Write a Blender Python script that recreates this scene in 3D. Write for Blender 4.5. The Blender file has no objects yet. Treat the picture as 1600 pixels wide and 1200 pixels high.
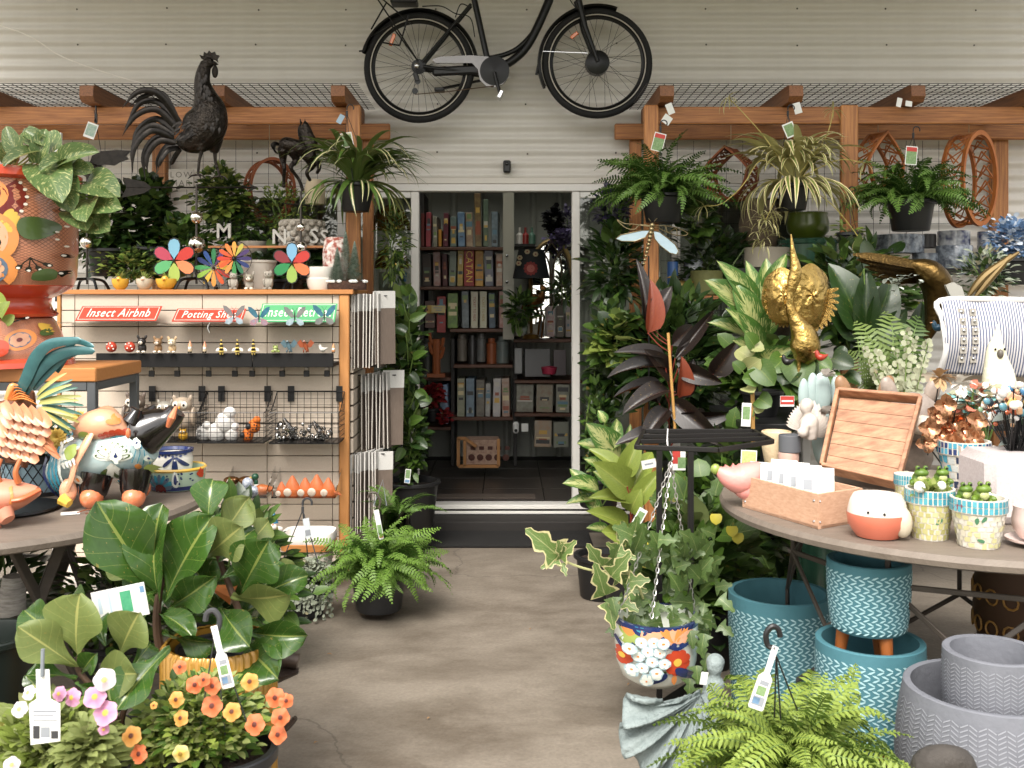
import bpy,math,random
import numpy as np
from mathutils import Vector,Matrix,Euler
random.seed(7);RNG = np.random.default_rng(7)
SC = bpy.context.scene;COL = SC.collection
PI = math.pi
# ---------------------------------------------------------------- camera, sky, sun, exposure
CAM_Z = 1.4
cam = bpy.data.cameras.new('camera');camo = bpy.data.objects.new('camera',cam);COL.objects.link(camo)
camo.location = (0,0,CAM_Z);camo.rotation_euler = (PI/2,0,0)
cam.sensor_width = 36;cam.lens = 36;cam.shift_x = 0.00625;cam.shift_y = -135/1600
cam.clip_start = 0.05;cam.clip_end = 500
cam.dof.use_dof = True;cam.dof.focus_distance = 4.6;cam.dof.aperture_fstop = 9.0
SC.camera = camo
SUN_EL,SUN_AZ = 52,200      # degrees; azimuth measured so that the sun stands behind the camera
world = bpy.data.worlds.new('World');SC.world = world;world.use_nodes = True
wn = world.node_tree;bg = wn.nodes['Background']
sky = wn.nodes.new('ShaderNodeTexSky');sky.sky_type = 'NISHITA';sky.sun_disc = False
sky.sun_elevation = math.radians(SUN_EL);sky.sun_rotation = math.radians(SUN_AZ)
sky.dust_density = 3.0
hs = wn.nodes.new('ShaderNodeHueSaturation');hs.inputs['Saturation'].default_value = 0.22   # high white cloud
tint = wn.nodes.new('ShaderNodeMix');tint.data_type = 'RGBA';tint.blend_type = 'MULTIPLY'
tint.inputs[0].default_value = 1.0;tint.inputs[7].default_value = (1.0,0.968,0.915,1)
wn.links.new(sky.outputs[0],hs.inputs['Color']);wn.links.new(hs.outputs[0],tint.inputs[6])
wn.links.new(tint.outputs[2],bg.inputs['Color'])
bg.inputs['Strength'].default_value = 0.15
sunl = bpy.data.lights.new('sun','SUN');sunl.energy = 1.1;sunl.angle = math.radians(25);sunl.color = (1,.96,.9)
suno = bpy.data.objects.new('sun',sunl);COL.objects.link(suno)
suno.rotation_euler = (math.radians(90-SUN_EL),0,math.radians(-12))
SC.view_settings.view_transform = 'Standard';SC.view_settings.look = 'None'
SC.view_settings.gamma = 1;SC.view_settings.use_curve_mapping = False
SC.view_settings.exposure = 1.55
try:
 SC.cycles.max_bounces = 8;SC.cycles.diffuse_bounces = 4;SC.cycles.transparent_max_bounces = 12
 SC.cycles.use_denoising = True
except Exception: pass
# ---------------------------------------------------------------- helpers
def P(px,py,Y):            # a point of the place from its bearing and its distance along the view
 return Vector(((px-790)*Y/1600,Y,CAM_Z-(py-465)*Y/1600))
def SZ(n,Y): return n*Y/1600
def lin(u): return u/12.92 if u <= .04045 else ((u+.055)/1.055)**2.4
def c(h):
 return tuple(lin(int(h[i:i+2],16)/255) for i in (0,2,4)) + (1,)
MATS = {}
def mat(name,col='808080',rough=.55,metal=0.,col2=None,sc=6,amt=.5,bump=0.,bsc=60,rnd=0.,stretch=(1,1,1),
  coat=0.,spec=.5,emit=0,alpha=1,det=5,trans=0,tl=0):
 if name in MATS: return MATS[name]
 m = bpy.data.materials.new(name);m.use_nodes = True;MATS[name] = m
 nt = m.node_tree;N = nt.nodes;L = nt.links;b = N['Principled BSDF']
 b.inputs['Roughness'].default_value = rough;b.inputs['Metallic'].default_value = metal
 b.inputs['Specular IOR Level'].default_value = spec;b.inputs['Coat Weight'].default_value = coat
 b.inputs['Coat Roughness'].default_value = .08
 if trans: b.inputs['Transmission Weight'].default_value = trans;b.inputs['IOR'].default_value = 1.45
 if alpha < 1: b.inputs['Alpha'].default_value = alpha
 b.inputs['Base Color'].default_value = c(col)
 out = None
 if col2 or bump:
  tc = N.new('ShaderNodeTexCoord');mp = N.new('ShaderNodeMapping');mp.inputs['Scale'].default_value = stretch
  L.new(tc.outputs['Object'],mp.inputs['Vector'])
 if col2:
  nz = N.new('ShaderNodeTexNoise');nz.inputs['Scale'].default_value = sc;nz.inputs['Detail'].default_value = det
  nz.inputs['Roughness'].default_value = .6
  L.new(mp.outputs[0],nz.inputs['Vector'])
  rp = N.new('ShaderNodeValToRGB');w = .5-.45*amt
  rp.color_ramp.elements[0].position = max(.02,w-.12);rp.color_ramp.elements[1].position = min(.98,1-w+.12)
  rp.color_ramp.elements[0].color = c(col);rp.color_ramp.elements[1].color = c(col2)
  L.new(nz.outputs['Fac'],rp.inputs['Fac']);out = rp.outputs['Color']
 if rnd:
  oi = N.new('ShaderNodeObjectInfo');mr = N.new('ShaderNodeMapRange')
  mr.inputs['To Min'].default_value = 1-rnd;mr.inputs['To Max'].default_value = 1+rnd
  hv = N.new('ShaderNodeHueSaturation');hv.inputs['Color'].default_value = c(col)
  L.new(oi.outputs['Random'],mr.inputs['Value']);L.new(mr.outputs[0],hv.inputs['Value'])
  if out: L.new(out,hv.inputs['Color'])
  out = hv.outputs['Color']
 if out: L.new(out,b.inputs['Base Color'])
 if bump:
  n2 = N.new('ShaderNodeTexNoise');n2.inputs['Scale'].default_value = bsc;n2.inputs['Detail'].default_value = 4
  L.new(mp.outputs[0],n2.inputs['Vector'])
  bp = N.new('ShaderNodeBump');bp.inputs['Strength'].default_value = bump;bp.inputs['Distance'].default_value = .01
  L.new(n2.outputs['Fac'],bp.inputs['Height']);L.new(bp.outputs[0],b.inputs['Normal'])
 if tl:
  t = N.new('ShaderNodeBsdfTranslucent');t.inputs['Color'].default_value = c(col)
  if out: L.new(out,t.inputs['Color'])
  mx = N.new('ShaderNodeMixShader');mx.inputs[0].default_value = tl
  L.new(b.outputs[0],mx.inputs[1]);L.new(t.outputs[0],mx.inputs[2]);L.new(mx.outputs[0],N['Material Output'].inputs['Surface'])
 if emit: b.inputs['Emission Color'].default_value = c(col);b.inputs['Emission Strength'].default_value = emit
 return m
def leafmat(name,col,col2,vein,nv=9,slope=.5,veinw=.10,veina=.5,vari=None,va=.5,vth=.5,rough=.35,under=None,tl=.22,rnd=.18,centre=False,edge=None):
 """leaf skin: midrib and side veins along the blade's own UVs, optional variegation"""
 if name in MATS: return MATS[name]
 m = bpy.data.materials.new(name);m.use_nodes = True;MATS[name] = m
 nt = m.node_tree;N = nt.nodes;L = nt.links;b = N['Principled BSDF'];b.inputs['Roughness'].default_value = rough
 def mth(op,a,bb=None,cc=None):
  n = N.new('ShaderNodeMath');n.operation = op
  for i,v in enumerate((a,bb,cc)):
   if v is None: continue
   if isinstance(v,(int,float)): n.inputs[i].default_value = v
   else: L.new(v,n.inputs[i])
  return n.outputs[0]
 def mixc(f,a,bb):
  n = N.new('ShaderNodeMix');n.data_type = 'RGBA'
  if isinstance(f,(int,float)): n.inputs[0].default_value = f
  else: L.new(f,n.inputs[0])
  for i,v in ((6,a),(7,bb)):
   if isinstance(v,str): k = c(v);n.inputs[i].default_value = (k[0]*1.12,k[1]*.92,k[2]*.82,1)
   else: L.new(v,n.inputs[i])
  return n.outputs[2]
 uv = N.new('ShaderNodeUVMap');sep = N.new('ShaderNodeSeparateXYZ');L.new(uv.outputs[0],sep.inputs[0])
 d = mth('MULTIPLY',mth('ABSOLUTE',mth('SUBTRACT',sep.outputs[0],.5)),2.0)
 v = sep.outputs[1]
 t = mth('SUBTRACT',v,mth('MULTIPLY',d,slope*.35))
 tc = N.new('ShaderNodeTexCoord');oi = N.new('ShaderNodeObjectInfo')
 nz = N.new('ShaderNodeTexNoise');nz.inputs['Scale'].default_value = 14;nz.inputs['Detail'].default_value = 3
 L.new(tc.outputs['Object'],nz.inputs['Vector'])
 base = mixc(nz.outputs['Fac'],col,col2)
 if vari:
  cmb = N.new('ShaderNodeCombineXYZ');L.new(mth('MULTIPLY',t,26),cmb.inputs[0]);L.new(mth('MULTIPLY',sep.outputs[0],9),cmb.inputs[1])
  L.new(mth('MULTIPLY',oi.outputs['Random'],50),cmb.inputs[2])
  n2 = N.new('ShaderNodeTexNoise');n2.inputs['Scale'].default_value = 1.0;n2.inputs['Detail'].default_value = 3
  L.new(cmb.outputs[0],n2.inputs['Vector'])
  f = n2.outputs['Fac']
  if centre: f = mth('ADD',f,mth('MULTIPLY',mth('SUBTRACT',.45,d),.35))
  f = mth('MULTIPLY',mth('SMOOTHSTEP',f,vth-.06,vth+.06) if False else mth('MINIMUM',mth('MAXIMUM',mth('MULTIPLY',mth('SUBTRACT',f,vth-.05),10),0),1),va)
  base = mixc(f,base,vari)
 if edge:
  fe = mth('MINIMUM',mth('MAXIMUM',mth('MULTIPLY',mth('SUBTRACT',d,edge[1]),12),0),1)
  base = mixc(fe,base,edge[0])
 n9 = N.new('ShaderNodeTexNoise');n9.inputs['Scale'].default_value = 23;n9.inputs['Detail'].default_value = 2;L.new(tc.outputs['Object'],n9.inputs['Vector'])   # small dry blemishes
 base = mixc(mth('MULTIPLY',mth('GREATER_THAN',n9.outputs['Fac'],.70),.5),base,'8f8448')
 fr = mth('ABSOLUTE',mth('SUBTRACT',mth('FRACT',mth('MULTIPLY',t,nv)),.5))
 side = mth('MULTIPLY',mth('LESS_THAN',fr,veinw*.5),.55)
 mid = mth('LESS_THAN',d,.045)
 vm = mth('MULTIPLY',mth('MAXIMUM',side,mid),veina)
 base = mixc(vm,base,vein)
 hv = N.new('ShaderNodeHueSaturation');mr = N.new('ShaderNodeMapRange');mr.inputs['To Min'].default_value = 1-rnd;mr.inputs['To Max'].default_value = 1+rnd
 L.new(oi.outputs['Random'],mr.inputs['Value']);L.new(mr.outputs[0],hv.inputs['Value']);L.new(base,hv.inputs['Color'])
 base = hv.outputs['Color']
 if under:
  ge = N.new('ShaderNodeNewGeometry');base = mixc(ge.outputs['Backfacing'],base,under)
 L.new(base,b.inputs['Base Color'])
 bp = N.new('ShaderNodeBump');bp.inputs['Strength'].default_value = .35;bp.inputs['Distance'].default_value = .004;bp.invert = True
 L.new(vm,bp.inputs['Height']);L.new(bp.outputs[0],b.inputs['Normal'])
 tr = N.new('ShaderNodeBsdfTranslucent');L.new(base,tr.inputs['Color'])
 mx = N.new('ShaderNodeMixShader');mx.inputs[0].default_value = tl
 L.new(b.outputs[0],mx.inputs[1]);L.new(tr.outputs[0],mx.inputs[2]);L.new(mx.outputs[0],N['Material Output'].inputs['Surface'])
 return m
def unit(v):
 v = Vector(v);return v.normalized() if v.length > 1e-9 else Vector((0,0,1))
def frame(pos,d,up=(0,0,1),s=1,roll=0):
 """matrix that sends +Y to d and +Z as near as may be to up"""
 y = unit(d);u = Vector(up)
 if abs(y.dot(u.normalized())) > .98: u = Vector((0,1,0)) if abs(y.y) < .9 else Vector((1,0,0))
 x = y.cross(u).normalized();z = x.cross(y)
 m = Matrix((x,y,z)).transposed().to_4x4()
 if roll: m = m @ Matrix.Rotation(roll,4,'Y')
 if isinstance(s,(int,float)): s = (s,s,s)
 return Matrix.Translation(Vector(pos)) @ m @ Matrix.Diagonal((*s,1))
class G:
 """collects shapes into one mesh"""
 def __init__(s,m=None): s.ch = [];s.n = 0;s.mats = [];s.mi = 0;s.use(m) if m else None
 def use(s,m):
  if m not in s.mats: s.mats.append(m)
  s.mi = s.mats.index(m);return s
 def add(s,V,F,uv=None,M=None):
  V = np.asarray(V,float).reshape(-1,3)
  if M is not None:
   A = np.array(M);V = V @ A[:3,:3].T + A[:3,3]
  by = {}
  if isinstance(F,np.ndarray): by[F.shape[1]] = F
  else:
   for f in F: by.setdefault(len(f),[]).append(f)
  s.ch.append((V,{k: np.asarray(f,np.int64)+s.n for k,f in by.items()},s.mi,uv));s.n += len(V);return s
 def box(s,a,b,M=None,bev=0):
  a = [min(x,y) for x,y in zip(a,b)] if False else a
  x0,y0,z0 = (min(a[i],b[i]) for i in range(3));x1,y1,z1 = (max(a[i],b[i]) for i in range(3))
  if bev <= 0:
   V = [(x,y,z) for z in (z0,z1) for y in (y0,y1) for x in (x0,x1)]
   return s.add(V,[(0,2,3,1),(4,5,7,6),(0,1,5,4),(2,6,7,3),(0,4,6,2),(1,3,7,5)],M=M)
  e = min(bev,(x1-x0)/2.1,(y1-y0)/2.1,(z1-z0)/2.1);V = [];I = {}
  for ix in (0,1):
   for iy in (0,1):
    for iz in (0,1):
     X = (x0,x1)[ix];Y = (y0,y1)[iy];Z = (z0,z1)[iz]
     dx = e*(1-2*ix);dy = e*(1-2*iy);dz = e*(1-2*iz)
     for k,q in enumerate(((X,Y+dy,Z+dz),(X+dx,Y,Z+dz),(X+dx,Y+dy,Z))):
      I[ix,iy,iz,k] = len(V);V.append(q)
  F = []
  def q(*k): F.append(tuple(I[j] for j in k))
  for i in (0,1):
   o = lambda t: t if i else t[::-1]
   q(*o([(i,0,0,0),(i,1,0,0),(i,1,1,0),(i,0,1,0)]));q(*o([(0,i,0,1),(0,i,1,1),(1,i,1,1),(1,i,0,1)]));q(*o([(0,0,i,2),(1,0,i,2),(1,1,i,2),(0,1,i,2)]))
  for i in (0,1):
   for j in (0,1):
    q((i,j,0,0),(i,j,1,0),(i,j,1,1),(i,j,0,1));q((i,0,j,0),(i,1,j,0),(i,1,j,2),(i,0,j,2));q((0,i,j,1),(1,i,j,1),(1,i,j,2),(0,i,j,2))
    for k in (0,1): q((i,j,k,0),(i,j,k,1),(i,j,k,2))
  return s.add(V,F,M=M)
 def cbox(s,ctr,size,rot=(0,0,0),bev=0):
  h = [x/2 for x in size]
  return s.box([-x for x in h],h,M=Matrix.Translation(Vector(ctr)) @ Euler(rot).to_matrix().to_4x4(),bev=bev)
 def bar(s,a,b,w,t=None,up=(0,0,1),bev=0):
  a = Vector(a);b = Vector(b);t = t or w
  return s.box((-w/2,0,-t/2),(w/2,(b-a).length,t/2),M=frame(a,b-a,up),bev=bev)
 def tube(s,pts,r,n=8,cap=True,closed=False,M=None,flat=1.0,up=None):
  P_ = [Vector(p) for p in pts];k = len(P_);R = [r]*k if isinstance(r,(int,float)) else list(r)
  V = [];nx = None
  for i in range(k):
   if closed: d = P_[(i+1) % k]-P_[i-1]
   else: d = P_[min(i+1,k-1)]-P_[max(i-1,0)]
   d = unit(d)
   if up is not None: nx = unit(Vector(up).cross(d))
   elif nx is None:
    nx = unit(d.cross(Vector((0,0,1)))) if abs(d.z) < .95 else unit(d.cross(Vector((0,1,0))))
   else: nx = unit(nx-d*nx.dot(d))
   ny = d.cross(nx)
   ra,rb = R[i] if isinstance(R[i],(tuple,list)) else (R[i],R[i]*flat)
   for j in range(n):
    a = 2*PI*j/n;V.append(P_[i]+nx*(math.cos(a)*ra)+ny*(math.sin(a)*rb))
  F = []
  for i in range(k if closed else k-1):
   i2 = (i+1) % k
   for j in range(n): F.append((i*n+j,i*n+(j+1) % n,i2*n+(j+1) % n,i2*n+j))
  if cap and not closed: F.append(tuple(range(n))[::-1]);F.append(tuple((k-1)*n+j for j in range(n)))
  return s.add([tuple(v) for v in V],F,M=M)
 def lathe(s,prof,ctr=(0,0,0),n=32,M=None,cap=False,sx=1,sy=1):
  V = [];F = [];U = []
  k = len(prof)
  for i,(r,z) in enumerate(prof):
   for j in range(n):
    a = 2*PI*j/n;V.append((ctr[0]+r*math.cos(a)*sx,ctr[1]+r*math.sin(a)*sy,ctr[2]+z));U.append((j/n,i/(k-1)))
  for i in range(k-1):
   for j in range(n): F.append((i*n+j,i*n+(j+1) % n,(i+1)*n+(j+1) % n,(i+1)*n+j))
  if cap: F.append(tuple(range(n))[::-1]);F.append(tuple((k-1)*n+j for j in range(n)))
  return s.add(V,F,uv=np.array(U),M=M)
 def ball(s,ctr,r,n=14,m=9,M=None,rot=None):
  if isinstance(r,(int,float)): r = (r,r,r)
  V = [(0,0,-1)]
  for i in range(1,m):
   a = -PI/2+PI*i/m
   for j in range(n): V.append((math.cos(a)*math.cos(2*PI*j/n),math.cos(a)*math.sin(2*PI*j/n),math.sin(a)))
  V.append((0,0,1));V = np.array(V)*np.array(r);top = len(V)-1
  F = [(0,1+(j+1) % n,1+j) for j in range(n)]
  for i in range(m-2):
   for j in range(n): F.append((1+i*n+j,1+i*n+(j+1) % n,1+(i+1)*n+(j+1) % n,1+(i+1)*n+j))
  F += [(1+(m-2)*n+j,1+(m-2)*n+(j+1) % n,top) for j in range(n)]
  T_ = Matrix.Translation(Vector(ctr))
  if rot is not None: T_ = T_ @ Euler(rot).to_matrix().to_4x4()
  return s.add(V,F,M=(M @ T_) if M is not None else T_)
 def prism(s,pts,ext):
  """flat outline pts (3D, in order) pushed along ext"""
  k = len(pts);e = Vector(ext);V = [tuple(Vector(p)) for p in pts]+[tuple(Vector(p)+e) for p in pts]
  F = [tuple(range(k))[::-1],tuple(range(k,2*k))]+[(i,(i+1) % k,k+(i+1) % k,k+i) for i in range(k)]
  return s.add(V,F)
 def grid(s,fn,nu,nv,closeu=False):
  V = [tuple(fn(i/(nu if closeu else nu-1),j/(nv-1))) for j in range(nv) for i in range(nu)]
  U = [(i/(nu-1),j/(nv-1)) for j in range(nv) for i in range(nu)]
  F = []
  for j in range(nv-1):
   for i in range(nu if closeu else nu-1): F.append((j*nu+i,j*nu+(i+1) % nu,(j+1)*nu+(i+1) % nu,(j+1)*nu+i))
  return s.add(V,F,uv=np.array(U))
 def many(s,tmpl,Ms):
  """one template (V, F, UV) at many matrices"""
  V,F,UV = tmpl
  if not len(Ms): return s
  A = np.array([np.array(m) for m in Ms]);n = len(V)
  W = np.einsum('kij,nj->kni',A[:,:3,:3],V)+A[:,None,:3,3]
  by = {}
  for f in F: by.setdefault(len(f),[]).append(f)
  off = (np.arange(len(A))*n)[:,None,None]
  s.ch.append((W.reshape(-1,3),{k: (np.array(f)[None]+off).reshape(-1,k)+s.n for k,f in by.items()},s.mi,np.tile(UV,(len(A),1)) if UV is not None else None))
  s.n += n*len(A);return s
 def mesh(s,name,org=(0,0,0),sharp=38):
  V = np.concatenate([q[0] for q in s.ch])-np.array(org);lv = [];tot = [];mi = [];uvs = []
  hasuv = any(q[3] is not None for q in s.ch)
  for v,by,m,uv in s.ch:
   for k,f in by.items(): lv.append(f.reshape(-1));tot.append(np.full(len(f),k));mi.append(np.full(len(f),m))
   uvs.append(np.asarray(uv) if uv is not None else np.zeros((len(v),2)))
  lv = np.concatenate(lv);tot = np.concatenate(tot);mi = np.concatenate(mi)
  me = bpy.data.meshes.new(name);me.vertices.add(len(V));me.vertices.foreach_set('co',V.astype(np.float32).ravel())
  me.loops.add(len(lv));me.loops.foreach_set('vertex_index',lv.astype(np.int32))
  me.polygons.add(len(tot));st = np.zeros(len(tot),np.int32);st[1:] = np.cumsum(tot)[:-1]
  me.polygons.foreach_set('loop_start',st);me.polygons.foreach_set('material_index',mi.astype(np.int32))
  me.polygons.foreach_set('use_smooth',np.ones(len(tot),bool))
  if hasuv:
   ul = me.uv_layers.new(name='UVMap');ul.data.foreach_set('uv',np.concatenate(uvs)[lv].astype(np.float32).ravel())
  for m in s.mats: me.materials.append(m)
  me.update(calc_edges=True)
  if sharp is not None: me.set_sharp_from_angle(angle=math.radians(sharp))
  return me
def link(name,data,parent=None,M=None):
 o = bpy.data.objects.new(name,data);COL.objects.link(o)
 if parent is not None: o.parent = parent
 if M is not None: o.matrix_local = M if isinstance(M,Matrix) else Matrix.Translation(Vector(M))
 return o
def tag(o,label=None,cat=None,group=None,kind=None):
 if label: o['label'] = label
 if cat: o['category'] = cat
 if group: o['group'] = group
 if kind: o['kind'] = kind
 return o
def T(name,label,cat,loc=(0,0,0),group=None):
 o = bpy.data.objects.new(name,None);COL.objects.link(o);o.location = loc;o.empty_display_size = .05
 return tag(o,label,cat,group)
def root_of(t):
 v = Vector((0,0,0))
 while t is not None: v += t.location;t = t.parent
 return v
def part(t,g,name,label=None,kind=None,sharp=38,fuse=0):
 """a child mesh; the shape is given in the same space as the thing's own place"""
 o = link(name,g.mesh(name,root_of(t),sharp),t);tag(o,label,None,None,kind)
 if fuse:
  r = o.modifiers.new('fuse','REMESH');r.mode = 'VOXEL';r.voxel_size = fuse;r.use_smooth_shade = True
  sm = o.modifiers.new('soften','SMOOTH');sm.factor = .5;sm.iterations = 3
 return o
def piece(t,me,name,M):
 """a child sharing a mesh; M in the thing's own place (world)"""
 return link(name,me,t,Matrix.Translation(-root_of(t)) @ M)
def solo(g,name,label,cat,loc=None,group=None,kind=None,sharp=38,fuse=0):
 if loc is None:
  A = np.concatenate([q[0] for q in g.ch]);loc = ((A[:,0].min()+A[:,0].max())/2,(A[:,1].min()+A[:,1].max())/2,A[:,2].min())
 o = link(name,g.mesh(name,loc,sharp),None,Vector(loc));tag(o,label,cat,group,kind)
 if fuse:
  r = o.modifiers.new('fuse','REMESH');r.mode = 'VOXEL';r.voxel_size = fuse;r.use_smooth_shade = True
  sm = o.modifiers.new('soften','SMOOTH');sm.factor = .5;sm.iterations = 3
 return o
def struct(g,name,sharp=38): return solo(g,name,None,None,(0,0,0),kind='structure',sharp=sharp)
KIDS = None
def clone(t,loc,label=None,rz=None,s=None,group=None):
 def rec(o,par):
  n = o.copy();COL.objects.link(n)
  if par is not None: n.parent = par
  for ch in list(o.children): rec(ch,n)
  return n
 r = rec(t,None);r.location = loc
 if label: r['label'] = label
 if group: r['group'] = group
 if rz is not None: r.rotation_euler = (r.rotation_euler[0],r.rotation_euler[1],rz)
 if s is not None: r.scale = (s,s,s) if isinstance(s,(int,float)) else s
 return r
def sm(pts,n=6):
 """smooth curve through points (Catmull-Rom)"""
 Q = [Vector(p) for p in pts];out = []
 for i in range(len(Q)-1):
  a,b,d,e = Q[max(i-1,0)],Q[i],Q[i+1],Q[min(i+2,len(Q)-1)]
  for k in range(n):
   t = k/n;out.append(.5*((2*b)+(d-a)*t+(2*a-5*b+4*d-e)*t*t+(3*b-a-3*d+e)*t**3))
 out.append(Q[-1]);return out
def smr(vals,n=6):
 return [v.x for v in sm([(v,0,0) for v in vals],n)]
def text_mesh(body,size,ext=.0008,font_shear=0,mat_=None,name='lettering',bold=False,space=1.0):
 cu = bpy.data.curves.new(name,'FONT');cu.body = body;cu.size = size;cu.extrude = ext;cu.align_x = 'CENTER';cu.align_y = 'CENTER'
 cu.shear = font_shear;cu.resolution_u = 2;cu.offset = .012*size if bold else 0;cu.space_character = space
 o = bpy.data.objects.new(name,cu);COL.objects.link(o)
 me = bpy.data.meshes.new_from_object(o);me.name = name
 bpy.data.objects.remove(o);bpy.data.curves.remove(cu)
 me.materials.clear()
 if mat_: me.materials.append(mat_)
 return me
# ---------------------------------------------------------------- leaf shapes: blade along +Y, face up +Z
def leaf(Lg,W,prof,fold=.25,curl=.3,nu=5,nv=9,wave=0,stalk=0,tipc=0):
 V = [];U = [];F = []
 pos = Vector((0,0,0));a0 = .25*curl;st = Lg/(nv-1)
 if stalk: pos = Vector((0,stalk,0))
 for j in range(nv):
  v = j/(nv-1);ang = a0-curl*v-tipc*v*v
  w = W/2*prof(v)
  d = Vector((0,math.cos(ang),math.sin(ang)));up = Vector((0,-math.sin(ang),math.cos(ang)))
  for i in range(nu):
   u = 2*i/(nu-1)-1
   q = pos+Vector((u*w*math.cos(fold*.8),0,0))+up*(abs(u)*w*math.sin(fold)+wave*W*math.sin(v*9+u*2)*abs(u))
   V.append(tuple(q));U.append((i/(nu-1),v))
  pos = pos+d*st
 for j in range(nv-1):
  for i in range(nu-1): F.append((j*nu+i,j*nu+i+1,(j+1)*nu+i+1,(j+1)*nu+i))
 return np.array(V),F,np.array(U)
ovate = lambda v: math.sin(PI*min(1,v**.62))**.8 if 0 < v < 1 else (.04 if v < .5 else .0)
heart = lambda v: (.30+1.0*math.sin(PI*min(1,(v*.78+.22)**.95))**.9)*(1 if v < .97 else .25) if v < 1 else .0
lance = lambda v: math.sin(PI*v**.8)**.75 if 0 < v < 1 else .03
fiddle = lambda v: (.16+.55*math.sin(PI*min(1,v*1.2))**2*.45+.95*math.exp(-((v-.70)/.25)**2))*(1 if v < .9 else math.sqrt(max(0,1-((v-.9)/.1)**2))) if v > .0 else .05
strap_p = lambda v: (.55+.45*math.sin(PI*min(1,v*1.6+.1)) if v < .5 else 1)*(1-v**3)+.02
round_p = lambda v: math.sqrt(max(0,1-(2*v-1)**2))
def tmpl_mesh(name,tm,m):
 g = G(m);g.add(tm[0],tm[1],uv=tm[2]);return g.mesh(name,sharp=None)
def rdir(el0,el1,az=None):
 az = random.uniform(0,2*PI) if az is None else az;el = random.uniform(el0,el1)
 return Vector((math.cos(el)*math.cos(az),math.cos(el)*math.sin(az),math.sin(el)))
# ---------------------------------------------------------------- materials
concrete = mat('concrete','8c8377',.52,col2='756c61',sc=1.6,amt=.7,bump=.25,bsc=55,det=9,spec=.35)
def stain(m):
 nt = m.node_tree;N = nt.nodes;L = nt.links;b = N['Principled BSDF']
 src = b.inputs['Base Color'].links[0].from_socket
 tc = N.new('ShaderNodeTexCoord');mp = N.new('ShaderNodeMapping');mp.inputs['Scale'].default_value = (1.0,1.7,1);L.new(tc.outputs['Object'],mp.inputs[0])
 n = N.new('ShaderNodeTexNoise');n.inputs['Scale'].default_value = 1.5;n.inputs['Detail'].default_value = 10;n.inputs['Roughness'].default_value = .72;n.inputs['Distortion'].default_value = .15
 L.new(mp.outputs[0],n.inputs['Vector'])
 r = N.new('ShaderNodeValToRGB');r.color_ramp.elements[0].position = .36;r.color_ramp.elements[1].position = .60
 r.color_ramp.elements[0].color = (.36,.32,.28,1);r.color_ramp.elements[1].color = (1,1,1,1);L.new(n.outputs['Fac'],r.inputs[0])
 mx = N.new('ShaderNodeMix');mx.data_type = 'RGBA';mx.blend_type = 'MULTIPLY';mx.inputs[0].default_value = .68
 L.new(src,mx.inputs[6]);L.new(r.outputs[0],mx.inputs[7])
 n3 = N.new('ShaderNodeTexNoise');n3.inputs['Scale'].default_value = 75;n3.inputs['Detail'].default_value = 3;L.new(tc.outputs['Object'],n3.inputs['Vector'])
 m3 = N.new('ShaderNodeMix');m3.data_type = 'RGBA';m3.blend_type = 'OVERLAY';m3.inputs[0].default_value = .25
 L.new(mx.outputs[2],m3.inputs[6]);L.new(n3.outputs['Fac'],m3.inputs[7])
 # fine wandering cracks
 v = N.new('ShaderNodeTexVoronoi');v.feature = 'DISTANCE_TO_EDGE';v.inputs['Scale'].default_value = .42
 n4 = N.new('ShaderNodeTexNoise');n4.inputs['Scale'].default_value = 4;n4.inputs['Detail'].default_value = 6;L.new(tc.outputs['Object'],n4.inputs['Vector'])
 m4 = N.new('ShaderNodeMix');m4.data_type = 'RGBA';m4.inputs[0].default_value = .22;L.new(tc.outputs['Object'],m4.inputs[6]);L.new(n4.outputs['Color'],m4.inputs[7]);L.new(m4.outputs[2],v.inputs['Vector'])
 lt = N.new('ShaderNodeMath');lt.operation = 'LESS_THAN';lt.inputs[1].default_value = .0016;L.new(v.outputs['Distance'],lt.inputs[0])
 ml = N.new('ShaderNodeMath');ml.operation = 'MULTIPLY';ml.inputs[1].default_value = .4;L.new(lt.outputs[0],ml.inputs[0])
 m5 = N.new('ShaderNodeMix');m5.data_type = 'RGBA';L.new(ml.outputs[0],m5.inputs[0]);L.new(m3.outputs[2],m5.inputs[6]);m5.inputs[7].default_value = (.05,.042,.035,1)
 L.new(m5.outputs[2],b.inputs['Base Color'])
 rr = N.new('ShaderNodeMapRange');rr.inputs['To Min'].default_value = .42;rr.inputs['To Max'].default_value = .75;L.new(n.outputs['Fac'],rr.inputs['Value']);L.new(rr.outputs[0],b.inputs['Roughness'])
stain(concrete)
grass_m = mat('grass_ground','4a5530',.9,col2='6b6a45',sc=3)
iron = mat('cream_steel_sheet','d9d5cd',.42,col2='cdc8c0',sc=1.6,amt=.8,spec=.4,bump=.05,bsc=5,stretch=(5,1,.6),det=8)
trimw = mat('white_aluminium','d8d5cf',.4)
wood = mat('cedar_timber','b87b44',.5,col2='7a4824',sc=4,amt=.18,stretch=(1.2,26,26),bump=.2,bsc=40,rnd=.12)
woodv = mat('cedar_post','be824a',.5,col2='7f4c26',sc=4,amt=.18,stretch=(26,26,1.0),bump=.2,bsc=40,rnd=.12)
woody = mat('cedar_rafter','93613a',.5,col2='5a341c',sc=4,amt=.35,stretch=(26,1.2,26),bump=.2,bsc=40,rnd=.12)
wired = mat('dark_wire','2e2c2a',.5,.4)
black = mat('black_plastic','161617',.45)
blackm = mat('black_satin_metal','121213',.38,.3)
rubber = mat('black_rubber','101010',.8)
steel = mat('bright_steel','c9c9c9',.22,1)
chrome = mat('mirror_chrome','e6e2dc',.06,1)
white = mat('white_card','ddddd8',.6)
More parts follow.
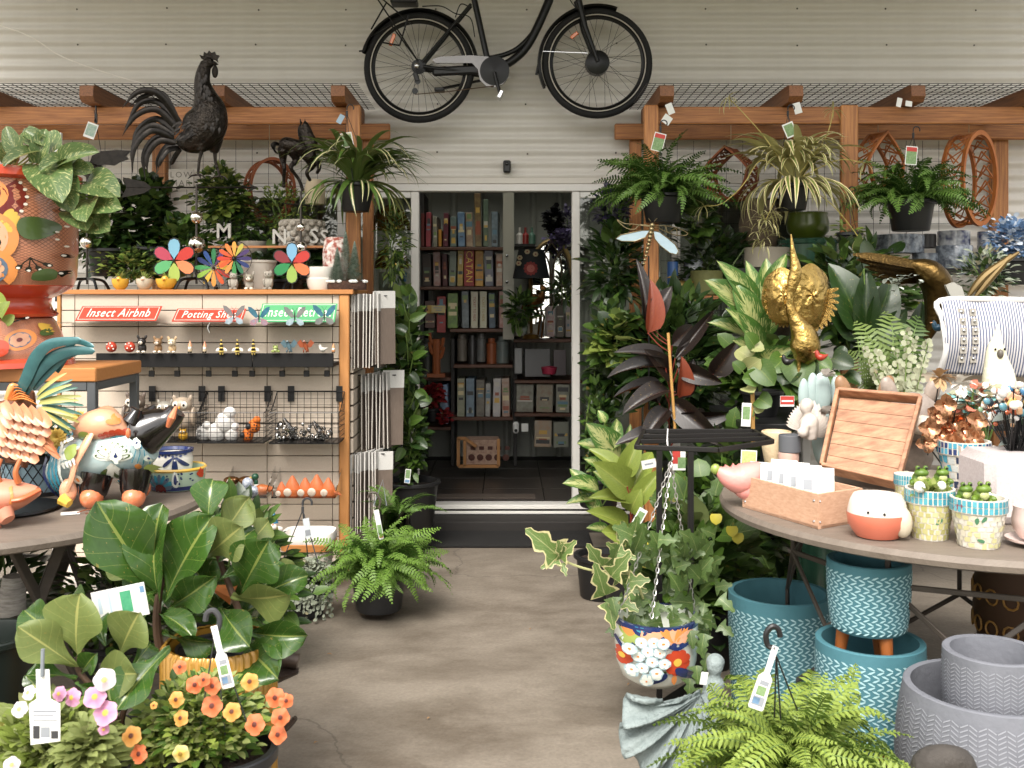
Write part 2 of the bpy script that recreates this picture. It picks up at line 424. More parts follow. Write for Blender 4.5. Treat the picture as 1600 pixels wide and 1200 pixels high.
white_gl = mat('white_glaze','ddd9d2',.2,coat=.5,col2='cfcac0',sc=7)
darkgrey = mat('dark_grey','3a3a3c',.6)
soil = mat('potting_soil','1d1510',.95,col2='3a2a1e',sc=60,bump=1,bsc=90)
glass = bpy.data.materials.new('window_glass');glass.use_nodes = True
def thin(m,tint=(1,1,1,1),ior=1.45,rough=0.0,base=None):
 N = m.node_tree.nodes;L = m.node_tree.links
 t = N.new('ShaderNodeBsdfTransparent');t.inputs[0].default_value = tint
 gl = N.new('ShaderNodeBsdfGlossy');gl.inputs['Roughness'].default_value = rough
 f = N.new('ShaderNodeFresnel');f.inputs[0].default_value = ior
 x = N.new('ShaderNodeMixShader');L.new(f.outputs[0],x.inputs[0]);L.new(t.outputs[0],x.inputs[1]);L.new(gl.outputs[0],x.inputs[2]);L.new(x.outputs[0],N['Material Output'].inputs['Surface'])
thin(glass,(.9,.92,.9,1),1.7)
acrylic = bpy.data.materials.new('clear_acrylic');acrylic.use_nodes = True;thin(acrylic,(.965,.965,.96,1),1.5,.03)
greenglass = bpy.data.materials.new('green_glass');greenglass.use_nodes = True;thin(greenglass,(.30,.40,.10,1),1.6,.02)
# ---------------------------------------------------------------- ground
g = G(concrete);g.box((-9,.2,-.2),(9,6.4,0));struct(g,'concrete_floor')
g = G(grass_m);g.box((-60,-80,-.3),(60,30,-.06));struct(g,'ground')
# ---------------------------------------------------------------- the shop: corrugated front, doorway, dim room behind
WY = 6.4
def corrugated(g,x0,x1,z0,z1):
 n = max(2,int((z1-z0)/.076*10));V = [];F = []
 for i in range(n+1):
  z = z0+(z1-z0)*i/n;y = WY+.009*math.cos(2*PI*z/.076)
  V += [(x0,y,z),(x1,y,z)]
 for i in range(n): F.append((2*i,2*i+1,2*i+3,2*i+2))
 g.add(V,F)
shop = T('garden_shop','shop building with cream corrugated steel front and open glass doorway','shop',(0,6.4,0))
XL,XR = -1.74,1.86;ML,MR = -1.02,1.06
g = G(iron);corrugated(g,-6,6,2.145,3.85);corrugated(g,-6,XL-.03,0,2.145);corrugated(g,XR+.03,6,0,2.145);part(shop,g,'corrugated_wall',sharp=None)
g = G(mat('flashing','cbc5bb',.45));g.box((XL-.06,WY-.022,2.11),(XR+.06,WY+.02,2.147),bev=.003);part(shop,g,'flashing')
g = G(mat('wall_screw','5d5750',.5,.6))
for row,z in enumerate((2.98,2.605,2.30,3.2)):
 for k in range(-7,8):
  x = k*.56+.13+random.uniform(-.01,.01)
  g.ball((x,WY-.012,z+random.uniform(-.008,.008)),(.006,.005,.006),6,4)
part(shop,g,'screw',kind='stuff')
g = G(mat('dark_tile_gap','1a1715',.8));g.box((-2.6,WY+.06,-.02),(2.6,8.4,.098));part(shop,g,'room_floor')
tile = G(mat('dark_floor_tile','3a3531',.35,col2='2c2825',sc=9,rnd=.1));tile.box((-.197,-.197,0),(.197,.197,.012),bev=.002);tm = tile.mesh('floor_tile')
for i in range(-6,7):
 for j in range(4): piece(shop,tm,'floor_tile',Matrix.Translation((i*.4+.05,6.72+j*.4,.098)))
room = mat('ribbed_room_wall','8f9088',.6)
g = G(room);V = [];F = []
nx = 240
for i in range(nx+1):
 x = -2.6+5.2*i/nx;y = 8.4-(.018 if (i % 10) < 2 else 0);V += [(x,y,.09),(x,y,2.9)]
for i in range(nx): F.append((2*i,2*i+2,2*i+3,2*i+1))
g.add(V,F);part(shop,g,'room_wall',sharp=20)
g = G(room);g.box((-2.7,WY+.05,-.02),(-2.6,8.5,2.9));part(shop,g,'side_wall');g = G(room);g.box((2.6,WY+.05,-.02),(2.7,8.5,2.9));part(shop,g,'side_wall')
g = G(mat('room_ceiling','9c9a93',.8));g.box((-2.7,WY+.05,2.9),(2.7,7.0,3));g.box((-2.7,7.0,2.9),(-1.3,7.9,3));g.box((1.5,7.0,2.9),(2.7,7.9,3));g.box((-2.7,7.9,2.9),(2.7,8.5,3));part(shop,g,'ceiling',kind='stuff');g = G(glass);g.box((-1.32,6.98,3.003),(1.52,7.92,3.01));part(shop,g,'added_skylight')  # unseen ceiling opening and pane, added to brighten the shelves inside
fr = link('door_frame',None) if False else None
def frm(parts,name,m=trimw,bev=.004):
 g = G(m)
 for a,b in parts: g.box(a,b,bev=bev)
 return part(shop,g,name)
zt,zb = 2.06,.118
frm([((XL,6.35,zt),(XR,6.44,zt+.045))],'door_head')
frm([((XL,6.335,.09),(XR,6.45,zb)),((XL,6.30,.066),(XR,6.334,.082))],'door_sill')
frm([((XL-.03,6.345,0),(XL+.02,6.445,zt))],'side_frame');frm([((XR-.02,6.345,0),(XR+.03,6.445,zt))],'side_frame')
x = lambda p: (p-790)/250
for a,b in ((x(643),x(655.5)),(x(893),x(905.5))): frm([((a,6.36,zb+.001),(b,6.42,zt-.001))],'door_stile')
for m_ in (ML,MR): frm([((m_-.025,6.355,zb+.001),(m_+.025,6.43,zt-.001))],'mullion')
for a,b,nm in ((ML+.026,x(643)-.001,0),(x(905.5)+.001,MR-.026,1),(XL+.021,ML-.026,0),(MR+.026,XR-.021,0)):
 frm([((a,6.365,zt-.04),(b,6.415,zt-.002))],'pane_rail');frm([((a,6.365,zb+.001),(b,6.415,zb+.05))],'pane_rail')
 g = G(glass);g.box((a,6.386,zb+.051),(b,6.392,zt-.041));part(shop,g,'pane')
g = G(mat('step_face','2b2724',.7,col2='1d1a18',sc=20));g.box((XL,6.1,-.01),(XR,6.299,.064),bev=.004);part(shop,g,'door_step')
g = G(mat('verandah_lining','a9a398',.8));g.box((-3.7,3.8,3.70),(3.7,6.46,3.78));part(shop,g,'verandah_roof')
g = G(mat('doormat_black','121110',.95,col2='1e1c1a',sc=200,bump=1,bsc=300));g.box((x(648),5.72,.001),(x(908)+.02,6.09,.014),bev=.004)
solo(g,'doormat','black rubber doormat lying on the concrete in front of the doorway','doormat')
g = G(mat('draught_strip_wood','5b5048',.7,col2='40372f',sc=9,stretch=(1,14,14)));g.box((x(680),6.56,.111),(x(838),6.69,.118));solo(g,'floor_runner','grey striped runner mat just inside the door sill','mat')
g = G(black);g.box((-.015,6.33,2.175),(.032,6.385,2.25),bev=.008);g.use(mat('sensor_lens','050506',.15));g.ball((.008,6.33,2.228),(.012,.006,.012),10,6)
solo(g,'door_sensor','small black sensor box on the corrugated wall above the doorway','sensor')
g = G(mat('white_cord','e4dfd6',.6));g.tube(sm([(-4.2,6.1,3.25),P(0,40,6.1),P(100,90,6.15),P(200,124,6.2),P(300,148,6.3),(-1.7,6.37,2.62)]),.004,6)
solo(g,'rope','thin white cord sagging across the wall above the rooster','rope')
# trees and a hedge stand across the yard behind the photographer; the panes and the chrome mirror them
lf = leaf(.35,.22,ovate,.2,.3,3,4)
def yard_tree(x0,y0,h,r,lab):
 t = T('yard_tree',lab,'tree',(x0,y0,-.06));g = G(mat('bark','4b3a2b',.9,col2='2d2219',sc=20));g.tube([(x0,y0,-.1),(x0+.1,y0,h*.4),(x0,y0,h*.8)],[.22,.16,.06],8)
 for k in range(5): a = k*1.26;g.tube([(x0+.05,y0,h*.45),(x0+r*.6*math.cos(a),y0+r*.6*math.sin(a),h*.75)],[.08,.02],5)
 part(t,g,'trunk');g = G(mat('yard_leaf','4f6a2b',.6,col2='2e4518',sc=1.5,tl=.3));Ms = []
 for k in range(1500):
  d = rdir(-.6,1.5);q = Vector((x0,y0,h*.72))+Vector((d.x*r,d.y*r,d.z*r*.8))*random.uniform(.5,1)**.4;Ms.append(frame(q,rdir(-1,1),s=random.uniform(.8,1.6)))
 g.many(lf,Ms);part(t,g,'crown',kind='stuff',sharp=None)
yard_tree(-4.5,-9,6,2.6,'broad green tree across the yard left of the entrance axis');yard_tree(5.2,-13,4,1.8,'rounder green tree across the yard right of the doorway axis');yard_tree(8,-8,6.5,2.8,'tall green tree across the yard far to the right')
# ---------------------------------------------------------------- pergolas
TOPZ,BOTZ = 2.467,2.370
def pergola(lab,x_in,sgn,posts_f,posts_b,rafters,x_out):
 t = T('timber_pergola',lab,'pergola',(x_in,6.0,0))
 def B(a,b,nm,m): g = G(m);g.box(a,b,bev=.006);part(t,g,nm)
 B((x_in,5.72,BOTZ),(x_out,5.76,TOPZ),'front_beam',wood)
 B((x_in+sgn*-.10,6.27,BOTZ),(x_out,6.31,TOPZ),'back_beam',wood)
 for xa,xb in posts_f: B((xa,5.685,0),(xb,5.719,TOPZ+.004),'front_post',woodv);
 for xa,xb in posts_b: B((xa,6.312,0),(xb,6.37,TOPZ),'back_post',woodv)
 for xc in rafters:
  g = G(woody);g.prism([(xc-.038,5.57,TOPZ+.03),(xc-.038,5.6,TOPZ+.002),(xc-.038,6.36,TOPZ+.002),(xc-.038,6.36,TOPZ+.095),(xc-.038,5.6,TOPZ+.095),(xc-.038,5.575,TOPZ+.085)],(.076,0,0));part(t,g,'rafter')
 g = G(wired);xa,xb = sorted((x_in,x_out));z = TOPZ+.1
 k = 0
 while xa+k*.05 < xb: xx = xa+k*.05;g.box((xx-.0016,5.6,z-.0016),(xx+.0016,6.36,z+.0016));k += 1
 for j in range(16): yy = 5.6+j*.05;g.box((xa,yy-.0016,z+.0017),(xb,yy+.0016,z+.0049))
 part(t,g,'wire_mesh',kind='stuff')
 return t
xf = lambda p,Y=5.7: (p-790)*Y/1600
tl = pergola('cedar pergola on the left carrying hanging pots and wire mesh',xf(563),-1,[(xf(541),xf(563.5)),(-3.4,-3.32)],[(xf(566,6.3),xf(582,6.3)),(xf(236,6.3),xf(258,6.3))],[xf(529,5.6),xf(342,5.6),xf(138,5.6),xf(-35,5.6)],-3.5)
tr = pergola('cedar pergola on the right carrying ferns, spider plant and wooden rings',xf(1006),1,[(xf(1006),xf(1029)),(xf(1313),xf(1340))],[(xf(985,6.3),xf(1003,6.3)),(xf(1553,6.3),xf(1578,6.3))],[xf(1041,5.6),xf(1242,5.6),xf(1432,5.6),xf(1625,5.6)],3.5)
# screens of wire grid behind both pergolas
for xa,xb,lab in ((.95,2.75,'dark wire grid screen behind the right pergola and its rings'),(-2.75,-.95,'dark wire grid screen behind the left pergola and rooster')):
 g = G(wired);k = 0
 while xa+k*.1 < xb: g.box((xa+k*.1-.0011,6.262,1.3),(xa+k*.1+.0011,6.2642,2.36));k += 1
 for j in range(14): g.box((xa,6.2657,1.32+j*.076),(xb,6.2679,1.3222+j*.076))
 solo(g,'grid_screen',lab,'wire screen')
# ---------------------------------------------------------------- the bicycle on the wall
BY = 6.16
def bp(px,py,dy=0):
 v = P(px,py,BY);return Vector((v.x,BY+dy,v.z))
bike = T('bicycle','black step-through electric bicycle mounted high on the corrugated wall','bicycle',bp(790,100))
RB = SZ(86.5,BY)
rimm = mat('rim_black','141414',.35,.5)
def torus(g,ctr,R,r,n=56,k=8,flat=1):
 g.tube([(ctr.x+R*math.cos(2*PI*i/n),ctr.y,ctr.z+R*math.sin(2*PI*i/n)) for i in range(n)],r,k,closed=True,flat=flat,up=(0,1,0))
def wheel(cx,cy,hub_r,nm):
 ctr = bp(cx,cy)
 g = G(rubber);torus(g,ctr,RB-.022,.022,64,10);w = part(bike,g,'wheel')
 w.name = 'tyre' if False else 'wheel'
 def sub(g,nm):
  o = link(nm,g.mesh(nm,ctr0),w);return o
 ctr0 = root_of(bike)
 g = G(rimm);torus(g,ctr,RB-.055,.013,64,8,1.0);sub(g,'rim')
 g = G(mat('reflective_stripe','b9b2a6',.4));torus(g,ctr+Vector((0,-.0155,0)),RB-.043,.0035,64,6);sub(g,'reflective_stripe')
 g = G(mat('dark_spoke','2b2a29',.3,.8))
 for k in range(36):
  a = 2*PI*k/36;b = a+(.6 if k % 4 < 2 else -.6);hr = hub_r*.85
  g.tube([ctr+Vector((hr*math.cos(b),(.025 if k % 2 else -.025),hr*math.sin(b))),ctr+Vector(((RB-.06)*math.cos(a),0,(RB-.06)*math.sin(a)))],.0011,4,cap=False)
 sub(g,'spokes')
 g = G(blackm);g.lathe([(0,-.045),(hub_r*.5,-.045),(hub_r,-.032),(hub_r,.032),(hub_r*.5,.045),(0,.045)],n=28,M=Matrix.Translation(ctr) @ Matrix.Rotation(PI/2,4,'X'));sub(g,'hub')
 return ctr
rc = wheel(655,106,.028,'rear');fc = wheel(933,99,.072,'front')
def btube(pts,r,nm,m=blackm,n=10,flat=1):
 g = G(m);g.tube(pts,r,n,flat=flat);return part(bike,g,nm)
bb = bp(772,115)
btube(sm([bp(880,-75),bp(862,-10),bp(828,65),bp(800,95),bp(772,108)]),.026,'down_tube');btube(sm([bp(868,-20),bp(840,40),bp(808,76),bp(770,90),bp(735,92)]),.015,'lower_brace')
btube([bp(728,-60),bp(762,95)],.0185,'seat_tube');btube([bp(724,-80),bp(700,-190)],.014,'seat_post')
btube(sm([bp(875,-160),bp(880,-115),bp(884,-80)]),.022,'head_tube')
g = G(black);g.ball(bp(698,-200),(.13,.07,.035));g.ball(bp(722,-201),(.1,.03,.025));part(bike,g,'saddle')
g = G(blackm);g.tube(sm([bp(850,-215,-.3),bp(868,-208,-.2),bp(878,-200,-.05),bp(878,-200,.02)]),.011,8);g.tube([bp(878,-200),bp(876,-150)],.013,8);part(bike,g,'handlebar')
for dy,s in ((-.045,1),(.045,1)):
 btube([rc+Vector((0,dy,0)),bp(736,8,dy*.5)],.009,'seat_stay');btube([rc+Vector((0,dy,0)),bp(765,118,dy*.6)],.011,'chain_stay')
 btube([bp(893,-60,dy*1.2),bp(905,12,dy*1.2)],.0145,'fork_stanchion',steel);btube([bp(902,-2,dy*1.2),bp(913,45,dy*1.2),fc+Vector((0,dy*1.1,0))],[.019,.017,.012],'fork_leg')
def guard(ctr,a0,a1,nm):
 g = G(blackm);R = RB+.018;n = 26;V = [];F = []
 for i in range(n+1):
  a = math.radians(a0+(a1-a0)*i/n)
  for k,(dr,dy) in enumerate(((-.012,-.032),(.004,-.02),(.009,0),(.004,.02),(-.012,.032))): V.append((ctr.x+(R+dr)*math.cos(a),ctr.y+dy,ctr.z+(R+dr)*math.sin(a)))
 for i in range(n):
  for k in range(4): F.append((i*5+k,i*5+k+1,i*5+k+6,i*5+k+5))
 g.add(V,F);part(bike,g,nm)
guard(rc,-5,165,'rear_mudguard');guard(fc,70,205,'front_mudguard')
btube(sm([bp(573,70),bp(570,78),bp(561,80)]),.005,'mudguard_flap');btube([bp(848,70),bp(838,117)],.008,'mudguard_flap')
btube([fc+Vector((-.06,-.05,.05)),bp(848,82,-.03)],.002,'mudguard_stay',steel,5)
for a,b in (((655,100),(590,0)),((655,100),(612,42)),((612,42),(582,60)),((582,50),(606,8)),((640,28),(626,75)),((626,75),(598,70)),((596,0),(642,40))): btube([bp(*a,-.06),bp(*b,-.06)],.005,'rack_strut',n=6)
g = G(black);g.cbox(bp(632,4),(.16,.12,.03),bev=.006);g.cbox(bp(640,-22),(.38,.14,.045),bev=.01);part(bike,g,'luggage_rack')
btube(sm([bp(660,10),bp(690,12,-.03),bp(712,24,-.04),bp(735,30,-.03),bp(742,60,-.03)]),.0035,'brake_cable',n=6);btube(sm([bp(712,30,-.04),bp(720,10,-.04),bp(732,12,-.03)]),.0035,'brake_cable',n=6);btube(sm([bp(880,-60,-.05),bp(884,-10,-.06),bp(898,16,-.06),bp(908,20,-.05)]),.003,'brake_cable',n=6)
orange = mat('amber_reflector','e07018',.25,emit=0,coat=.6)
for cx,cy,ct,L_ in ((614,64,.35,.055),(897,57,.9,.038)):
 g = G(orange);g.cbox(bp(cx,cy,-.03),(.022,.012,L_*1.4),(0,ct,0),.004);part(bike,g,'reflector')
g = G(mat('smoky_chainguard','4d4a48',.18,.3,col2='6f6a66',sc=5,coat=.6));q = [(676,96),(690,92),(735,90),(762,92),(778,98),(792,112),(794,124),(786,134),(772,140),(760,138),(750,128),(747,112),(738,102),(700,102),(682,102)]
g.prism([bp(a,b,-.06) for a,b in q],(0,.012,0));part(bike,g,'chain_guard')
g = G(black);g.cbox(bp(715,112,-.03),(.30,.03,.055),(0,-.05,0),.012);part(bike,g,'chain_case')
g = G(blackm);g.lathe([(0,-.05),(.06,-.05),(.085,-.035),(.088,.03),(0,.04)],n=28,M=Matrix.Translation(bp(773,114,-.03)) @ Matrix.Rotation(PI/2,4,'X'));part(bike,g,'crank_motor')
btube([bp(773,118,-.09),bp(781,150,-.10)],.01,'crank',n=8);btube([bp(772,118,.06),bp(690,134,.08)],.009,'crank',n=8)
g = G(steel);g.cbox(bp(782,156,-.14),(.024,.085,.05),(0,.45,0),.004);part(bike,g,'pedal');g = G(black);g.cbox(bp(685,135,.11),(.06,.08,.02),bev=.004);part(bike,g,'pedal')
g = G(blackm)
for k in range(6): g.lathe([(0,0),(.045-.004*k,0),(.045-.004*k,.003),(0,.003)],n=20,M=Matrix.Translation(rc+Vector((0,-.03-.006*k,0))) @ Matrix.Rotation(PI/2,4,'X'))
part(bike,g,'cassette')
g = G(black);g.cbox(bp(652,124,-.07),(.03,.02,.06),(0,-.3,0),.006);g.lathe([(0,0),(.018,0),(.018,.006),(0,.006)],n=14,M=Matrix.Translation(bp(654,131,-.07)) @ Matrix.Rotation(PI/2,4,'X'));g.lathe([(0,0),(.018,0),(.018,.006),(0,.006)],n=14,M=Matrix.Translation(bp(650,146,-.07)) @ Matrix.Rotation(PI/2,4,'X'));part(bike,g,'derailleur',kind='stuff')
g = G(steel);g.ball(bp(653,107,-.075),(.016,.012,.018));part(bike,g,'axle_nut')
g = G(mat('chain_steel','6d5a48',.4,.8));g.tube([bp(650,151,-.07),bp(700,147,-.07),bp(772,138,-.07)],.003,5);part(bike,g,'chain')
# ---------------------------------------------------------------- builders shared by many things
from mathutils.bvhtree import BVHTree
def bvh_of(g):
 V = np.concatenate([q[0] for q in g.ch]);F = []
 for q in g.ch:
  for k,f in q[1].items(): F += [tuple(int(x) for x in r) for r in f]
 return BVHTree.FromPolygons([tuple(v) for v in V],F)
class Decal:
 """painted or glazed motifs laid on a body as thin raised skins, found by casting along a direction"""
 def __init__(s,t,g,Y,d=(0,1,0)): s.t = t;s.b = bvh_of(g);s.Y = Y;s.d = Vector(d);s.lay = 0;s.G = G()
 def ring(s,cx,cy,pts,m,off=None):
  s.lay += 1;off = .0012+.00025*s.lay if off is None else off
  s.G.use(m);V = []
  def hit(x,y):
   p = P(x,y,s.Y);o = p-s.d*.9
   h = s.b.ray_cast(o,s.d,3)
   if h[0] is None: return None
   n = h[1] if h[1].dot(s.d) < 0 else -h[1]
   if n.dot(s.d) > -.12: return None
   return tuple(h[0]+n*off)
  rings = []
  for f in (.5,1.0): rings.append([hit(cx+(x-cx)*f,cy+(y-cy)*f) for x,y in pts])
  c0 = hit(cx,cy)
  if c0 is None: return
  idx = [[None]*len(pts),[None]*len(pts)];V = [c0]
  for r in (0,1):
   for i,p in enumerate(rings[r]):
    if p is not None: idx[r][i] = len(V);V.append(p)
  F = [];k = len(pts)
  for i in range(k):
   j = (i+1) % k;a,b = idx[0][i],idx[0][j]
   if a is not None and b is not None:
    F.append((0,a,b));e,f = idx[1][i],idx[1][j]
    if e is not None and f is not None: F.append((a,e,f,b))
  if F: s.G.add(V,F)
 def disc(s,cx,cy,r,m,n=12,ry=None): ry = ry or r;s.ring(cx,cy,[(cx+r*math.cos(2*PI*i/n),cy+ry*math.sin(2*PI*i/n)) for i in range(n)],m)
 def petal(s,x,y,ang,L_,W,m,n=9):
  ca,sa = math.cos(ang),math.sin(ang);pts = []
  for i in range(2*n):
   t = i/(2*n)*2*PI;u = (1-math.cos(t))/2*L_;w = W/2*math.sin(t)*(.55+.45*u/L_)*1.15
   pts.append((x+ca*u-sa*w,y+sa*u+ca*w))
  s.ring(x+ca*L_*.55,y+sa*L_*.55,pts,m)
 def flower(s,x,y,R,n,mp,mc,dots=None,a0=0,w=None,core=.3,outline=None):
  w = w or 2*PI*R/n*.95
  if outline: s.disc(x,y,R*1.1,outline,18)
  for k in range(n): s.petal(x,y,a0+2*PI*k/n,R,w,mp if not isinstance(mp,list) else mp[k % len(mp)])
  s.disc(x,y,R*core,mc)
  if dots:
   for k in range(n): a = a0+2*PI*(k+.5)/n;s.disc(x+math.cos(a)*R*1.04,y+math.sin(a)*R*1.04,R*.08,dots,6)
 def line(s,pts,w,m):
  q = sm([(a,b,0) for a,b in pts],5)
  for i in range(len(q)-1):
   a,b = q[i],q[i+1];d = (b-a);n = Vector((-d.y,d.x,0)).normalized()*w/2;e = d.normalized()*w*.2
   cc = (a+b)/2;s.lay -= 1;s.ring(cc.x,cc.y,[(v.x,v.y) for v in (a-n-e,b-n+e,b+n+e,a+n-e)],m)
  s.lay += 1
 def done(s,name='glaze_motif',label=None):
  if s.G.ch: return part(s.t,s.G,name,label,kind='stuff')
def pot_prof(r0,r1,h,rim=.012,wall=.008,lip=.02):
 """base radius, top radius, height; outside, lip, inside"""
 return [(0,0),(r0*.96,0),(r0,.006),(r0+(r1-r0)*.9,h-lip-.002),(r1+rim*.3,h-lip),(r1+rim,h-lip+.004),(r1+rim,h-.003),(r1+rim-.003,h),(r1-wall,h),(r1-wall-.002,h-.01),(r0*.9,h*.35),(0,h*.34)]
def pot(t,ctr,r0,r1,h,m,n=28,rim=.012,name='pot',soil_at=.86,lip=.02,wall=.008,prof=None):
 g = G(m);g.lathe(prof or pot_prof(r0,r1,h,rim,wall,lip),ctr,n);o = part(t,g,name)
 if soil_at:
  rs = r0+(r1-r0)*soil_at-wall;g = G(soil);z = h*soil_at
  g.grid(lambda u,v: (ctr[0]+rs*v*math.cos(2*PI*u),ctr[1]+rs*v*math.sin(2*PI*u),ctr[2]+z+.01*(1-v)+random.uniform(-.004,.004)),18,5,True);part(t,g,'soil')
 return o
def leaf_px(base,tip,Y0,Y1,w,up=(0,-1,.35),roll=0):
 a = P(*base,Y0);b = P(*tip,Y1);L_ = (b-a).length
 return frame(a,b-a,up,(w*L_,L_,L_),roll),a
def leaves_px(t,meshes,items,Y,stem_to=None,stem_m=None,wdef=.6,name='leaf'):
 """big leaves one by one: (base px, tip px[, dY tip, width ratio, roll, mesh index])"""
 bs = []
 for k,it in enumerate(items):
  base,tip = it[0],it[1];dy = it[2] if len(it) > 2 else random.uniform(-.05,.05);w = it[3] if len(it) > 3 and it[3] else wdef
  ro = it[4] if len(it) > 4 else random.uniform(-.35,.35);mi = it[5] if len(it) > 5 else k % len(meshes)
  y0 = Y+(it[6] if len(it) > 6 else random.uniform(-.02,.02))
  M,a = leaf_px(base,tip,y0,y0+dy,w,roll=ro);piece(t,meshes[mi],name,M);bs.append(a)
 if stem_to is not None:
  g = G(stem_m)
  for i,a in enumerate(bs):
   e = Vector(stem_to(a)) if callable(stem_to) else Vector(stem_to);mid = (a+e)/2+Vector((0,0,-.01));g.tube(sm([e,mid,a],4),[.004]*9 if False else .0032,5)
  part(t,g,'stalk',kind='stuff')
 return bs
def bush(lab,ctr,rad,tmpls,n,mats,pot_=None,name='leafy_plant',cat='plant',s=(.8,1.2),group=None,droop=.2,stems=8,stem_m=None,base=None,shell=.55,up=.4,t=None,hang=0):
 """many small leaves through a crown; base is where its stems leave the soil"""
 ctr = Vector(ctr);base = Vector(base) if base is not None else ctr-Vector((0,0,rad[2]))
 if t is None: t = T(name,lab,cat,base,group)
 mats = mats if isinstance(mats,list) else [mats];tmpls = tmpls if isinstance(tmpls,list) else [tmpls]
 g = G();per = max(1,n//(len(mats)*len(tmpls)))
 sp = [(ctr+Vector((d.x*rad[0],d.y*rad[1],d.z*rad[2]))*random.uniform(.35,1.02)) for d in [rdir(-1.2,1.5) for _ in range(max(stems*2,14))]]
 for m in mats:
  for tm in tmpls:
   Ms = []
   for k in range(per):
    cl = random.choice(sp);d = rdir(-PI/2,PI/2)
    q = Vector((d.x*rad[0],d.y*rad[1],d.z*rad[2]))*random.uniform(shell,1.08)
    p = (ctr+q)*.62+cl*.38
    if hang: p.z -= hang*random.random()**2
    od = unit(Vector((q.x/rad[0]**.5,q.y/rad[1]**.5,q.z*.8+up*rad[2]-droop*rad[2]))+rdir(-1,1)*.45*max(rad))
    Ms.append(frame(p,od,(random.uniform(-.5,.5),random.uniform(-.9,.1),1),random.uniform(*s)))
   g.use(m);g.many(tm,Ms)
 part(t,g,'foliage',kind='stuff',sharp=None)
 if stems:
  g = G(stem_m or stemg)
  for k in range(stems):
   e = sp[k % len(sp)];g.tube(sm([base,(base+e)/2+rdir(-.2,.2)*.15*max(rad),e],4),[.004]*8+[.002],5)
  part(t,g,'stem',kind='stuff')
 if pot_: pot(t,base-Vector((0,0,pot_[2]*.86)),*pot_)
 return t
stemg = mat('green_stem','5d7436',.5);stemb = mat('brown_stem','4a3524',.7);stemr = mat('red_stem','7a2f22',.5)
# leaf skins
M_fid = leafmat('fiddle_leaf','29491c','385c27','8fa45c',7,.6,.04,.5,rough=.2,under='667a42',tl=.1)
M_fid2 = leafmat('fiddle_leaf_pale','5c7440','6d834b','a9b573',7,.6,.04,.6,rough=.5,under='3d6a29',tl=.25)
M_poth = leafmat('pothos_leaf','3c5a32','527044','8a9f70',6,1.2,.05,.3,vari='b3c08d',va=.6,vth=.6,rough=.35,under='8a9d68',tl=.25)
M_ivy = leafmat('ivy_leaf','38562a','4c6b38','90a573',5,1.5,.07,.45,rough=.4,under='6d8355',tl=.2)
M_ivyv = leafmat('ivy_variegated','4d6d3a','5d7d45','b9c598',5,1.5,.07,.4,edge=('b9c197',.75),rough=.42,under='98a87c',tl=.25)
M_dief = leafmat('dieffenbachia_leaf','35602a','467335','9fb265',16,1.4,.1,.2,vari='b4c48c',va=.7,vth=.52,rough=.33,under='7d9a55',tl=.22,centre=True)
M_rubd = leafmat('dark_rubber_leaf','120f0e','1d1613','3b201a',14,.9,.06,.3,rough=.38,under='5c2c1d',tl=.06)
M_rubr = leafmat('russet_rubber_leaf','6b3320','834127','42190f',14,.9,.06,.4,rough=.45,under='16100e',tl=.1)
M_rubg = leafmat('olive_rubber_leaf','5f7a36','7d9548','a5b569',16,.9,.05,.35,rough=.32,under='93a45f',tl=.2)
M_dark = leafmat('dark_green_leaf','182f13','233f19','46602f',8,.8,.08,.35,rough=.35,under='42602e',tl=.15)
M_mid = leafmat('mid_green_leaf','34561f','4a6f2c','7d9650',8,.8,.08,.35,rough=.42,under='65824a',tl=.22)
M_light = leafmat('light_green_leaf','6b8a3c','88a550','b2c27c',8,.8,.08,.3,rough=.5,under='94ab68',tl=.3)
M_pale = leafmat('pale_petunia_leaf','7f9a5c','97ae72','bfcca0',6,.8,.08,.3,rough=.55,under='a5b887',tl=.3)
M_silver = leafmat('silver_leaf','7d9488','9cb0a4','c0ccc2',4,.8,.08,.2,rough=.65,under='b3bba8',tl=.2)
M_euc = leafmat('eucalyptus_leaf','8fa592','aebfa9','d2d8bd',4,.8,.06,.3,rough=.6,under='c6cdb2',tl=.25)
M_fern = leafmat('fern_leaflet','3c7030','54893c','86ad58',3,.5,.05,.2,rough=.5,under='66923f',tl=.32,rnd=.25)
M_fernd = leafmat('dark_fern_leaflet','234a17','3a6524','5f8a3a',3,.5,.05,.2,rough=.5,under='4d7530',tl=.22,rnd=.28)
M_fernl = leafmat('lime_fern_leaflet','557e38','739c46','9ab862',3,.5,.05,.2,rough=.55,under='8bac52',tl=.35,rnd=.2)
M_spid = leafmat('spider_leaf','3a5a26','4b6c30','9fb277',0,0,.0,.0,rough=.4,under='5d7a42',tl=.2)
M_spidv = leafmat('cream_striped_leaf','5f7c3d','728d4a','dcdfb6',0,0,0,0,edge=('d9dcb4',.45),rough=.4,under='b5c08c',tl=.28)
M_spidc = leafmat('white_centre_leaf','c4cba4','d3d8b8','e4e6cc',0,0,0,0,edge=('35551f',.32),rough=.4,under='7f9460',tl=.22)
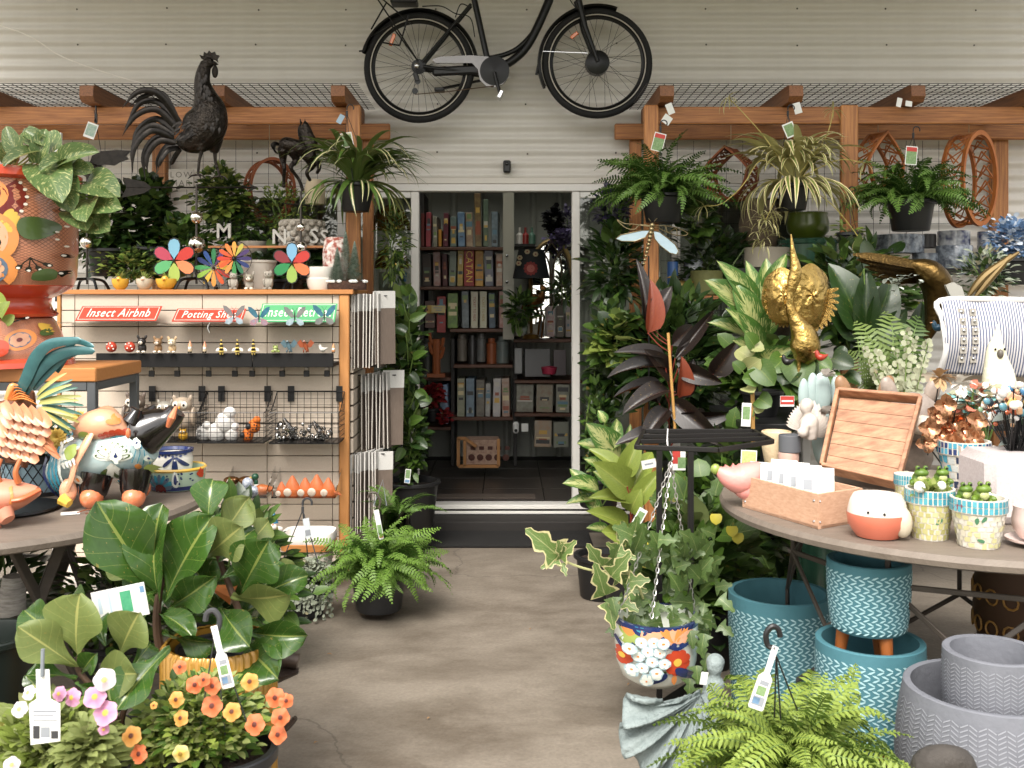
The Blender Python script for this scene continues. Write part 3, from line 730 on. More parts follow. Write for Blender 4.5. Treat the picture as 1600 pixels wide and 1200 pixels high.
def frond_mesh(name,m,n=26,w=.2,arch=1.0,ll=1.0,rise=.75):
 """one unit-long fern frond: arching rib with leaflets both sides"""
 g = G(m);pts = [];
 pos = Vector((0,0,0));
 for k in range(n+1):
  v = k/n;a = rise-arch*1.7*v**1.2;pts.append((pos.copy(),a));pos = pos+Vector((0,math.cos(a),math.sin(a)))/n
 V = [];F = [];U = []
 for k in range(2,n+1):
  p,a = pts[k];v = k/n;L_ = w/2*(math.sin(PI*min(1,.12+v*.86))**.7)*random.uniform(.85,1.1);hw = .62/n*.75
  fw = Vector((0,math.cos(a),math.sin(a)));up = Vector((0,-math.sin(a),math.cos(a)))
  for s in (-1,1):
   d = (Vector((s,0,0))*.93+fw*.3+up*random.uniform(-.35,.15)).normalized();b = len(V)
   q = [p-fw*hw*.6,p+fw*hw*.6,p+d*L_*.6+fw*hw*.75+up*.01,p+d*L_,p+d*L_*.55-fw*hw*.75+up*.01]
   V += [tuple(x) for x in q];U += [(.5,0),(.5,.1),(.9,.6),(.5,1),(.1,.6)];F.append((b,b+1,b+2,b+3,b+4) if s > 0 else (b+4,b+3,b+2,b+1,b))
 g.add(V,F,uv=np.array(U));g.use(stemg);g.tube([q[0] for q in pts[::3]],[.006]*(len(pts[::3])-1)+[.002],4)
 return g.mesh(name,sharp=None)
def fern(lab,base,R,n,meshes,pot_=None,el=(.1,1.3),name='fern',cat='fern',t=None,sq=1.0,down=.0,yaw=None):
 base = Vector(base)
 if t is None: t = T(name,lab,cat,base)
 for k in range(n):
  az = 2*PI*(k*.618034)+random.uniform(-.3,.3) if yaw is None else random.uniform(*yaw);el_ = el[0]+(el[1]-el[0])*((k+.5)/n)**1.1+random.uniform(-.1,.1)
  d = Vector((math.cos(el_)*math.cos(az),math.cos(el_)*math.sin(az),math.sin(el_)-down*.3));L_ = R*random.uniform(.5,1.15)*(1-.25*max(0,el_-.8))
  p = base+Vector((d.x,d.y,0))*random.uniform(0,.05)
  piece(t,meshes[k % len(meshes)],'frond',frame(p,Vector((d.x,d.y,d.z*.55)),(0,0,1),(L_*sq,L_,L_),random.uniform(-.9,.9)))
 if pot_: pot(t,base-Vector((0,0,pot_[2]*.9)),*pot_)
 return t
def strap_mesh(name,m,w=.05,arch=2.2,rise=1.1,n=12,fold=.35):
 tm = leaf(1,w,strap_p,fold,arch,3,n);V = tm[0]
 V2 = [];pos = Vector((0,0,0));rows = n
 out = np.zeros_like(V)
 for j in range(n):
  v = j/(n-1);a = rise-arch*v**1.15;up = Vector((0,-math.sin(a),math.cos(a)))
  for i in range(3):
   u = i-1;ww = w/2*strap_p(v);q = pos+Vector((u*ww,0,0))+up*(abs(u)*ww*fold);out[j*3+i] = q
  pos = pos+Vector((0,math.cos(a),math.sin(a)))/(n-1)
 g = G(m);g.add(out,tm[1],uv=tm[2]);return g.mesh(name,sharp=None)
def straps(t,base,R,n,meshes,el=(.0,1.2),name='leaf',az=None,wide=1.0):
 for k in range(n):
  a = 2*PI*k*.618+random.uniform(-.3,.3) if az is None else random.uniform(*az);L_ = R*random.uniform(.65,1.15);e = random.uniform(*el)
  piece(t,random.choice(meshes),name,frame(Vector(base)+Vector((math.cos(a),math.sin(a),0))*.02,(math.cos(a),math.sin(a),math.sin(e)*.5),(0,0,1),(L_*wide,L_,L_),random.uniform(-.3,.3)))
def hanger(t,hook,rim_pts,m=black,r=.0018,loop=.018,hookdir=1,name='hanger'):
 g = G(m);h = Vector(hook)
 for p in rim_pts: g.tube([h-Vector((0,0,.02)),Vector(p)],r,5)
 g.cbox(h-Vector((0,0,.018)),(.012,.006,.03),bev=.002)
 g.tube([h+Vector((0,0,0)),h+Vector((0,0,loop*.6))]+[h+Vector((hookdir*(loop-loop*math.cos(a)),0,loop*.6+loop*math.sin(a))) for a in [i*PI*1.15/8 for i in range(9)]],r*1.8,6)
 return part(t,g,name,kind='stuff')
def card(lab,ctr,w,h,m,rot=(0,0,0),name='price_tag',cat='tag',marks=(),th=.0012,group=None):
 """a thin printed card; marks = (x0,z0,x1,z1,material) in unit card space"""
 t = T(name,lab,cat,ctr,group);t.rotation_euler = rot
 g = G(m);g.box((-w/2,-th/2,-h/2),(w/2,th/2,h/2),bev=.0004);link('card',g.mesh('card'),t)
 if marks:
  g = G()
  for k,(x0,z0,x1,z1,mm) in enumerate(marks):
   g.use(mm);yy = -th/2-.0003-.00015*k;g.add([(-w/2+w*a,yy,-h/2+h*b) for a,b in ((x0,z0),(x1,z0),(x1,z1),(x0,z1))],[(0,1,2,3)])
  o = link('print',g.mesh('print'),t);o['kind'] = 'stuff'
 return t
pr_grey = mat('grey_print','8d9196',.7);pr_green = mat('green_print','4d8a5a',.6,col2='86b08e',sc=60);pr_red = mat('red_print','b03a32',.6);pr_photo = mat('leaf_photo_print','3f6a35',.6,col2='93a97a',sc=90);pr_blue = mat('blue_print','6d8fae',.6)
L_OV = leaf(1,1,ovate,.2,.5,5,8);L_HT = leaf(1,1,heart,.22,.5,5,8);L_LN = leaf(1,1,lance,.3,.6,3,7)
def lt(L_,W,prof=ovate,fold=.2,curl=.4,nu=3,nv=5): return leaf(L_,W,prof,fold,curl,nu,nv)
def five(R,lobes=5,depth=.34,n=20,cup=.25):
 """a round lobed petunia face looking along +Y"""
 V = [(0,-.3*R,0)];U = [(.5,0)];F = []
 for r in (.3,1.0):
  for i in range(n):
   a = 2*PI*i/n;q = R*r*(1-depth*.5*(1-abs(math.cos(a*lobes/2)))*r);V.append((q*math.cos(a),-.05*R if r < .5 else cup*R*.2+(.12*R*math.sin(a*lobes)+.10*R*math.sin(a*11+1)),q*math.sin(a)));U.append((.5+.5*r*math.cos(a),r))
 for i in range(n):
  j = (i+1) % n;F.append((0,1+j,1+i));F.append((1+i,1+j,1+n+j,1+n+i))
 return np.array(V),F,np.array(U)
def flowermat(name,outer,inner,eye):
 m = bpy.data.materials.new(name);m.use_nodes = True;N = m.node_tree.nodes;L = m.node_tree.links;b = N['Principled BSDF'];b.inputs['Roughness'].default_value = .6
 uv = N.new('ShaderNodeUVMap');sp = N.new('ShaderNodeSeparateXYZ');L.new(uv.outputs[0],sp.inputs[0]);r = N.new('ShaderNodeValToRGB')
 e = r.color_ramp.elements;e[0].position = .0;e[0].color = c(eye);e[1].position = .9;e[1].color = c(outer);k = e.new(.32);k.color = c(inner);k = e.new(.2);k.color = c(eye)
 L.new(sp.outputs[1],r.inputs[0]);L.new(r.outputs[0],b.inputs['Base Color']);tr = N.new('ShaderNodeBsdfTranslucent');L.new(r.outputs[0],tr.inputs[0]);x = N.new('ShaderNodeMixShader');x.inputs[0].default_value = .25
 L.new(b.outputs[0],x.inputs[1]);L.new(tr.outputs[0],x.inputs[2]);L.new(x.outputs[0],N['Material Output'].inputs['Surface']);return m
# ================================================================ LEFT: slatwall stand with its stock
DY = 5.2
mdf = mat('slatwall_mdf','cbbdac',.5,col2='bfb09e',sc=160,amt=.5,rnd=.025)
mdfgap = mat('slatwall_gap','4a3a2c',.8)
pine = mat('pine_edging','c98e55',.5,col2='b97c44',sc=7,stretch=(16,16,1.3),rnd=.03)
pineh = mat('pine_top','bd8048',.5,col2='a96d39',sc=7,stretch=(1.3,16,16))
st = T('slatwall_stand','cream slatwall display stand with pine edging and goods hung on it','display stand',(-1.5,DY,0))
zz = lambda y,Y=DY: CAM_Z-(y-465)*Y/1600
xx = lambda p,Y=DY: (p-790)*Y/1600
def B(t,a,b,nm,m,bev=.002,**k): g = G(m);g.box(a,b,bev=bev);return part(t,g,nm,**k)
B(st,(xx(92),DY+.012,.02),(xx(546),DY+.5,1.41),'core',mdfgap)
cols = [97,118,217,317,418,520,530.5];pit = SZ(25.2,DY)
meshes_b = {}
for r in range(17):
 zt_ = zz(460.5)-r*pit
 for k in range(6):
  w = SZ(cols[k+1]-cols[k],DY)-.003
  if k not in meshes_b: gg = G(mdf);gg.box((-w/2,-.009,-pit+.0045),(w/2,.011,0),bev=.0015);meshes_b[k] = gg.mesh('slat')
  piece(st,meshes_b[k],'slat',Matrix.Translation(((xx(cols[k])+xx(cols[k+1]))/2,DY,zt_)))
B(st,(xx(90),DY-.03,zz(460)),(xx(553),DY+.52,zz(452.5)),'top_board',pineh,.003)
B(st,(xx(91),DY-.016,.0),(xx(96.5),DY+.02,zz(460)-.001),'edging',pine);B(st,(xx(531),DY-.02,0),(xx(546),DY+.03,zz(460)-.001),'corner_post',pine,.003)
gg = G(mdf);gg.box((-.009,-.225,-pit+.010),(.011,.225,0),bev=.0015);em = gg.mesh('end_slat')
for r in range(17): piece(st,em,'end_slat',Matrix.Translation((xx(546)+.003,DY+.262,zz(460.5)-r*pit)))
B(st,(xx(97),4.74,0),(xx(530),DY-.03,.085),'base_shelf',mat('white_base','d5cdc2',.5),.004)
# white slotted upright at the far left
t = T('slotted_upright','white metal slotted upright standing beside the left edge of the slatwall','shelf upright',(xx(82),DY+.05,0))
g = G(mat('white_metal','dcdad5',.4));g.box((xx(76),DY+.04,0),(xx(90),DY+.06,zz(205)),bev=.002);part(t,g,'post')
g = G(black)
for k in range(18): g.box((xx(80.5),DY+.0385,zz(222+20*k)),(xx(85.5),DY+.0395,zz(222+20*k+9)))
part(t,g,'slots',kind='stuff')
# --- shelf signs
red = mat('sign_red','b8402f',.45,rnd=.02);grn = mat('sign_green','4f9a68',.45);lettw = mat('sign_white','ece6da',.5)
def shelf_sign(px0,px1,py0,py1,text,m,lab,size):
 Y0,Y1 = 5.05,5.14;a = P(px0,py1,Y0);b = P(px1,py0,Y0);top = P(px0,py0,Y1)
 w = b.x-a.x;up = Vector((0,Y1-Y0,top.z-a.z));h = up.length;ang = math.atan2(up.z,up.y)
 t = T('shelf_sign',lab,'sign',(a.x+w/2,Y0,a.z));t.rotation_euler = (ang,0,0)
 g = G(m);g.box((-w/2,0,-.004),(w/2,h,0),bev=.001);link('board',g.mesh('board'),t)
 g = G(lettw);e = .009;k = .0022
 for q in (((-w/2+e,e),(w/2-e,e+k)),((-w/2+e,h-e-k),(w/2-e,h-e)),((-w/2+e,e+k),(-w/2+e+k,h-e-k)),((w/2-e-k,e+k),(w/2-e,h-e-k))): g.box((*q[0],.0002),(*q[1],.001))
 o = link('border',g.mesh('border'),t);o['kind'] = 'stuff'
 me = text_mesh(text,size,.0006,.1,lettw,bold=False,space=1.1);o = link('lettering',me,t,Matrix.Translation((0,h*.5,.0008)) @ Matrix.Diagonal((1,1.75,1,1)))
shelf_sign(117,244,478,501,'Insect Airbnb',red,'leftmost red sign with white lettering leaning on the slatwall',.052)
shelf_sign(268,378,482,502,'Potting Shed',red,'red sign reading Potting Shed leaning on the slatwall',.048)
shelf_sign(403,523,474,503,'Insect Retreat',grn,'green sign reading Insect Retreat leaning on the slatwall',.052)
def plate_shelf(x0,x1,y,lab,d=.14,lip=.02):
 t = T('acrylic_shelf',lab,'shelf',(xx((x0+x1)/2),DY-.01,zz(y)));g = G(acrylic);z = zz(y)
 g.box((xx(x0),DY-d,z-.003),(xx(x1),DY-.01,z));g.box((xx(x0),DY-d-.003,z-.003),(xx(x1),DY-d-.0005,z+lip));part(t,g,'tray',kind='stuff')
plate_shelf(112,250,503,'short clear shelf under the leftmost red sign',.16,.004);plate_shelf(262,526,505,'long clear shelf under the Potting Shed and green signs',.16,.004)
# --- butterflies on clips
def butterfly(px,py,ca,cb,lab,s=1.0,Y=4.99):
 q = P(px,py,Y);t = T('butterfly_clip',lab,'butterfly',q,'butterfly clips in front of the shelf signs');k = SZ(1,Y)*s
 def W(pts,m,nm):
  g = G(m);g.prism([(q.x+a*k,q.y-.004*abs(a)/10,q.z+b*k) for a,b in pts],(0,.0012,0));part(t,g,nm)
 up = [(1,0),(5,9),(12,15),(17,16),(16,9),(11,3),(5,-2)];lo = [(1,-2),(7,-3),(13,-6),(14,-12),(8,-14),(3,-10)]
 for sg in (1,-1): W([(sg*a,b) for a,b in up],ca,'upper_wing');W([(sg*a,b) for a,b in lo],cb,'lower_wing')
 g = G(black);g.tube([q+Vector((0,-.006,-9*k)),q+Vector((0,-.008,0)),q+Vector((0,-.006,8*k))],[.0015,.004,.002],6);
 for sg in (1,-1): g.tube([q+Vector((0,-.006,8*k)),q+Vector((sg*4*k,-.006,14*k))],.0007,4)
 part(t,g,'body')
wg = mat('smoke_wing','8a7f78',.3,col2='5d6c73',sc=60,alpha=.8);wb = mat('blue_wing','3f7c92',.3,col2='24495a',sc=50,alpha=.9);wc = mat('pale_wing','b9c6ca',.3,col2='7f9aa8',sc=50,alpha=.75);wr = mat('pink_blue_wing','b96a6a',.3,col2='6f93a8',sc=70,alpha=.85)
butterfly(366,493,wg,wc,'grey winged butterfly clip over the end of the Potting Shed sign');butterfly(405,495,wb,wr,'blue butterfly clip with pink lower wings between the red and green signs');butterfly(461,495,wg,wc,'pale butterfly clip over the middle of the green sign');butterfly(507,493,wb,wg,'teal butterfly clip over the right end of the green sign',1.05)
g = G(white);q = P(327,512,5.0);g.tube(sm([q+Vector((.004,0,.028)),q+Vector((-.006,0,0)),q+Vector((.002,0,-.026))]),smr([.003,.010,.002]),8,flat=.3);g.use(black);g.tube(sm([q+Vector((.006,-.004,.02)),q+Vector((-.001,-.004,0)),q+Vector((.004,-.004,-.018))]),smr([.001,.0045,.001]),6,flat=.4);g.tube([q+Vector((.004,0,.028)),q+Vector((.006,.01,.05))],.0007,4)
solo(g,'feather_charm','small black and white feather charm hanging below the Potting Shed sign','charm')
# --- black ledge with small figures and clips below
for a,b,lab in ((172,407.5,'left black felt ledge carrying dog and ladybird figures'),(408.5,530,'right black felt ledge carrying dragon figures')):
 g = G(mat('black_felt','0e0d0d',.9));g.box((xx(a),5.02,zz(570)),(xx(b),5.035,zz(549)),bev=.002);g.box((xx(a),5.0355,zz(570)),(xx(b),DY-.01,zz(564)),bev=.002);solo(g,'ledge',lab,'ledge')
clipm = mat('clip_metal','8c857c',.3,.9)
proto = None
for px in (205,237,277,326,367,394,441,479,511):
 q = P(px,580,5.08)
 if proto is None:
  t = T('clip','small metal clip hanging under the black ledge','clip',q,'clips hanging under the black ledge')
  g = G(clipm);g.tube([q+Vector((-.012,0,.02)),q+Vector((-.012,0,.034)),q+Vector((.012,0,.034)),q+Vector((.012,0,.0))],.0015,5);part(t,g,'wire',kind='stuff')
  g = G(black);g.cbox(q+Vector((0,0,-.012)),(.028,.012,.03),bev=.002);part(t,g,'jaw');g = G(clipm);g.cbox(q+Vector((0,-.004,.012)),(.02,.008,.018),bev=.002);part(t,g,'lever');proto = t
 else: clone(proto,q)
def fig(px,py,Y,h,col,lab,cat,kind='dog',col2=None,name=None,group=None,dx=0):
 """small resin figures; py is where they stand"""
 q = P(px,py,Y);q.x += dx;k = h;dk_ = lambda h: ''.join('%02x' % int(int(h[i:i+2],16)*.72) for i in (0,2,4));m = col if not isinstance(col,str) else mat('resin_'+col,col,.4,col2=dk_(col),sc=38);m2 = m if col2 is None else mat('resin_'+col2,col2,.4,col2=dk_(col2),sc=38);dk = mat('resin_eye','0c0b0a',.2)
 g = G(m)
 def b(x,y,z,r,mm=None,rot=None): g.use(mm or m);g.ball(q+Vector((x,y,z))*k,tuple(v*k for v in (r if isinstance(r,tuple) else (r,r,r))),10,7,rot=rot)
 if kind == 'dog':
  b(0,.05,.28,(.26,.22,.30));b(0,-.08,.66,(.27,.24,.25),m2);b(0,-.30,.60,(.13,.12,.10),mat('resin_e8dccb','e8dccb',.35))
  for s in (-1,1): b(s*.22,-.02,.92,(.08,.05,.15),m,(0,s*.35,0));b(s*.15,-.2,.06,(.11,.15,.08),mat('resin_e8dccb','e8dccb',.35));b(s*.1,-.30,.72,.035,dk)
  b(0,-.42,.63,(.04,.03,.03),dk)
 elif kind == 'ladybird':
  b(0,0,.5,(.5,.42,.48));
  for a,z in ((-.25,.75),(.2,.6),(-.1,.4),(.3,.35),(.05,.85)): b(a,-.40+.25*abs(a),z,.07,mat('resin_f0e8dd','f0e8dd',.35))
 elif kind == 'bee':
  for i in range(7): b(0,-.01*i,.12+.13*i,(.2-.022*i,.2-.022*i,.08),m if i % 2 == 0 else dk)
  for s in (-1,1): b(s*.22,.02,.25,(.2,.04,.12),mat('resin_eee6d6','eee6d6',.35),(0,s*.5,0));b(s*.08,0,.0,(.06,.06,.12),m)
 elif kind == 'gnome':
  b(0,0,.22,(.2,.18,.24),m2);b(0,-.05,.48,(.16,.15,.15),mat('resin_e8c8b0','e8c8b0',.4));b(0,-.13,.40,(.14,.1,.14),mat('resin_f0ece4','f0ece4',.5));b(0,-.2,.5,.05,mat('resin_d9a68c','d9a68c',.4));g.use(m);g.lathe([(.2*k,0),(.13*k,.2*k),(.02*k,.5*k),(0,.52*k)],q+Vector((0,0,.53*k)),10)
  for s in (-1,1): b(s*.1,-.1,.04,(.09,.13,.06),dk)
 elif kind == 'dragon':
  g.tube(sm([q+Vector(v)*k for v in ((.25,0,.05),(.1,0,.25),(0,0,.5),(-.05,-.1,.75),(-.05,-.28,.85))],4),[v*k for v in smr([.03,.13,.16,.1,.06],4)],8)
  for s in (-1,1): g.prism([q+Vector(v)*k for v in ((s*.08,.05,.5),(s*.35,.1,.95),(s*.62,.1,.7),(s*.5,.1,.55),(s*.4,.1,.38),(s*.22,.08,.35))],(0,.04*k,0));b(s*.1,-.1,.12,(.06,.12,.12))
 elif kind == 'owl':
  b(0,0,.42,(.36,.3,.44));b(0,-.04,.84,(.34,.3,.27),m2)
  for s in (-1,1): b(s*.14,-.27,.86,(.11,.07,.12),mat('resin_f3ead8','f3ead8',.5));b(s*.14,-.335,.86,.045,dk);b(s*.26,0,1.05,(.07,.05,.13),m2,(0,s*.3,0));b(s*.36,.02,.45,(.1,.2,.32),m2)
  b(0,-.33,.77,(.035,.05,.06),mat('resin_d59a3a','d59a3a',.4))
 elif kind == 'bird':
  g.tube(sm([q+Vector(v)*k for v in ((.55,0,.55),(.3,0,.42),(0,0,.36),(-.2,0,.5),(-.26,0,.75),(-.30,0,.88))],4),[v*k for v in smr([.03,.16,.28,.2,.14,.04],4)],10);g.use(m2);g.tube([q+Vector((-.38,0,.74))*k,q+Vector((-.55,0,.70))*k],[.05*k,.01*k],6)
  b(-.3,-.1,.8,.03,dk)
 elif kind == 'duck':
  g.tube(sm([q+Vector(v)*k for v in ((.62,0,.35),(.3,0,.30),(0,0,.28),(-.22,0,.36))],4),[v*k for v in smr([.03,.2,.26,.16],4)],10);b(-.2,0,.62,(.1,.1,.2),mat('resin_1e4a34','1e4a34',.3));b(-.24,0,.86,(.17,.15,.16),mat('resin_1e4a34','1e4a34',.3));b(-.42,-.03,.82,(.13,.07,.05),m2);b(-.2,0,.5,(.12,.12,.04),mat('resin_f0e8dd','f0e8dd',.35))
 elif kind == 'cat':
  b(0,.03,.34,(.27,.25,.36));b(0,-.06,.78,(.23,.2,.2))
  for s in (-1,1):
   g.use(m);g.lathe([(.09*k,0),(.01*k,.16*k)],q+Vector((s*.14,-.02,.90))*k,8);b(s*.2,-.15,.38,(.08,.1,.22),m,(0,s*.15,0));b(s*.13,-.18,.05,(.12,.16,.07));b(s*.08,-.24,.82,.03,dk)
  b(0,-.26,.73,(.05,.04,.03),m2)
 elif kind == 'frog':
  b(0,.04,.32,(.34,.34,.30));b(0,-.2,.62,(.34,.3,.2));b(0,-.3,.34,(.22,.14,.2),m2)
  for s in (-1,1): b(s*.18,-.22,.84,.12);b(s*.18,-.33,.85,.06,dk);b(s*.36,-.1,.16,(.16,.3,.16),m,(0,0,s*.5));b(s*.2,-.42,.1,(.07,.12,.09));
 elif kind == 'fox':
  g.lathe([(.0,0),(.36*k,.02*k),(.42*k,.22*k),(.3*k,.6*k),(.06*k,1.0*k),(0,1.02*k)],q,10,sy=.6);b(-.2,-.24,.22,(.2,.05,.2),m2)
  g.use(m);g.tube([q+Vector(v)*k for v in ((.2,0,.2),(.5,0,.16),(.72,-.05,.05))],[.18*k,.12*k,.02*k],8)
 return solo(g,name or kind+'_figure',lab,cat,q,group)
lz = 549.5;LY = 5.028
fig(174,551,5.01,.055,'c2452c','left red spotted ladybird figure on the black ledge','figure','ladybird');fig(203,551,5.01,.055,'c2452c','right red spotted ladybird figure next to the black and white dog','figure','ladybird')
fig(222,551,5.01,.082,'231d1a','black and white puppy figure on the ledge','figure','dog','231d1a');fig(247,551,5.01,.078,'9a7650','brown puppy figure between black and tan ones','figure','dog','9a7650');fig(269,551,5.01,.076,'d8b78c','tan and white puppy figure on the ledge','figure','dog','e3cfae')
fig(297,551,5.01,.058,'d89a72','tiny peach gnome figure on the ledge','figure','gnome','d9c3a0');fig(320,551,5.01,.055,'cf8d6a','tiny salmon gnome figure right of the peach one','figure','gnome','d9c3a0')
for px,l in ((346,'left bee figure with yellow and black stripes on the ledge'),(371,'middle bee figure with yellow and black stripes on the ledge'),(396,'right bee figure with yellow and black stripes on the ledge')): fig(px,552,5.01,.07,'e3c66a',l,'figure','bee')
fig(431,551,5.01,.04,'a9b86a','small pale green frog figure on the right ledge','figure','frog','c5cf90');fig(451,551,5.01,.068,'55707a','blue grey dragon figure on the right ledge','figure','dragon');fig(477,551,5.01,.068,'9a4a26','rust brown dragon figure on the right ledge','figure','dragon')
fig(504,551,5.01,.045,'d9d5cc','small white bird figure near the end of the ledge','figure','bird');fig(521,551,5.01,.045,'d89a66','tiny orange gnome figure at the right end of the ledge','figure','gnome')
# --- three wire baskets
def wire_basket(px0,px1,py0,py1,pyb,lab):
 Yf,Yb = 4.985,5.17;x0,x1 = xx(px0,Yf),xx(px1,Yf);zb_,zf,zk = zz(py1,Yf),zz(py0,Yf),zz(pyb,Yb)
 t = T('wire_basket',lab,'basket',((x0+x1)/2,Yb,zb_));w = G(blackm);r = .0011
 def wr(a,b,rr=r): w.bar(a,b,rr*2)
 n = 10;m = 6
 for i in range(n+1):
  x_ = x0+(x1-x0)*i/n;wr((x_,Yf,zb_),(x_,Yf,zf));wr((x_,Yb,zb_),(x_,Yb,zk));wr((x_,Yf,zb_),(x_,Yb,zb_))
 for j in range(m+1): z = zb_+(zf-zb_)*j/m;wr((x0,Yf,z),(x1,Yf,z))
 for j in range(8): z = zb_+(zk-zb_)*j/7;wr((x0,Yb,z),(x1,Yb,z))
 for x_ in (x0,x1):
  for j in range(m+1): wr((x_,Yf,zb_+(zf-zb_)*j/m),(x_,Yb,zb_+(zf-zb_)*j/m))
  for j in range(1,7):
   y = Yf+(Yb-Yf)*j/7;wr((x_,y,zb_),(x_,y,zf+(zk-zf)*max(0,(j-2)/5)))
  wr((x_,Yf,zf),(x_,Yf+.05,zf),.002);wr((x_,Yf+.05,zf),(x_,Yb,zk),.002)
 part(t,w,'wire_grid',kind='stuff')
 w = G(blackm);w.tube([(x0,Yf,zf),(x1,Yf,zf)],.0025,6);w.tube([(x0,Yb,zk),(x1,Yb,zk)],.0025,6);w.box((x0,Yf-.002,zb_-.006),(x1,Yb,zb_-.002));part(t,w,'rim_and_base',kind='stuff')
 for f in (.2,.92): g = G(black);g.box((x0+(x1-x0)*f-.016,Yb+.004,zk-.05),(x0+(x1-x0)*f+.016,Yb+.012,zk+.028));part(t,g,'bracket')
wire_basket(194,306,645,690,612,'left wire basket full of soft owls');wire_basket(308,412,645,691,612,'middle wire basket with white soft birds and ladybirds');wire_basket(420,529,645,692,612,'right wire basket of clear glass ornaments')
BYY = 5.08;zb1 = 688
fig(212,668,5.08,.15,'8b7a68','brown speckled soft owl with white tag in the left basket','soft toy','owl','76665a');fig(285,672,5.10,.15,'cbb9a5','tall fawn soft owl with big eyes at the right of the left basket','soft toy','owl','c2ae98');fig(258,668,5.10,.12,'b7b2a8','grey fluffy soft owl in the middle of the left basket','soft toy','owl','a39d92');fig(286,688,5.06,.05,'d9a52a','small yellow soft chick at the bottom of the left basket','soft toy','owl','d9a52a')
card('white square price tag on the brown owl',P(207,632,5.0),.034,.034,white,(0,.5,0))
pl = mat('white_plush','dcd8d2',.95,bump=.4,bsc=120)
def plush(px,py,r,lab,m=pl,spots=None):
 q = P(px,py,5.08);g = G(m);g.ball(q+Vector((0,0,r)),(r,r*.9,r*1.1),14,10);g.ball(q+Vector((r*.5,-.01,r*2.0)),(r*.62,r*.6,r*.6),12,8);
 if spots:
  g.use(spots);g.ball(q+Vector((-r*.7,-r*.5,r*1.0)),r*.55,10,7)
  for a,b in ((.2,1.3),(.5,.7),(0,.6),(.6,1.2)): g.ball(q+Vector((a*r,-r*.78,b*r)),r*.14,8,5)
 else: g.use(mat('resin_eye'));g.ball(q+Vector((r*.6,-r*.58,r*2.1)),r*.09,6,4)
 solo(g,'soft_toy',lab,'soft toy',q)
plush(318,688,.037,'white soft bird lying left in the middle basket');plush(338,690,.045,'largest white soft bird in the middle basket');plush(362,689,.036,'white soft bird beside the ladybird in the middle basket');plush(352,676,.05,'white soft bird lying behind on top in the middle basket')
om = mat('orange_plush','cc6a22',.8);plush(387,689,.03,'lower orange soft ladybird with black head in the middle basket',om,black);plush(397,676,.032,'upper orange soft ladybird behind the first one',om,black)
cg = bpy.data.materials.new('clear_glass');cg.use_nodes = True;thin(cg,(.8,.78,.75,1),2.2,.05)
g = G(chrome)
for k in range(90):
 q = P(random.uniform(432,518),689,random.uniform(5.02,5.14));q.z += random.random()**2*.075;g.use(chrome if k % 3 == 0 else cg);g.ball(q+Vector((0,0,.012)),(random.uniform(.007,.014),.011,random.uniform(.008,.018)),7,5,rot=(random.random()*3,random.random()*3,0))
for px,py in ((446,660),(492,664)): g.use(cg);g.tube(sm([P(px+14,py+22,5.07),P(px+6,py+8,5.07),P(px-3,py-6,5.07)]),smr([.018,.016,.008]),8)
solo(g,'glass_ornaments','heap of clear glass ornaments in the right basket','glass ornaments',kind='stuff')
# --- acrylic trays
def acr_tray(px0,px1,py0,py1,lab):
 Yf = 5.0;t = T('acrylic_tray',lab,'tray',P((px0+px1)/2,py1,Yf));g = G(acrylic);a,b = P(px0,py1,Yf),P(px1,py0,Yf)
 g.box((a.x,Yf,a.z-.004),(b.x,DY-.012,a.z));g.box((a.x,Yf-.004,a.z-.004),(b.x,Yf-.0005,a.z+.035))
 for x_ in (a.x,b.x): g.prism([(x_,Yf,a.z+.0005),(x_,Yf,a.z+.03),(x_,DY-.012,b.z),(x_,DY-.012,a.z+.0005)],(.004,0,0))
 part(t,g,'clear_panel',kind='stuff')
acr_tray(348,416,738,777,'clear tray of speckled balls and a mallard duck');acr_tray(424,524,740,777,'clear tray of orange ceramic foxes')
spk = mat('speckled_ball','d7dade',.3,col2='5a6c8a',sc=90,amt=.2)
for i,(px,py,l) in enumerate(((362,776,'leftmost'),(379,776,'centre'),(396,776,'rightmost'),(387,763,'topmost'))):
 g = G(spk);q = P(px,py,5.03);g.ball(q+Vector((0,0,.027)),.027,14,10);solo(g,'speckled_ball',l+' white and blue speckled ball in the clear tray','ornament',q)
fig(407,775,5.05,.11,'c56f3a','mallard duck figure with green head in the clear tray','figure','duck','d9b23a')
br = mat('brown_gold','7a4f22',.25,.5,col2='3d2512',sc=30)
for px,l in ((362,'left'),(384,'right')): g = G(br);q = P(px,757,5.11);g.ball(q+Vector((0,0,.02)),(.042,.03,.022),12,8);g.ball(q+Vector((.02,-.01,.028)),(.02,.02,.012),10,6);solo(g,'bronze_ornament',l+' glossy brown and gold ornament behind the speckled balls','ornament',q)
for i,(px,h,l) in enumerate(((440,.07,'smallest'),(457,.10,'tall pointed'),(477,.09,'round middle'),(495,.105,'tallest'),(513,.09,'rightmost'))): fig(px,775,5.05,h,'d4703a',l+' orange ceramic fox in the clear tray','ornament','fox','e9d6c3')
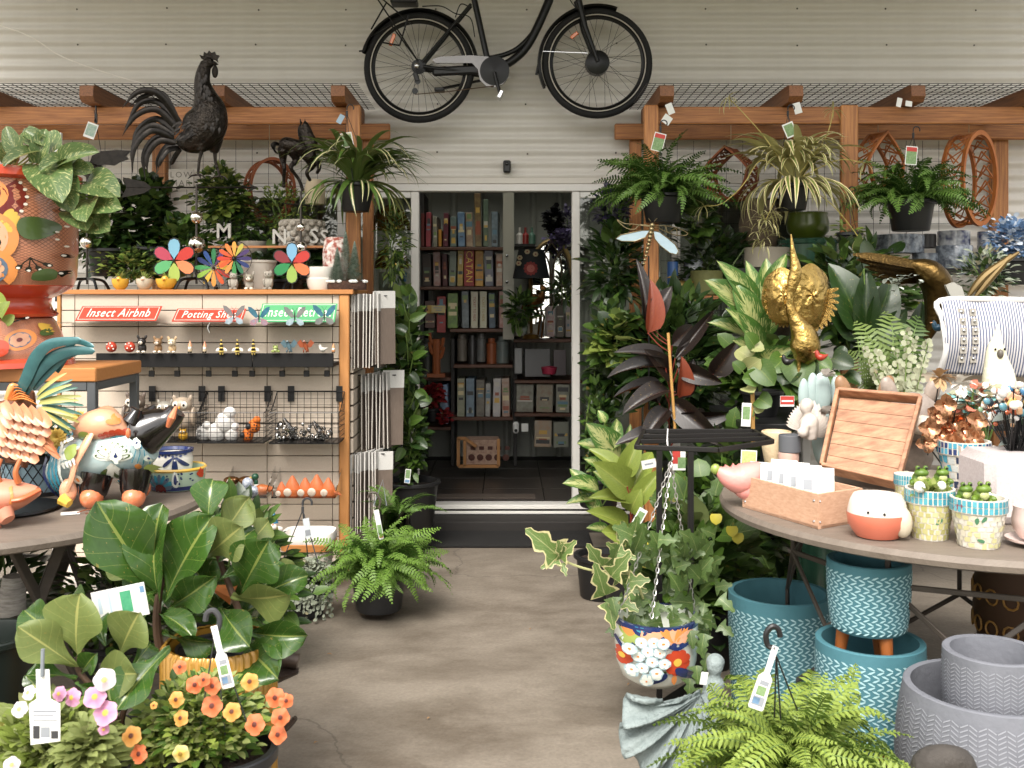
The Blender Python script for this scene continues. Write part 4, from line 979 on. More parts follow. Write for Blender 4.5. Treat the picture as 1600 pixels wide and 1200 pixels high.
# --- packets hung in three bunches on the end of the stand
pk = mat('brown_packet','6f6156',.6,col2='4b4038',sc=30,stretch=(14,14,1),rnd=.2);pkh = mat('packet_header','c9c7c2',.6,col2='a3a19c',sc=60,stretch=(8,8,8),rnd=.1);pke = mat('packet_edge','b7b1a8',.6,rnd=.15)
g = G(pk);g.box((-.003,-.055,-.36),(.003,.055,-.085));me_b = g.mesh('bag');g = G(pkh);g.box((-.0036,-.057,-.0845),(.0036,.057,0));me_h = g.mesh('header');g = G(pke);g.box((-.0025,-.0565,-.362),(.0025,-.0553,-.083));me_e = g.mesh('edge')
for (pa,pb,pt,pbt,Yp,lab) in ((556,601,456,570,5.28,'brown seed packet with white header hanging in the top bunch'),(571,615,580,697,5.42,'brown seed packet with white header hanging in the middle bunch'),(555,597,703,824,5.28,'brown seed packet with white header hanging in the lowest bunch')):
 n = 9;h = SZ(pbt-pt,Yp)/.362;proto = None
 for k in range(n):
  q = P(pa+(pb-pa)*k/(n-1),pt+random.uniform(-2.5,2.5)+(n-k)*.6,Yp-k*.004);rz = random.uniform(.12,.35)+(.9 if k == n-1 else 0)
  if proto is None:
   t = T('seed_packet',lab,'packet',q,'seed packets hanging '+lab.split(' hanging ')[1]);
   for nm,me in (('bag',me_b),('header',me_h),('edge',me_e)): link(nm,me,t)
   proto = t
  else: t = clone(proto,q)
  t.scale = (1,1,h);t.rotation_euler = (random.uniform(-.015,.015),random.uniform(-.02,.02),-rz)
 g = G(blackm);a = P(pa-3,pt+6,Yp);g.tube([(xx(548),DY+.2,a.z),a,P(pb+4,pt+6,Yp-.04)],.003,6);solo(g,'peg_hook','black display hook holding the '+lab.split('hanging in the ')[1]+' of seed packets','hook')
# --- two lined baskets with gnomes on the base shelf
wov = mat('woven_white','cfc8bd',.8,col2='9c9182',sc=120,amt=.2,bump=.5,bsc=150);liner = mat('white_liner','e4dfd8',.7)
for px0,px1,lab in ((364,439.5,'left white woven basket with tan rim holding two gnomes'),(442,524,'right white woven basket with tan rim beside the fern')):
 Yb = 4.9;a = P(px0,884,Yb);b = P(px1,845,Yb);cx = (a.x+b.x)/2;rx = (b.x-a.x)/2;t = T('woven_basket',lab,'basket',(cx,Yb,a.z));h = b.z-a.z
 rr = lambda k,z: [(k*(abs(math.cos(s))**.5)*math.copysign(1,math.cos(s))*rx,k*(abs(math.sin(s))**.5)*math.copysign(1,math.sin(s))*.10,z) for s in [2*PI*i/28 for i in range(28)]]
 def loft(m,rings,nm):
  V = [];F = []
  for kk,z in rings: V += [(cx+p[0],Yb+p[1],a.z+p[2]) for p in rr(kk,z)]
  for r in range(len(rings)-1):
   for i in range(28): F.append((r*28+i,r*28+(i+1) % 28,(r+1)*28+(i+1) % 28,(r+1)*28+i))
  g = G(m);g.add(V,F);part(t,g,nm)
 loft(wov,[(.0,0),(.82,0),(.93,h-.001)],'body');loft(pineh,[(.94,h-.03),(1.0,h-.03),(1.02,h+.0),(.97,h+.004)],'rim');loft(liner,[(.98,h+.004),(1.03,h+.025),(.98,h+.05),(.88,h+.045),(.8,h-.01),(0,h-.012)],'liner')
fig(404,838,4.88,.10,'c2402e','garden gnome with tall red hat in the left woven basket','gnome','gnome','6c6a3a');fig(428,836,4.90,.11,'2f7ea6','garden gnome with tall blue hat in the left woven basket','gnome','gnome','9a9460')
g = G(mat('resin_8a8a5a','8a8a5a',.5));q = P(416,838,4.87);g.ball(q+Vector((0,0,.02)),(.02,.02,.025),8,6);solo(g,'mossy_stone','mossy ornament between the red and blue hatted gnomes','ornament',q)
# ================================================================ LEFT: on top of the stand
TZ = zz(452.5)      # top board surface
def onz(px,Y,z=None): return Vector((xx(px,Y),Y,TZ if z is None else z))
brz = mat('blackened_bronze','161413',.3,.85,col2='3d3731',sc=26,amt=.5,bump=.9,bsc=70)
brzb = mat('blackened_feather','121110',.3,.8,col2='2f2b27',sc=40,amt=.35,stretch=(1,1,1))
def vane_pole(t,px,Y,ytop,balls,spread=.10):
 g = G(mat('vane_pole','4b4642',.35,.8));x_ = xx(px,Y);g.tube([(x_,Y,TZ+.03),(x_,Y,zz(ytop,Y))],.006,8);part(t,g,'pole')
 for py,r in balls: g = G(chrome);g.ball((x_,Y,zz(py,Y)),SZ(r,Y),20,14);part(t,g,'ball')
 g = G(blackm)
 for k in range(4):
  a = PI/4+k*PI/2;g.tube(sm([(x_,Y,TZ+.06),(x_+spread*.7*math.cos(a),Y+spread*.7*math.sin(a),TZ+.05),(x_+spread*math.cos(a),Y+spread*math.sin(a),TZ+.002)],5),.008,6)
 part(t,g,'base_feet',kind='stuff')
def pv(Y): return lambda px,py,dy=0: Vector((P(px,py,Y).x,Y+dy,P(px,py,Y).z))
# rooster
RY = 5.3;r = pv(RY);ku = SZ(1,RY)
t = T('rooster_weathervane','large dark bronze rooster weathervane with sweeping tail feathers','weathervane',onz(307,RY))
g = G(brz)
g.tube(sm([r(322,97),r(318,112),r(316,130),r(321,150),r(326,172),r(322,195),r(308,212),r(292,218),r(280,212)],4),[(v*ku,v*ku*.8) for v in smr([8,11,13,18,28,33,29,20,8],4)],16)
g.ball(r(326,98),(9*ku,8*ku,9*ku));g.ball(r(333,178),(20*ku,22*ku,27*ku));g.ball(r(312,195),(27*ku,25*ku,26*ku),rot=(0,.5,0))
for px0,dy in ((318,-.03),(333,.03)): g.tube(sm([r(px0,205,dy),r(px0+1,222,dy),r(px0-1,238,dy)],4),smr([16*ku,11*ku,6*ku],4),10)
part(t,g,'body',fuse=.006)
g = G(brzb)
for k in range(46):   # hackle and breast feathers stand proud of the body
 a = random.uniform(0,1);px = 318+14*a+random.uniform(-14,14)*(.5+a*.8);py = 112+95*a;g.add(*lt(.035,.014)[:2],M=frame(r(px,py,-.035-.06*a*(1-.02*abs(px-325))),(random.uniform(-.3,.3),-.1,-1),(0,-1,.2)))
for k in range(26): g.add(*lt(.05,.014)[:2],M=frame(r(random.uniform(285,318),random.uniform(192,216),-.075),(-.8,-.05,-.6+random.uniform(-.3,.3)),(0,-1,.2)))
part(t,g,'body_feather',kind='stuff')
g = G(brz)
for px0,px1,px2,dy in ((318,314,312,-.03),(333,334,341,.03)):
 g.tube([r(px0,236,dy),r(px1,252,dy),r(px2,274,dy)],[.011,.008,.007],8)
 for dx in (-14,6,14): g.tube([r(px2,274,dy),r(px2+dx*.6,276,dy-.012),r(px2+dx,281,dy-.02)],[.006,.005,.002],6)
part(t,g,'leg',kind='stuff')
g = G(brz);g.prism([r(a,b,-.006) for a,b in ((315,92),(312,86),(318,88),(319,81),(324,84),(327,79),(331,83),(336,81),(338,86),(343,87),(340,92),(341,98),(336,94),(326,92),(320,94))],(0,.012,0));part(t,g,'comb')
g = G(brz);g.lathe([(.0,0),(.013,.001),(.008,.014),(.0,.026)],n=8,M=frame(r(334,99),(1,0,-.25)) @ Matrix.Rotation(-PI/2,4,'X'));part(t,g,'beak')
g = G(brz);g.ball(r(336,112),(5*ku,3*ku,10*ku));part(t,g,'wattle')
for k,f in enumerate([((281,192),(252,150),(222,146),(196,172)),((278,196),(248,160),(215,160),(191,200)),((276,200),(246,172),(214,182),(193,214)),((273,206),(242,184),(211,200),(198,240)),((271,212),(238,196),(211,222),(206,276)),((271,217),(240,206),(215,234),(213,272)),((273,221),(243,214),(222,240),(224,281)),((275,224),(250,221),(232,244),(233,273)),((277,227),(257,227),(242,247),(239,266)),((278,229),(262,231),(251,250),(247,264)),((280,231),(267,236),(258,250),(256,262)),((282,233),(273,241),(266,252),(263,258)),((279,189),(256,140+8,),(226,152),(204,168))]):
 g = G(brzb);dy = (-.05,.03,-.02,.05,0)[k % 5];wmax = (5.2 if k < 8 else 4.2)*ku
 g.tube(sm([r(*f[0],0),r(*f[1],dy*.7),r(*f[2],dy),r(*f[3],dy)],7),[(w_,w_*.22) for w_ in [wmax*(.5+.5*math.sin(PI*min(1,i/20+.12))**.5)*(1 if i < 17 else max(.08,(21-i)/5)) for i in range(22)]],8,up=(0,1,0));part(t,g,'tail_feather')
vane_pole(t,307,RY,288,[(340,10),(382,13.5)],.12)
g = G(brzb);g.tube([r(197,293),r(398,293)],.005,6);part(t,g,'arrow_shaft')
g = G(brzb);g.prism([r(a,b,-.004) for a,b in ((236,292),(226,284),(192,277),(198,293),(190,309),(226,302),(236,295))],(0,.008,0));part(t,g,'arrow_fletch');g = G(brzb);g.prism([r(a,b,-.004) for a,b in ((403,293),(390,287),(393,293),(390,299))],(0,.008,0));part(t,g,'arrow_tip')
# horse
HY = 5.42;r = pv(HY);ku = SZ(1,HY);t = T('horse_weathervane','dark bronze running horse weathervane beside the spider plant','weathervane',onz(470,HY))
g = G(brz);g.tube(sm([r(438,228),r(446,226),r(460,228),r(475,233),r(487,238)],4),smr([8*ku,15*ku,14*ku,15*ku,9*ku],4),12,flat=.8)
g.tube(sm([r(484,236),r(483,220),r(476,205),r(474,196)],4),smr([15*ku,12*ku,9*ku,7.5*ku],4),10,flat=.8);g.tube(sm([r(474,195),r(480,203),r(487,213)],4),smr([8*ku,7*ku,4.5*ku],4),8)
for f in (((443,232),(441,248),(445,262),(442,284),(444,292)),((456,234),(462,250),(455,262),(466,280),(474,298)),((484,242),(494,252),(500,262),(494,270)),((478,242),(487,258),(480,270),(484,282))): g.tube(sm([r(a,b,.02 if i % 2 else -.015) for i,(a,b) in enumerate(f)],4),smr([9*ku,6*ku,3.5*ku,3*ku,3.2*ku][:len(f)],4),8)
for s in (-1,1): g.tube([r(473+s*3,193),r(473+s*4,184)],[2.6*ku,.6*ku],6)
part(t,g,'body',fuse=.0055)
g = G(brzb)
for k in range(6): g.tube(sm([r(438,226),r(430,222+k),r(424+k,226+2*k),r(427+k*1.5,233+1.5*k)],4),[.005]*12+[.002],5)
part(t,g,'tail',kind='stuff')
g = G(brzb);g.tube(sm([r(470,191,.01),r(467,203,.012),r(470,218,.012),r(476,228,.01)],4),smr([.006,.014,.014,.006],4),8,flat=.6);part(t,g,'mane')
vane_pole(t,470,HY,300,[(355,7),(387,10)],.11);g = G(brzb);g.tube([r(440,318),r(495,322)],.004,6);part(t,g,'arrow_shaft')
# eagle
EY = 5.45;r = pv(EY);ku = SZ(1,EY);t = T('eagle_weathervane','dark eagle weathervane half hidden behind the urn plant','weathervane',onz(136,EY))
g = G(brz);g.tube(sm([r(118,262),r(135,264),r(155,272),r(172,284),r(184,292)],4),smr([6*ku,12*ku,14*ku,10*ku,4*ku],4),10);part(t,g,'body')
for nm,pts in (('wing',((140,262),(146,244),(160,237),(185,235),(206,236),(198,244),(202,249),(188,254),(180,259),(165,258))),('wing',((125,262),(118,246),(98,240),(84,246),(95,254),(108,262))),('tail',((168,280),(186,290),(196,304),(180,300),(166,290)))): g = G(brzb);g.prism([r(a,b,-.02) for a,b in pts],(0,.016,0));part(t,g,nm)
vane_pole(t,136,EY,275,[(379,10.5)],.12)
# pinwheels
def pinwheel(px,py,Y,R,cols_,lab,wide,n=None,blades=None):
 ctr = P(px,py,Y);t = T('pinwheel',lab,'pinwheel',Vector((ctr.x,Y,TZ)));k = SZ(R,Y)
 g = G(black);g.tube([(ctr.x,Y+.012,TZ),(ctr.x,Y+.012,ctr.z)],.003,6);part(t,g,'stick')
 for i,h in enumerate(cols_):
  a = 2*PI*i/len(cols_)+PI/2;L_ = k;dirv = Vector((math.cos(a),0,math.sin(a)));sd = Vector((-math.sin(a),0,math.cos(a)))
  pts = []
  for j in range(12):
   s = 2*PI*j/12
   if wide: u = (1-math.cos(s))/2;w = math.sin(s)*.30*(.45+.75*u)
   else: u = .12+.88*(1-math.cos(s))/2;w = math.sin(s)*.12*(.2+1.3*u)
   pts.append((u,w))
  if wide: g = G(black);g.prism([ctr+dirv*(u*L_*1.06)+sd*(w*L_*1.13)+Vector((0,.0012,0)) for u,w in pts],(0,.0012,0));part(t,g,'petal_edge')
  g = G(mat('nylon_'+h,h,.6,tl=.2));g.prism([ctr+dirv*(u*L_)+sd*(w*L_)+Vector((0,-.0005-(.012*abs(w) if not wide else 0),0)) for u,w in pts],(0,.0010,0));part(t,g,'petal' if wide else 'blade')
 if not wide: g = G(black);torus(g,ctr,k*1.02,.002,40,5);part(t,g,'rim')
 g = G(black);g.ball(ctr+Vector((0,-.006,0)),.008,8,6);part(t,g,'hub')
pinwheel(272,407,5.22,34,['7fb3c9','b8455a','5fae70','a9bd5a','e08a5a','c4382e'],'flower pinwheel with blue, red and green petals left of the rainbow wheels',True)
pinwheel(334,418,5.26,30,['2f7a4a','274a86','27356b','4a9a5a','93b84a','d9b548','e09a4a','cf5a2e','b83a2e','d9b548','e07a3a','5a3a6a'],'left rainbow wheel pinwheel partly behind the other',False)
pinwheel(366,404,5.20,27,['e0a24a','e0823e','d9582e','c9402a','d05a2a','e0904a','3f8a4a','2a6a4a','26356a','3a2f63','4a3566','b7ad4a'],'right rainbow wheel pinwheel in front of the other',False)
pinwheel(456,411,5.24,31,['7fb0cf','8a3238','2f8a50','9ab85a','e07a4a','c23a32'],'flower pinwheel with dark red and blue petals behind the horse pole',True)
def pottery(kind,px,Y,w,h,m,lab,cat,name,prof=None,z=None,extra=None,n=28):
 q = onz(px,Y,z);R = SZ(w,Y)/2;H = SZ(h,Y);t = T(name,lab,cat,q);g = G(m)
 pr = prof or [(0,0),(.7,0),(.74,.02),(1,.9),(1.04,.92),(1.04,1),(.95,1),(.9,.9),(.66,.3),(0,.3)]
 g.lathe([(a*R,b*H) for a,b in pr],q,n);part(t,g,'body');
 if extra: extra(t,q,R,H)
 return t
yel = mat('yellow_glaze','d9a83a',.25,coat=.5);cream = mat('cream_glaze','d2c8b4',.3,coat=.4,col2='b9ac95',sc=9);concm = mat('pale_concrete','bdb6ab',.8,col2='a8a196',sc=14);grst = mat('grey_stone','a49d91',.85,col2='877f74',sc=22,bump=.3)
def duckpot(px,m,lab,w):
 def ex(t,q,R,H): g = G(m);g.ball(q+Vector((R*.1,-R*.75,H*.95)),R*.34,12,8);g.use(mat('duck_beak','c96f2a',.4));g.ball(q+Vector((R*.1,-R*1.1,H*.9)),(R*.14,R*.14,R*.07),8,5);g.use(mat('resin_eye'));g.ball(q+Vector((R*-.02,-R*1.02,H*1.03)),R*.05,6,4);part(t,g,'duck_head',kind='stuff');g = G(M_light);g.many(lt(.05,.012,lance),[frame(q+Vector((0,0,H*.8)),rdir(.5,1.4),s=random.uniform(.7,1.3)) for _ in range(14)]);part(t,g,'sprout',kind='stuff')
 pottery('',px,5.22,w,17,m,lab,'planter','duck_planter',[(0,0),(.45,0),(.8,.25),(1,.7),(1,1),(.92,1),(.9,.7),(.5,.3),(0,.3)],extra=ex)
duckpot(188,yel,'leftmost yellow duck planter on the stand',26);duckpot(226,cream,'cream duck planter between two yellow ones',26);duckpot(260,yel,'right yellow duck planter, wider, below the flower pinwheel',32)
for px,h,kd,l in ((365,.088,'cat','grey stone cat figure, leftmost of the three animals on the stand'),(390,.088,'dog','grey stone monkey figure in the middle of the three animals on the stand'),(419,.096,'cat','grey stone raccoon figure, rightmost of the three animals on the stand')):
 q = onz(px,5.21);o = fig(0,0,5.21,h,grst,l,'figure',kd,'8f887d' if kd != 'dog' else '99917f','stone_animal');o.location = q
pottery('',404,5.36,54,46,concm,'plain pale concrete pot behind the stone animals','pot','concrete_pot');pottery('',502,5.3,46,36,white_gl,'white glazed bowl with lid left of the snowy trees','bowl','white_bowl',[(0,0),(.8,0),(.95,.2),(1,.48),(.94,.5),(.94,.55),(1,.6),(1.02,.98),(.9,1),(.9,.7),(0,.7)])
terra = mat('patterned_terracotta','d8cfc6',.7,col2='8c3f2f',sc=42,amt=.02,det=1);pottery('',524,5.42,40,82,terra,'red and white leaf patterned tall vase behind the snowy trees','vase','patterned_vase',[(0,0),(.7,0),(.95,.3),(1,.7),(.85,.95),(.7,1),(.6,1),(.6,.8),(0,.8)])
def knob(t,q,R,H):
 g = G(grst)
 for i in range(5):
  for j in range(14): a = 2*PI*(j+.5*(i % 2))/14;g.ball(q+Vector((R*1.0*math.cos(a),R*1.0*math.sin(a),H*(.15+.18*i))),R*.16,7,5)
 part(t,g,'knobs',kind='stuff')
pottery('',472,5.6,64,46,grst,'grey bobbled pot behind the horse pole','pot','bobbled_pot',z=TZ+.22,extra=knob);pottery('',395,5.65,44,62,grst,'dark weathered stone pot behind the rainbow pinwheels','pot','stone_pot',z=TZ+.05)
# letters standing on a rail behind
wl = mat('white_letter','aaa79f',.5)
for ch,px,py,hh,l in (('N',437,371,24,'white wooden letter N behind the horse pole'),('E',455,372,22,'white wooden letter E beside the letter N'),('S',491,370,24,'white wooden letter S right of the horse pole'),('S',507,371,22,'white wooden letter S nearest the patterned vase'),('M',350,362,24,'pale letter M among the foliage behind the rainbow wheel')):
 q = P(px,py,5.5);me = text_mesh(ch,SZ(hh,5.5)*1.36,.008,0,wl,'letter',True);o = link('letter',me,None,Matrix.Translation(q) @ Matrix.Rotation(PI/2,4,'X'));tag(o,l,'letter')
g = G(wood);g.box((xx(330,5.55),5.49,zz(384,5.5)-.012),(xx(520,5.55),5.53,zz(384,5.5)));solo(g,'letter_rail','narrow wooden rail carrying the white letters','rail')
t = T('wall_plaque','small cream plaque with grey lettering behind the rooster legs','plaque',P(283,280,6.1));q = P(283,280,6.1);g = G(mat('plaque_cream','b5aea2',.6));g.box((q.x-.075,6.1,q.z-.06),(q.x+.075,6.112,q.z+.06),bev=.002);part(t,g,'board')
for tx,dz in (('LOW',.025),('HAR',-.025)): link('lettering',text_mesh(tx,.05,.0005,0,mat('plaque_print','6f6a62',.7),space=1.3),t,Matrix.Translation((0,-.001,dz)) @ Matrix.Rotation(PI/2,4,'X'))
# snowy bottle brush trees
snowt = mat('frosted_needle','2c5a40',.8,col2='c7cdc4',sc=70,amt=.25);t = T('bottlebrush_trees','three frosted miniature fir trees on a bark base','ornament',onz(542,5.25));bark = mat('bark_base','4a3022',.95,col2='2a1a12',sc=40,bump=1,bsc=60);
g = G(bark);g.lathe([(0,0),(1,0),(1.02,.5),(.9,1),(0,1.02)],n=24,M=Matrix.Translation(onz(542,5.25)) @ Matrix.Diagonal((.10,.07,.045,1)));g.use(white);
for k in range(30): a = random.random()*2*PI;g.ball(onz(542,5.25)+Vector((.095*math.cos(a),.065*math.sin(a),.042)),(.014,.012,.009),6,4)
part(t,g,'base')
for px,h,w,dy in ((540,78,22,.01),(527,52,17,-.02),(554,62,18,-.01)):
 g = G(snowt);b = onz(px,5.25+dy)+Vector((0,0,.04));H = SZ(h,5.25);R = SZ(w,5.25);V = [];
 for k in range(1500):
  v = (k+random.random())/1500;a = k*2.39996;rr = R*(1-v)**.9*random.uniform(.8,1.05)+.002;p0 = b+Vector((rr*.5*math.cos(a),rr*.5*math.sin(a),H*v));p1 = b+Vector((rr*math.cos(a),rr*math.sin(a),H*v+.006));s = Vector((-math.sin(a),math.cos(a),0))*.0028;V += [tuple(p0-s),tuple(p0+s),tuple(p1)]
 g.add(V,np.arange(len(V)).reshape(-1,3));part(t,g,'fir_tree',kind='stuff')
# laser cut rusty ring hanging
def cut_ring(px,py,Y,rw,rh,depth,m,lab,thick=.012,rot=0,hang_to=2.47,tear=False,cuts=18):
 ctr = P(px,py,Y);t = T('hanging_ring',lab,'hanging ornament',Vector((ctr.x,Y,ctr.z+SZ(rh,Y))));Rw,Rh = SZ(rw,Y),SZ(rh,Y)
 def pt(a,k,y):
  ca,sa = math.cos(a),math.sin(a);w = Rw*k*(1 if not tear else (1-max(0,sa))**.55*1.15 if sa > 0 else 1)
  X_ = w*ca;Y_ = y;return ctr+Vector((X_*math.cos(rot)-Y_*math.sin(rot),X_*math.sin(rot)+Y_*math.cos(rot),Rh*k*sa))
 n = 60;g = G(m)
 def band(y0,y1,n=60):
  V = [];F = []
  for i in range(n):
   a = 2*PI*i/n;V += [pt(a,1,y0),pt(a,1,y1),pt(a,1-thick/Rw,y1),pt(a,1-thick/Rw,y0)]
  for i in range(n):
   j = (i+1) % n
   for q in range(4): F.append((i*4+q,i*4+(q+1) % 4,j*4+(q+1) % 4,j*4+q))
  g.add([tuple(v) for v in V],F)
 d = depth/2;band(-d,-d*.72);band(d*.72,d)
 part(t,g,'hoop',kind='stuff');g = G(m)
 for i in range(cuts):
  a = 2*PI*i/cuts;b = a+2*PI/cuts
  for p,q in (((a,-d*.72),(b,0)),((a,d*.72),(b,0)),((a,-d*.72),(b-.5*PI/cuts,d*.72)),((b,-d*.4),(a+PI/cuts*.5,d*.5))): g.bar(pt(p[0],1-thick/2/Rw,p[1]),pt(q[0],1-thick/2/Rw,q[1]),.006,thick*.6,up=(pt(a,1,0)-ctr))
 part(t,g,'fretwork',kind='stuff')
 g = G(mat('twine','b5a58c',.8));g.tube([pt(PI/2,1,0),(ctr.x,Y,hang_to)],.0022,5);part(t,g,'cord');return t
rust = mat('rusted_steel','8a4a22',.7,col2='6a3214',sc=20,bump=.2);corten = mat('orange_timber_ring','b06a30',.5,col2='8f4e1f',sc=12,bump=.1)
cut_ring(421,298,5.95,36,50,.17,rust,'rusty fretwork ring hanging behind the horse weathervane',rot=.5)
g = G(mat('cream_shade','d3c3a6',.7));q = P(492,300,5.85);g.lathe([(.055,-.07),(.06,.02),(.045,.07),(.0,.075)],q,20);solo(g,'cream_pot','cream rounded pot hanging left of the spider plant','pot',q)
# spider plant on the left hanging in a black pot
m1 = [strap_mesh('leaf_a',M_spid,.045,2.4,1.15),strap_mesh('leaf_b',M_spid,.05,1.9,.95),strap_mesh('leaf_c',M_spidc,.05,2.7,1.2),strap_mesh('leaf_d',M_spid,.04,1.5,.7)]
q = P(556,290,5.45);t = T('spider_plant','dark spider plant with long arching leaves in a black hanging pot by the left post','plant',q);pot(t,q-Vector((0,0,.14)),.07,.1,.15,black,soil_at=.9);ms_ = [strap_mesh('leaf',m_,.05,1.9,.25) for m_ in (M_spid,M_spidc)];straps(t,q,.36,46,ms_,el=(-.2,.3),wide=1.5)
straps(t,q,.46,110,m1,el=(.0,1.3),wide=1.6);straps(t,q,.42,40,m1,el=(-.3,.8),az=(-.9,.6),wide=1.6)
rimp = [q+Vector((.1*math.cos(a),.1*math.sin(a),.01)) for a in (.5,2.6,4.7)];hanger(t,P(542,172,5.45),rimp)
card('plant label with green photo in the left spider plant',P(542,219,5.33),.062,.078,white,(0,-.2,.1),'plant_label','plant label',[(.06,.05,.94,.95,mat('buff_print','b8b08f',.6)),(.1,.1,.9,.85,pr_photo)]);card('pale blue tag on the hook above the left spider plant',P(532,186,5.4),.028,.05,mat('blue_card','9fb6c6',.6),(0,.5,.3),'plant_label','plant label')
card('plant label hanging from the left beam over the urn plant',P(142,204,5.6),.062,.085,white,(0,.35,0),'plant_label','plant label',[(.08,.15,.92,.9,mat('teal_photo_print','5f8a80',.6,col2='b9c2b0',sc=80))])
g = G(blackm);g.tube([P(150,165,5.62),P(150,178,5.62),P(148,190,5.6)],.005,6);g.tube([P(147,172,5.62),P(158,238,5.6)],.002,5);g.cbox(P(150,185,5.61),(.014,.01,.05));solo(g,'hook','black plant hook on the left beam with a label','hook')
# climbing and trailing plants behind
hk = [lt(.06,.042),lt(.075,.05,heart)]
bush('dense green trailing plant hanging behind the rooster legs',P(345,305,5.7),(.19,.14,.17),hk,800,[M_mid,M_light,M_dark],None,'trailing_plant',droop=.5,base=P(345,330,5.7),s=(.4,.8))
bush('trailing leafy plant below the rusty ring',P(375,355,5.75),(.2,.12,.2),[lt(.05,.03),lt(.05,.025,lance)],650,[M_mid,M_dark],None,'trailing_plant',droop=.8,base=P(375,330,5.75),s=(.5,1.0))
bush('dark leafy pot plant behind the urn pothos',P(170,350,5.6),(.3,.16,.26),hk,900,[M_dark,M_dark,M_mid],(.09,.12,.15,black),'dark_foliage_plant',base=P(170,395,5.6),s=(.5,1.0));bush('dark plant between the urn and the rooster pole',P(232,345,5.62),(.2,.13,.28),hk,640,[M_dark],(.08,.10,.14,black),'dark_foliage_plant',base=P(232,392,5.62),s=(.6,1.1))
bush('leafy green plant behind the yellow duck planters',P(205,415,5.5),(.3,.12,.10),[lt(.045,.03)],650,[M_mid,M_dark,M_light],None,'leafy_plant',base=P(205,435,5.5),s=(.5,1))
bush('dark low plant behind the flower pinwheel',P(290,385,5.6),(.26,.12,.17),hk,560,[M_dark,M_mid],None,'leafy_plant',base=P(290,420,5.6),s=(.6,1));bush('small creeping plant around the white letters',P(440,330,5.8),(.3,.1,.16),[lt(.04,.02)],520,[M_mid,M_light],None,'creeping_plant',base=P(440,360,5.8),s=(.5,1));bush('dark plant low behind the letters and bobbled pot',P(450,415,5.6),(.45,.1,.13),hk,460,[M_dark],(.08,.1,.1,black),'leafy_plant',base=P(450,440,5.6),s=(.5,1))
bush('feathery climber in front of the left window pane',P(618,385,5.9),(.13,.12,.24),[lt(.05,.012,lance),lt(.06,.016,lance)],520,[M_mid,M_light,M_dark],None,'climbing_plant',droop=.5,base=P(612,440,5.9),s=(.6,1.1))
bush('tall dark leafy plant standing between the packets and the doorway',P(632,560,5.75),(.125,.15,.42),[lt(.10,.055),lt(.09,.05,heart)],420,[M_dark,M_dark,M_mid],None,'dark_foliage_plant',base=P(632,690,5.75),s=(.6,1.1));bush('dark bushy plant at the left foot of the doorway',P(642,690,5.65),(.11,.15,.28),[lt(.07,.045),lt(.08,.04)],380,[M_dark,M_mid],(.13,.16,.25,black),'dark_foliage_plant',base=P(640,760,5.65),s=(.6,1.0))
MH = [tmpl_mesh('leaf',L_HT,M_dark),tmpl_mesh('leaf',L_OV,M_mid)]
t = T('vine_plant','glossy vine with pale tips climbing the left door frame','plant',P(640,640,5.55))
leaves_px(t,MH,[((630,470),(650,462)),((640,500),(668,488),0,.5),((634,520),(612,510)),((645,560),(668,548),-.05,.5),((640,585),(655,600)),((650,610),(672,628)),((628,640),(610,655)),((640,660),(662,652)),((645,690),(668,700)),((630,700),(618,722)),((636,540),(620,552)),((640,460),(628,446)),((655,630),(676,622)),((650,650),(640,672))],5.55,lambda a: P(638,min(780,(CAM_Z-a.z)*1600/5.55+495),5.6),stemg)
card('white plant label on the dark plant left of the doorway',P(637,744,5.45),.03,.075,white,(0,.1,0),'plant_label','plant label',[(.1,.35,.9,.95,pr_photo),(.1,.05,.9,.25,pr_blue)])
# ================================================================ LEFT: round table, urn, pottery pig and the plants in front
tabm = mat('weathered_table','7d7267',.6,col2='665b51',sc=7,stretch=(1,6,1),bump=.2,bsc=50)
barm = mat('table_bar','3a3530',.5,.3,col2='5a5047',sc=9)
def round_table(ctr,R,lab,bars):
 t = T('round_table',lab,'table',(ctr[0],ctr[1],0));g = G(tabm);g.lathe([(0,.69),(R-.03,.69),(R,.70),(R+.004,.715),(R-.004,.73),(0,.7305)],(ctr[0],ctr[1],0),72);part(t,g,'tabletop')
 g = G(barm);g.lathe([(R*.55,.665),(R*.6,.665),(R*.6,.689),(R*.55,.689),(R*.55,.665)],(ctr[0],ctr[1],0),40);part(t,g,'ring')
 bars(t,ctr,R);return t
def hexbars(t,ctr,R):
 r = R*.72;n = 8;h0,h1,h2 = .02,.33,.67
 P3 = lambda a,z,k=1: Vector((ctr[0]+r*k*math.cos(a),ctr[1]+r*k*math.sin(a),z))
 for i in range(n):
  a = 2*PI*i/n-PI/2;st_ = 2*PI/n
  for p,q in ((P3(a,h0),P3(a,h0+.12)),(P3(a,h0+.12),P3(a+st_/2,h1-.05)),(P3(a,h0+.12),P3(a-st_/2,h1-.05)),(P3(a+st_/2,h1-.05),P3(a+st_/2,h1+.06)),(P3(a+st_/2,h1+.06),P3(a,h2-.1)),(P3(a+st_/2,h1+.06),P3(a+st_,h2-.1)),(P3(a,h2-.1),P3(a,h2+.02)),(P3(a,h2-.1),P3(a+st_,h2-.1))): g = G(barm);g.bar(p,q,.016,.010,up=(math.cos(a),math.sin(a),0),bev=.002);part(t,g,'leg_bar')
LT = (-1.80,3.44)
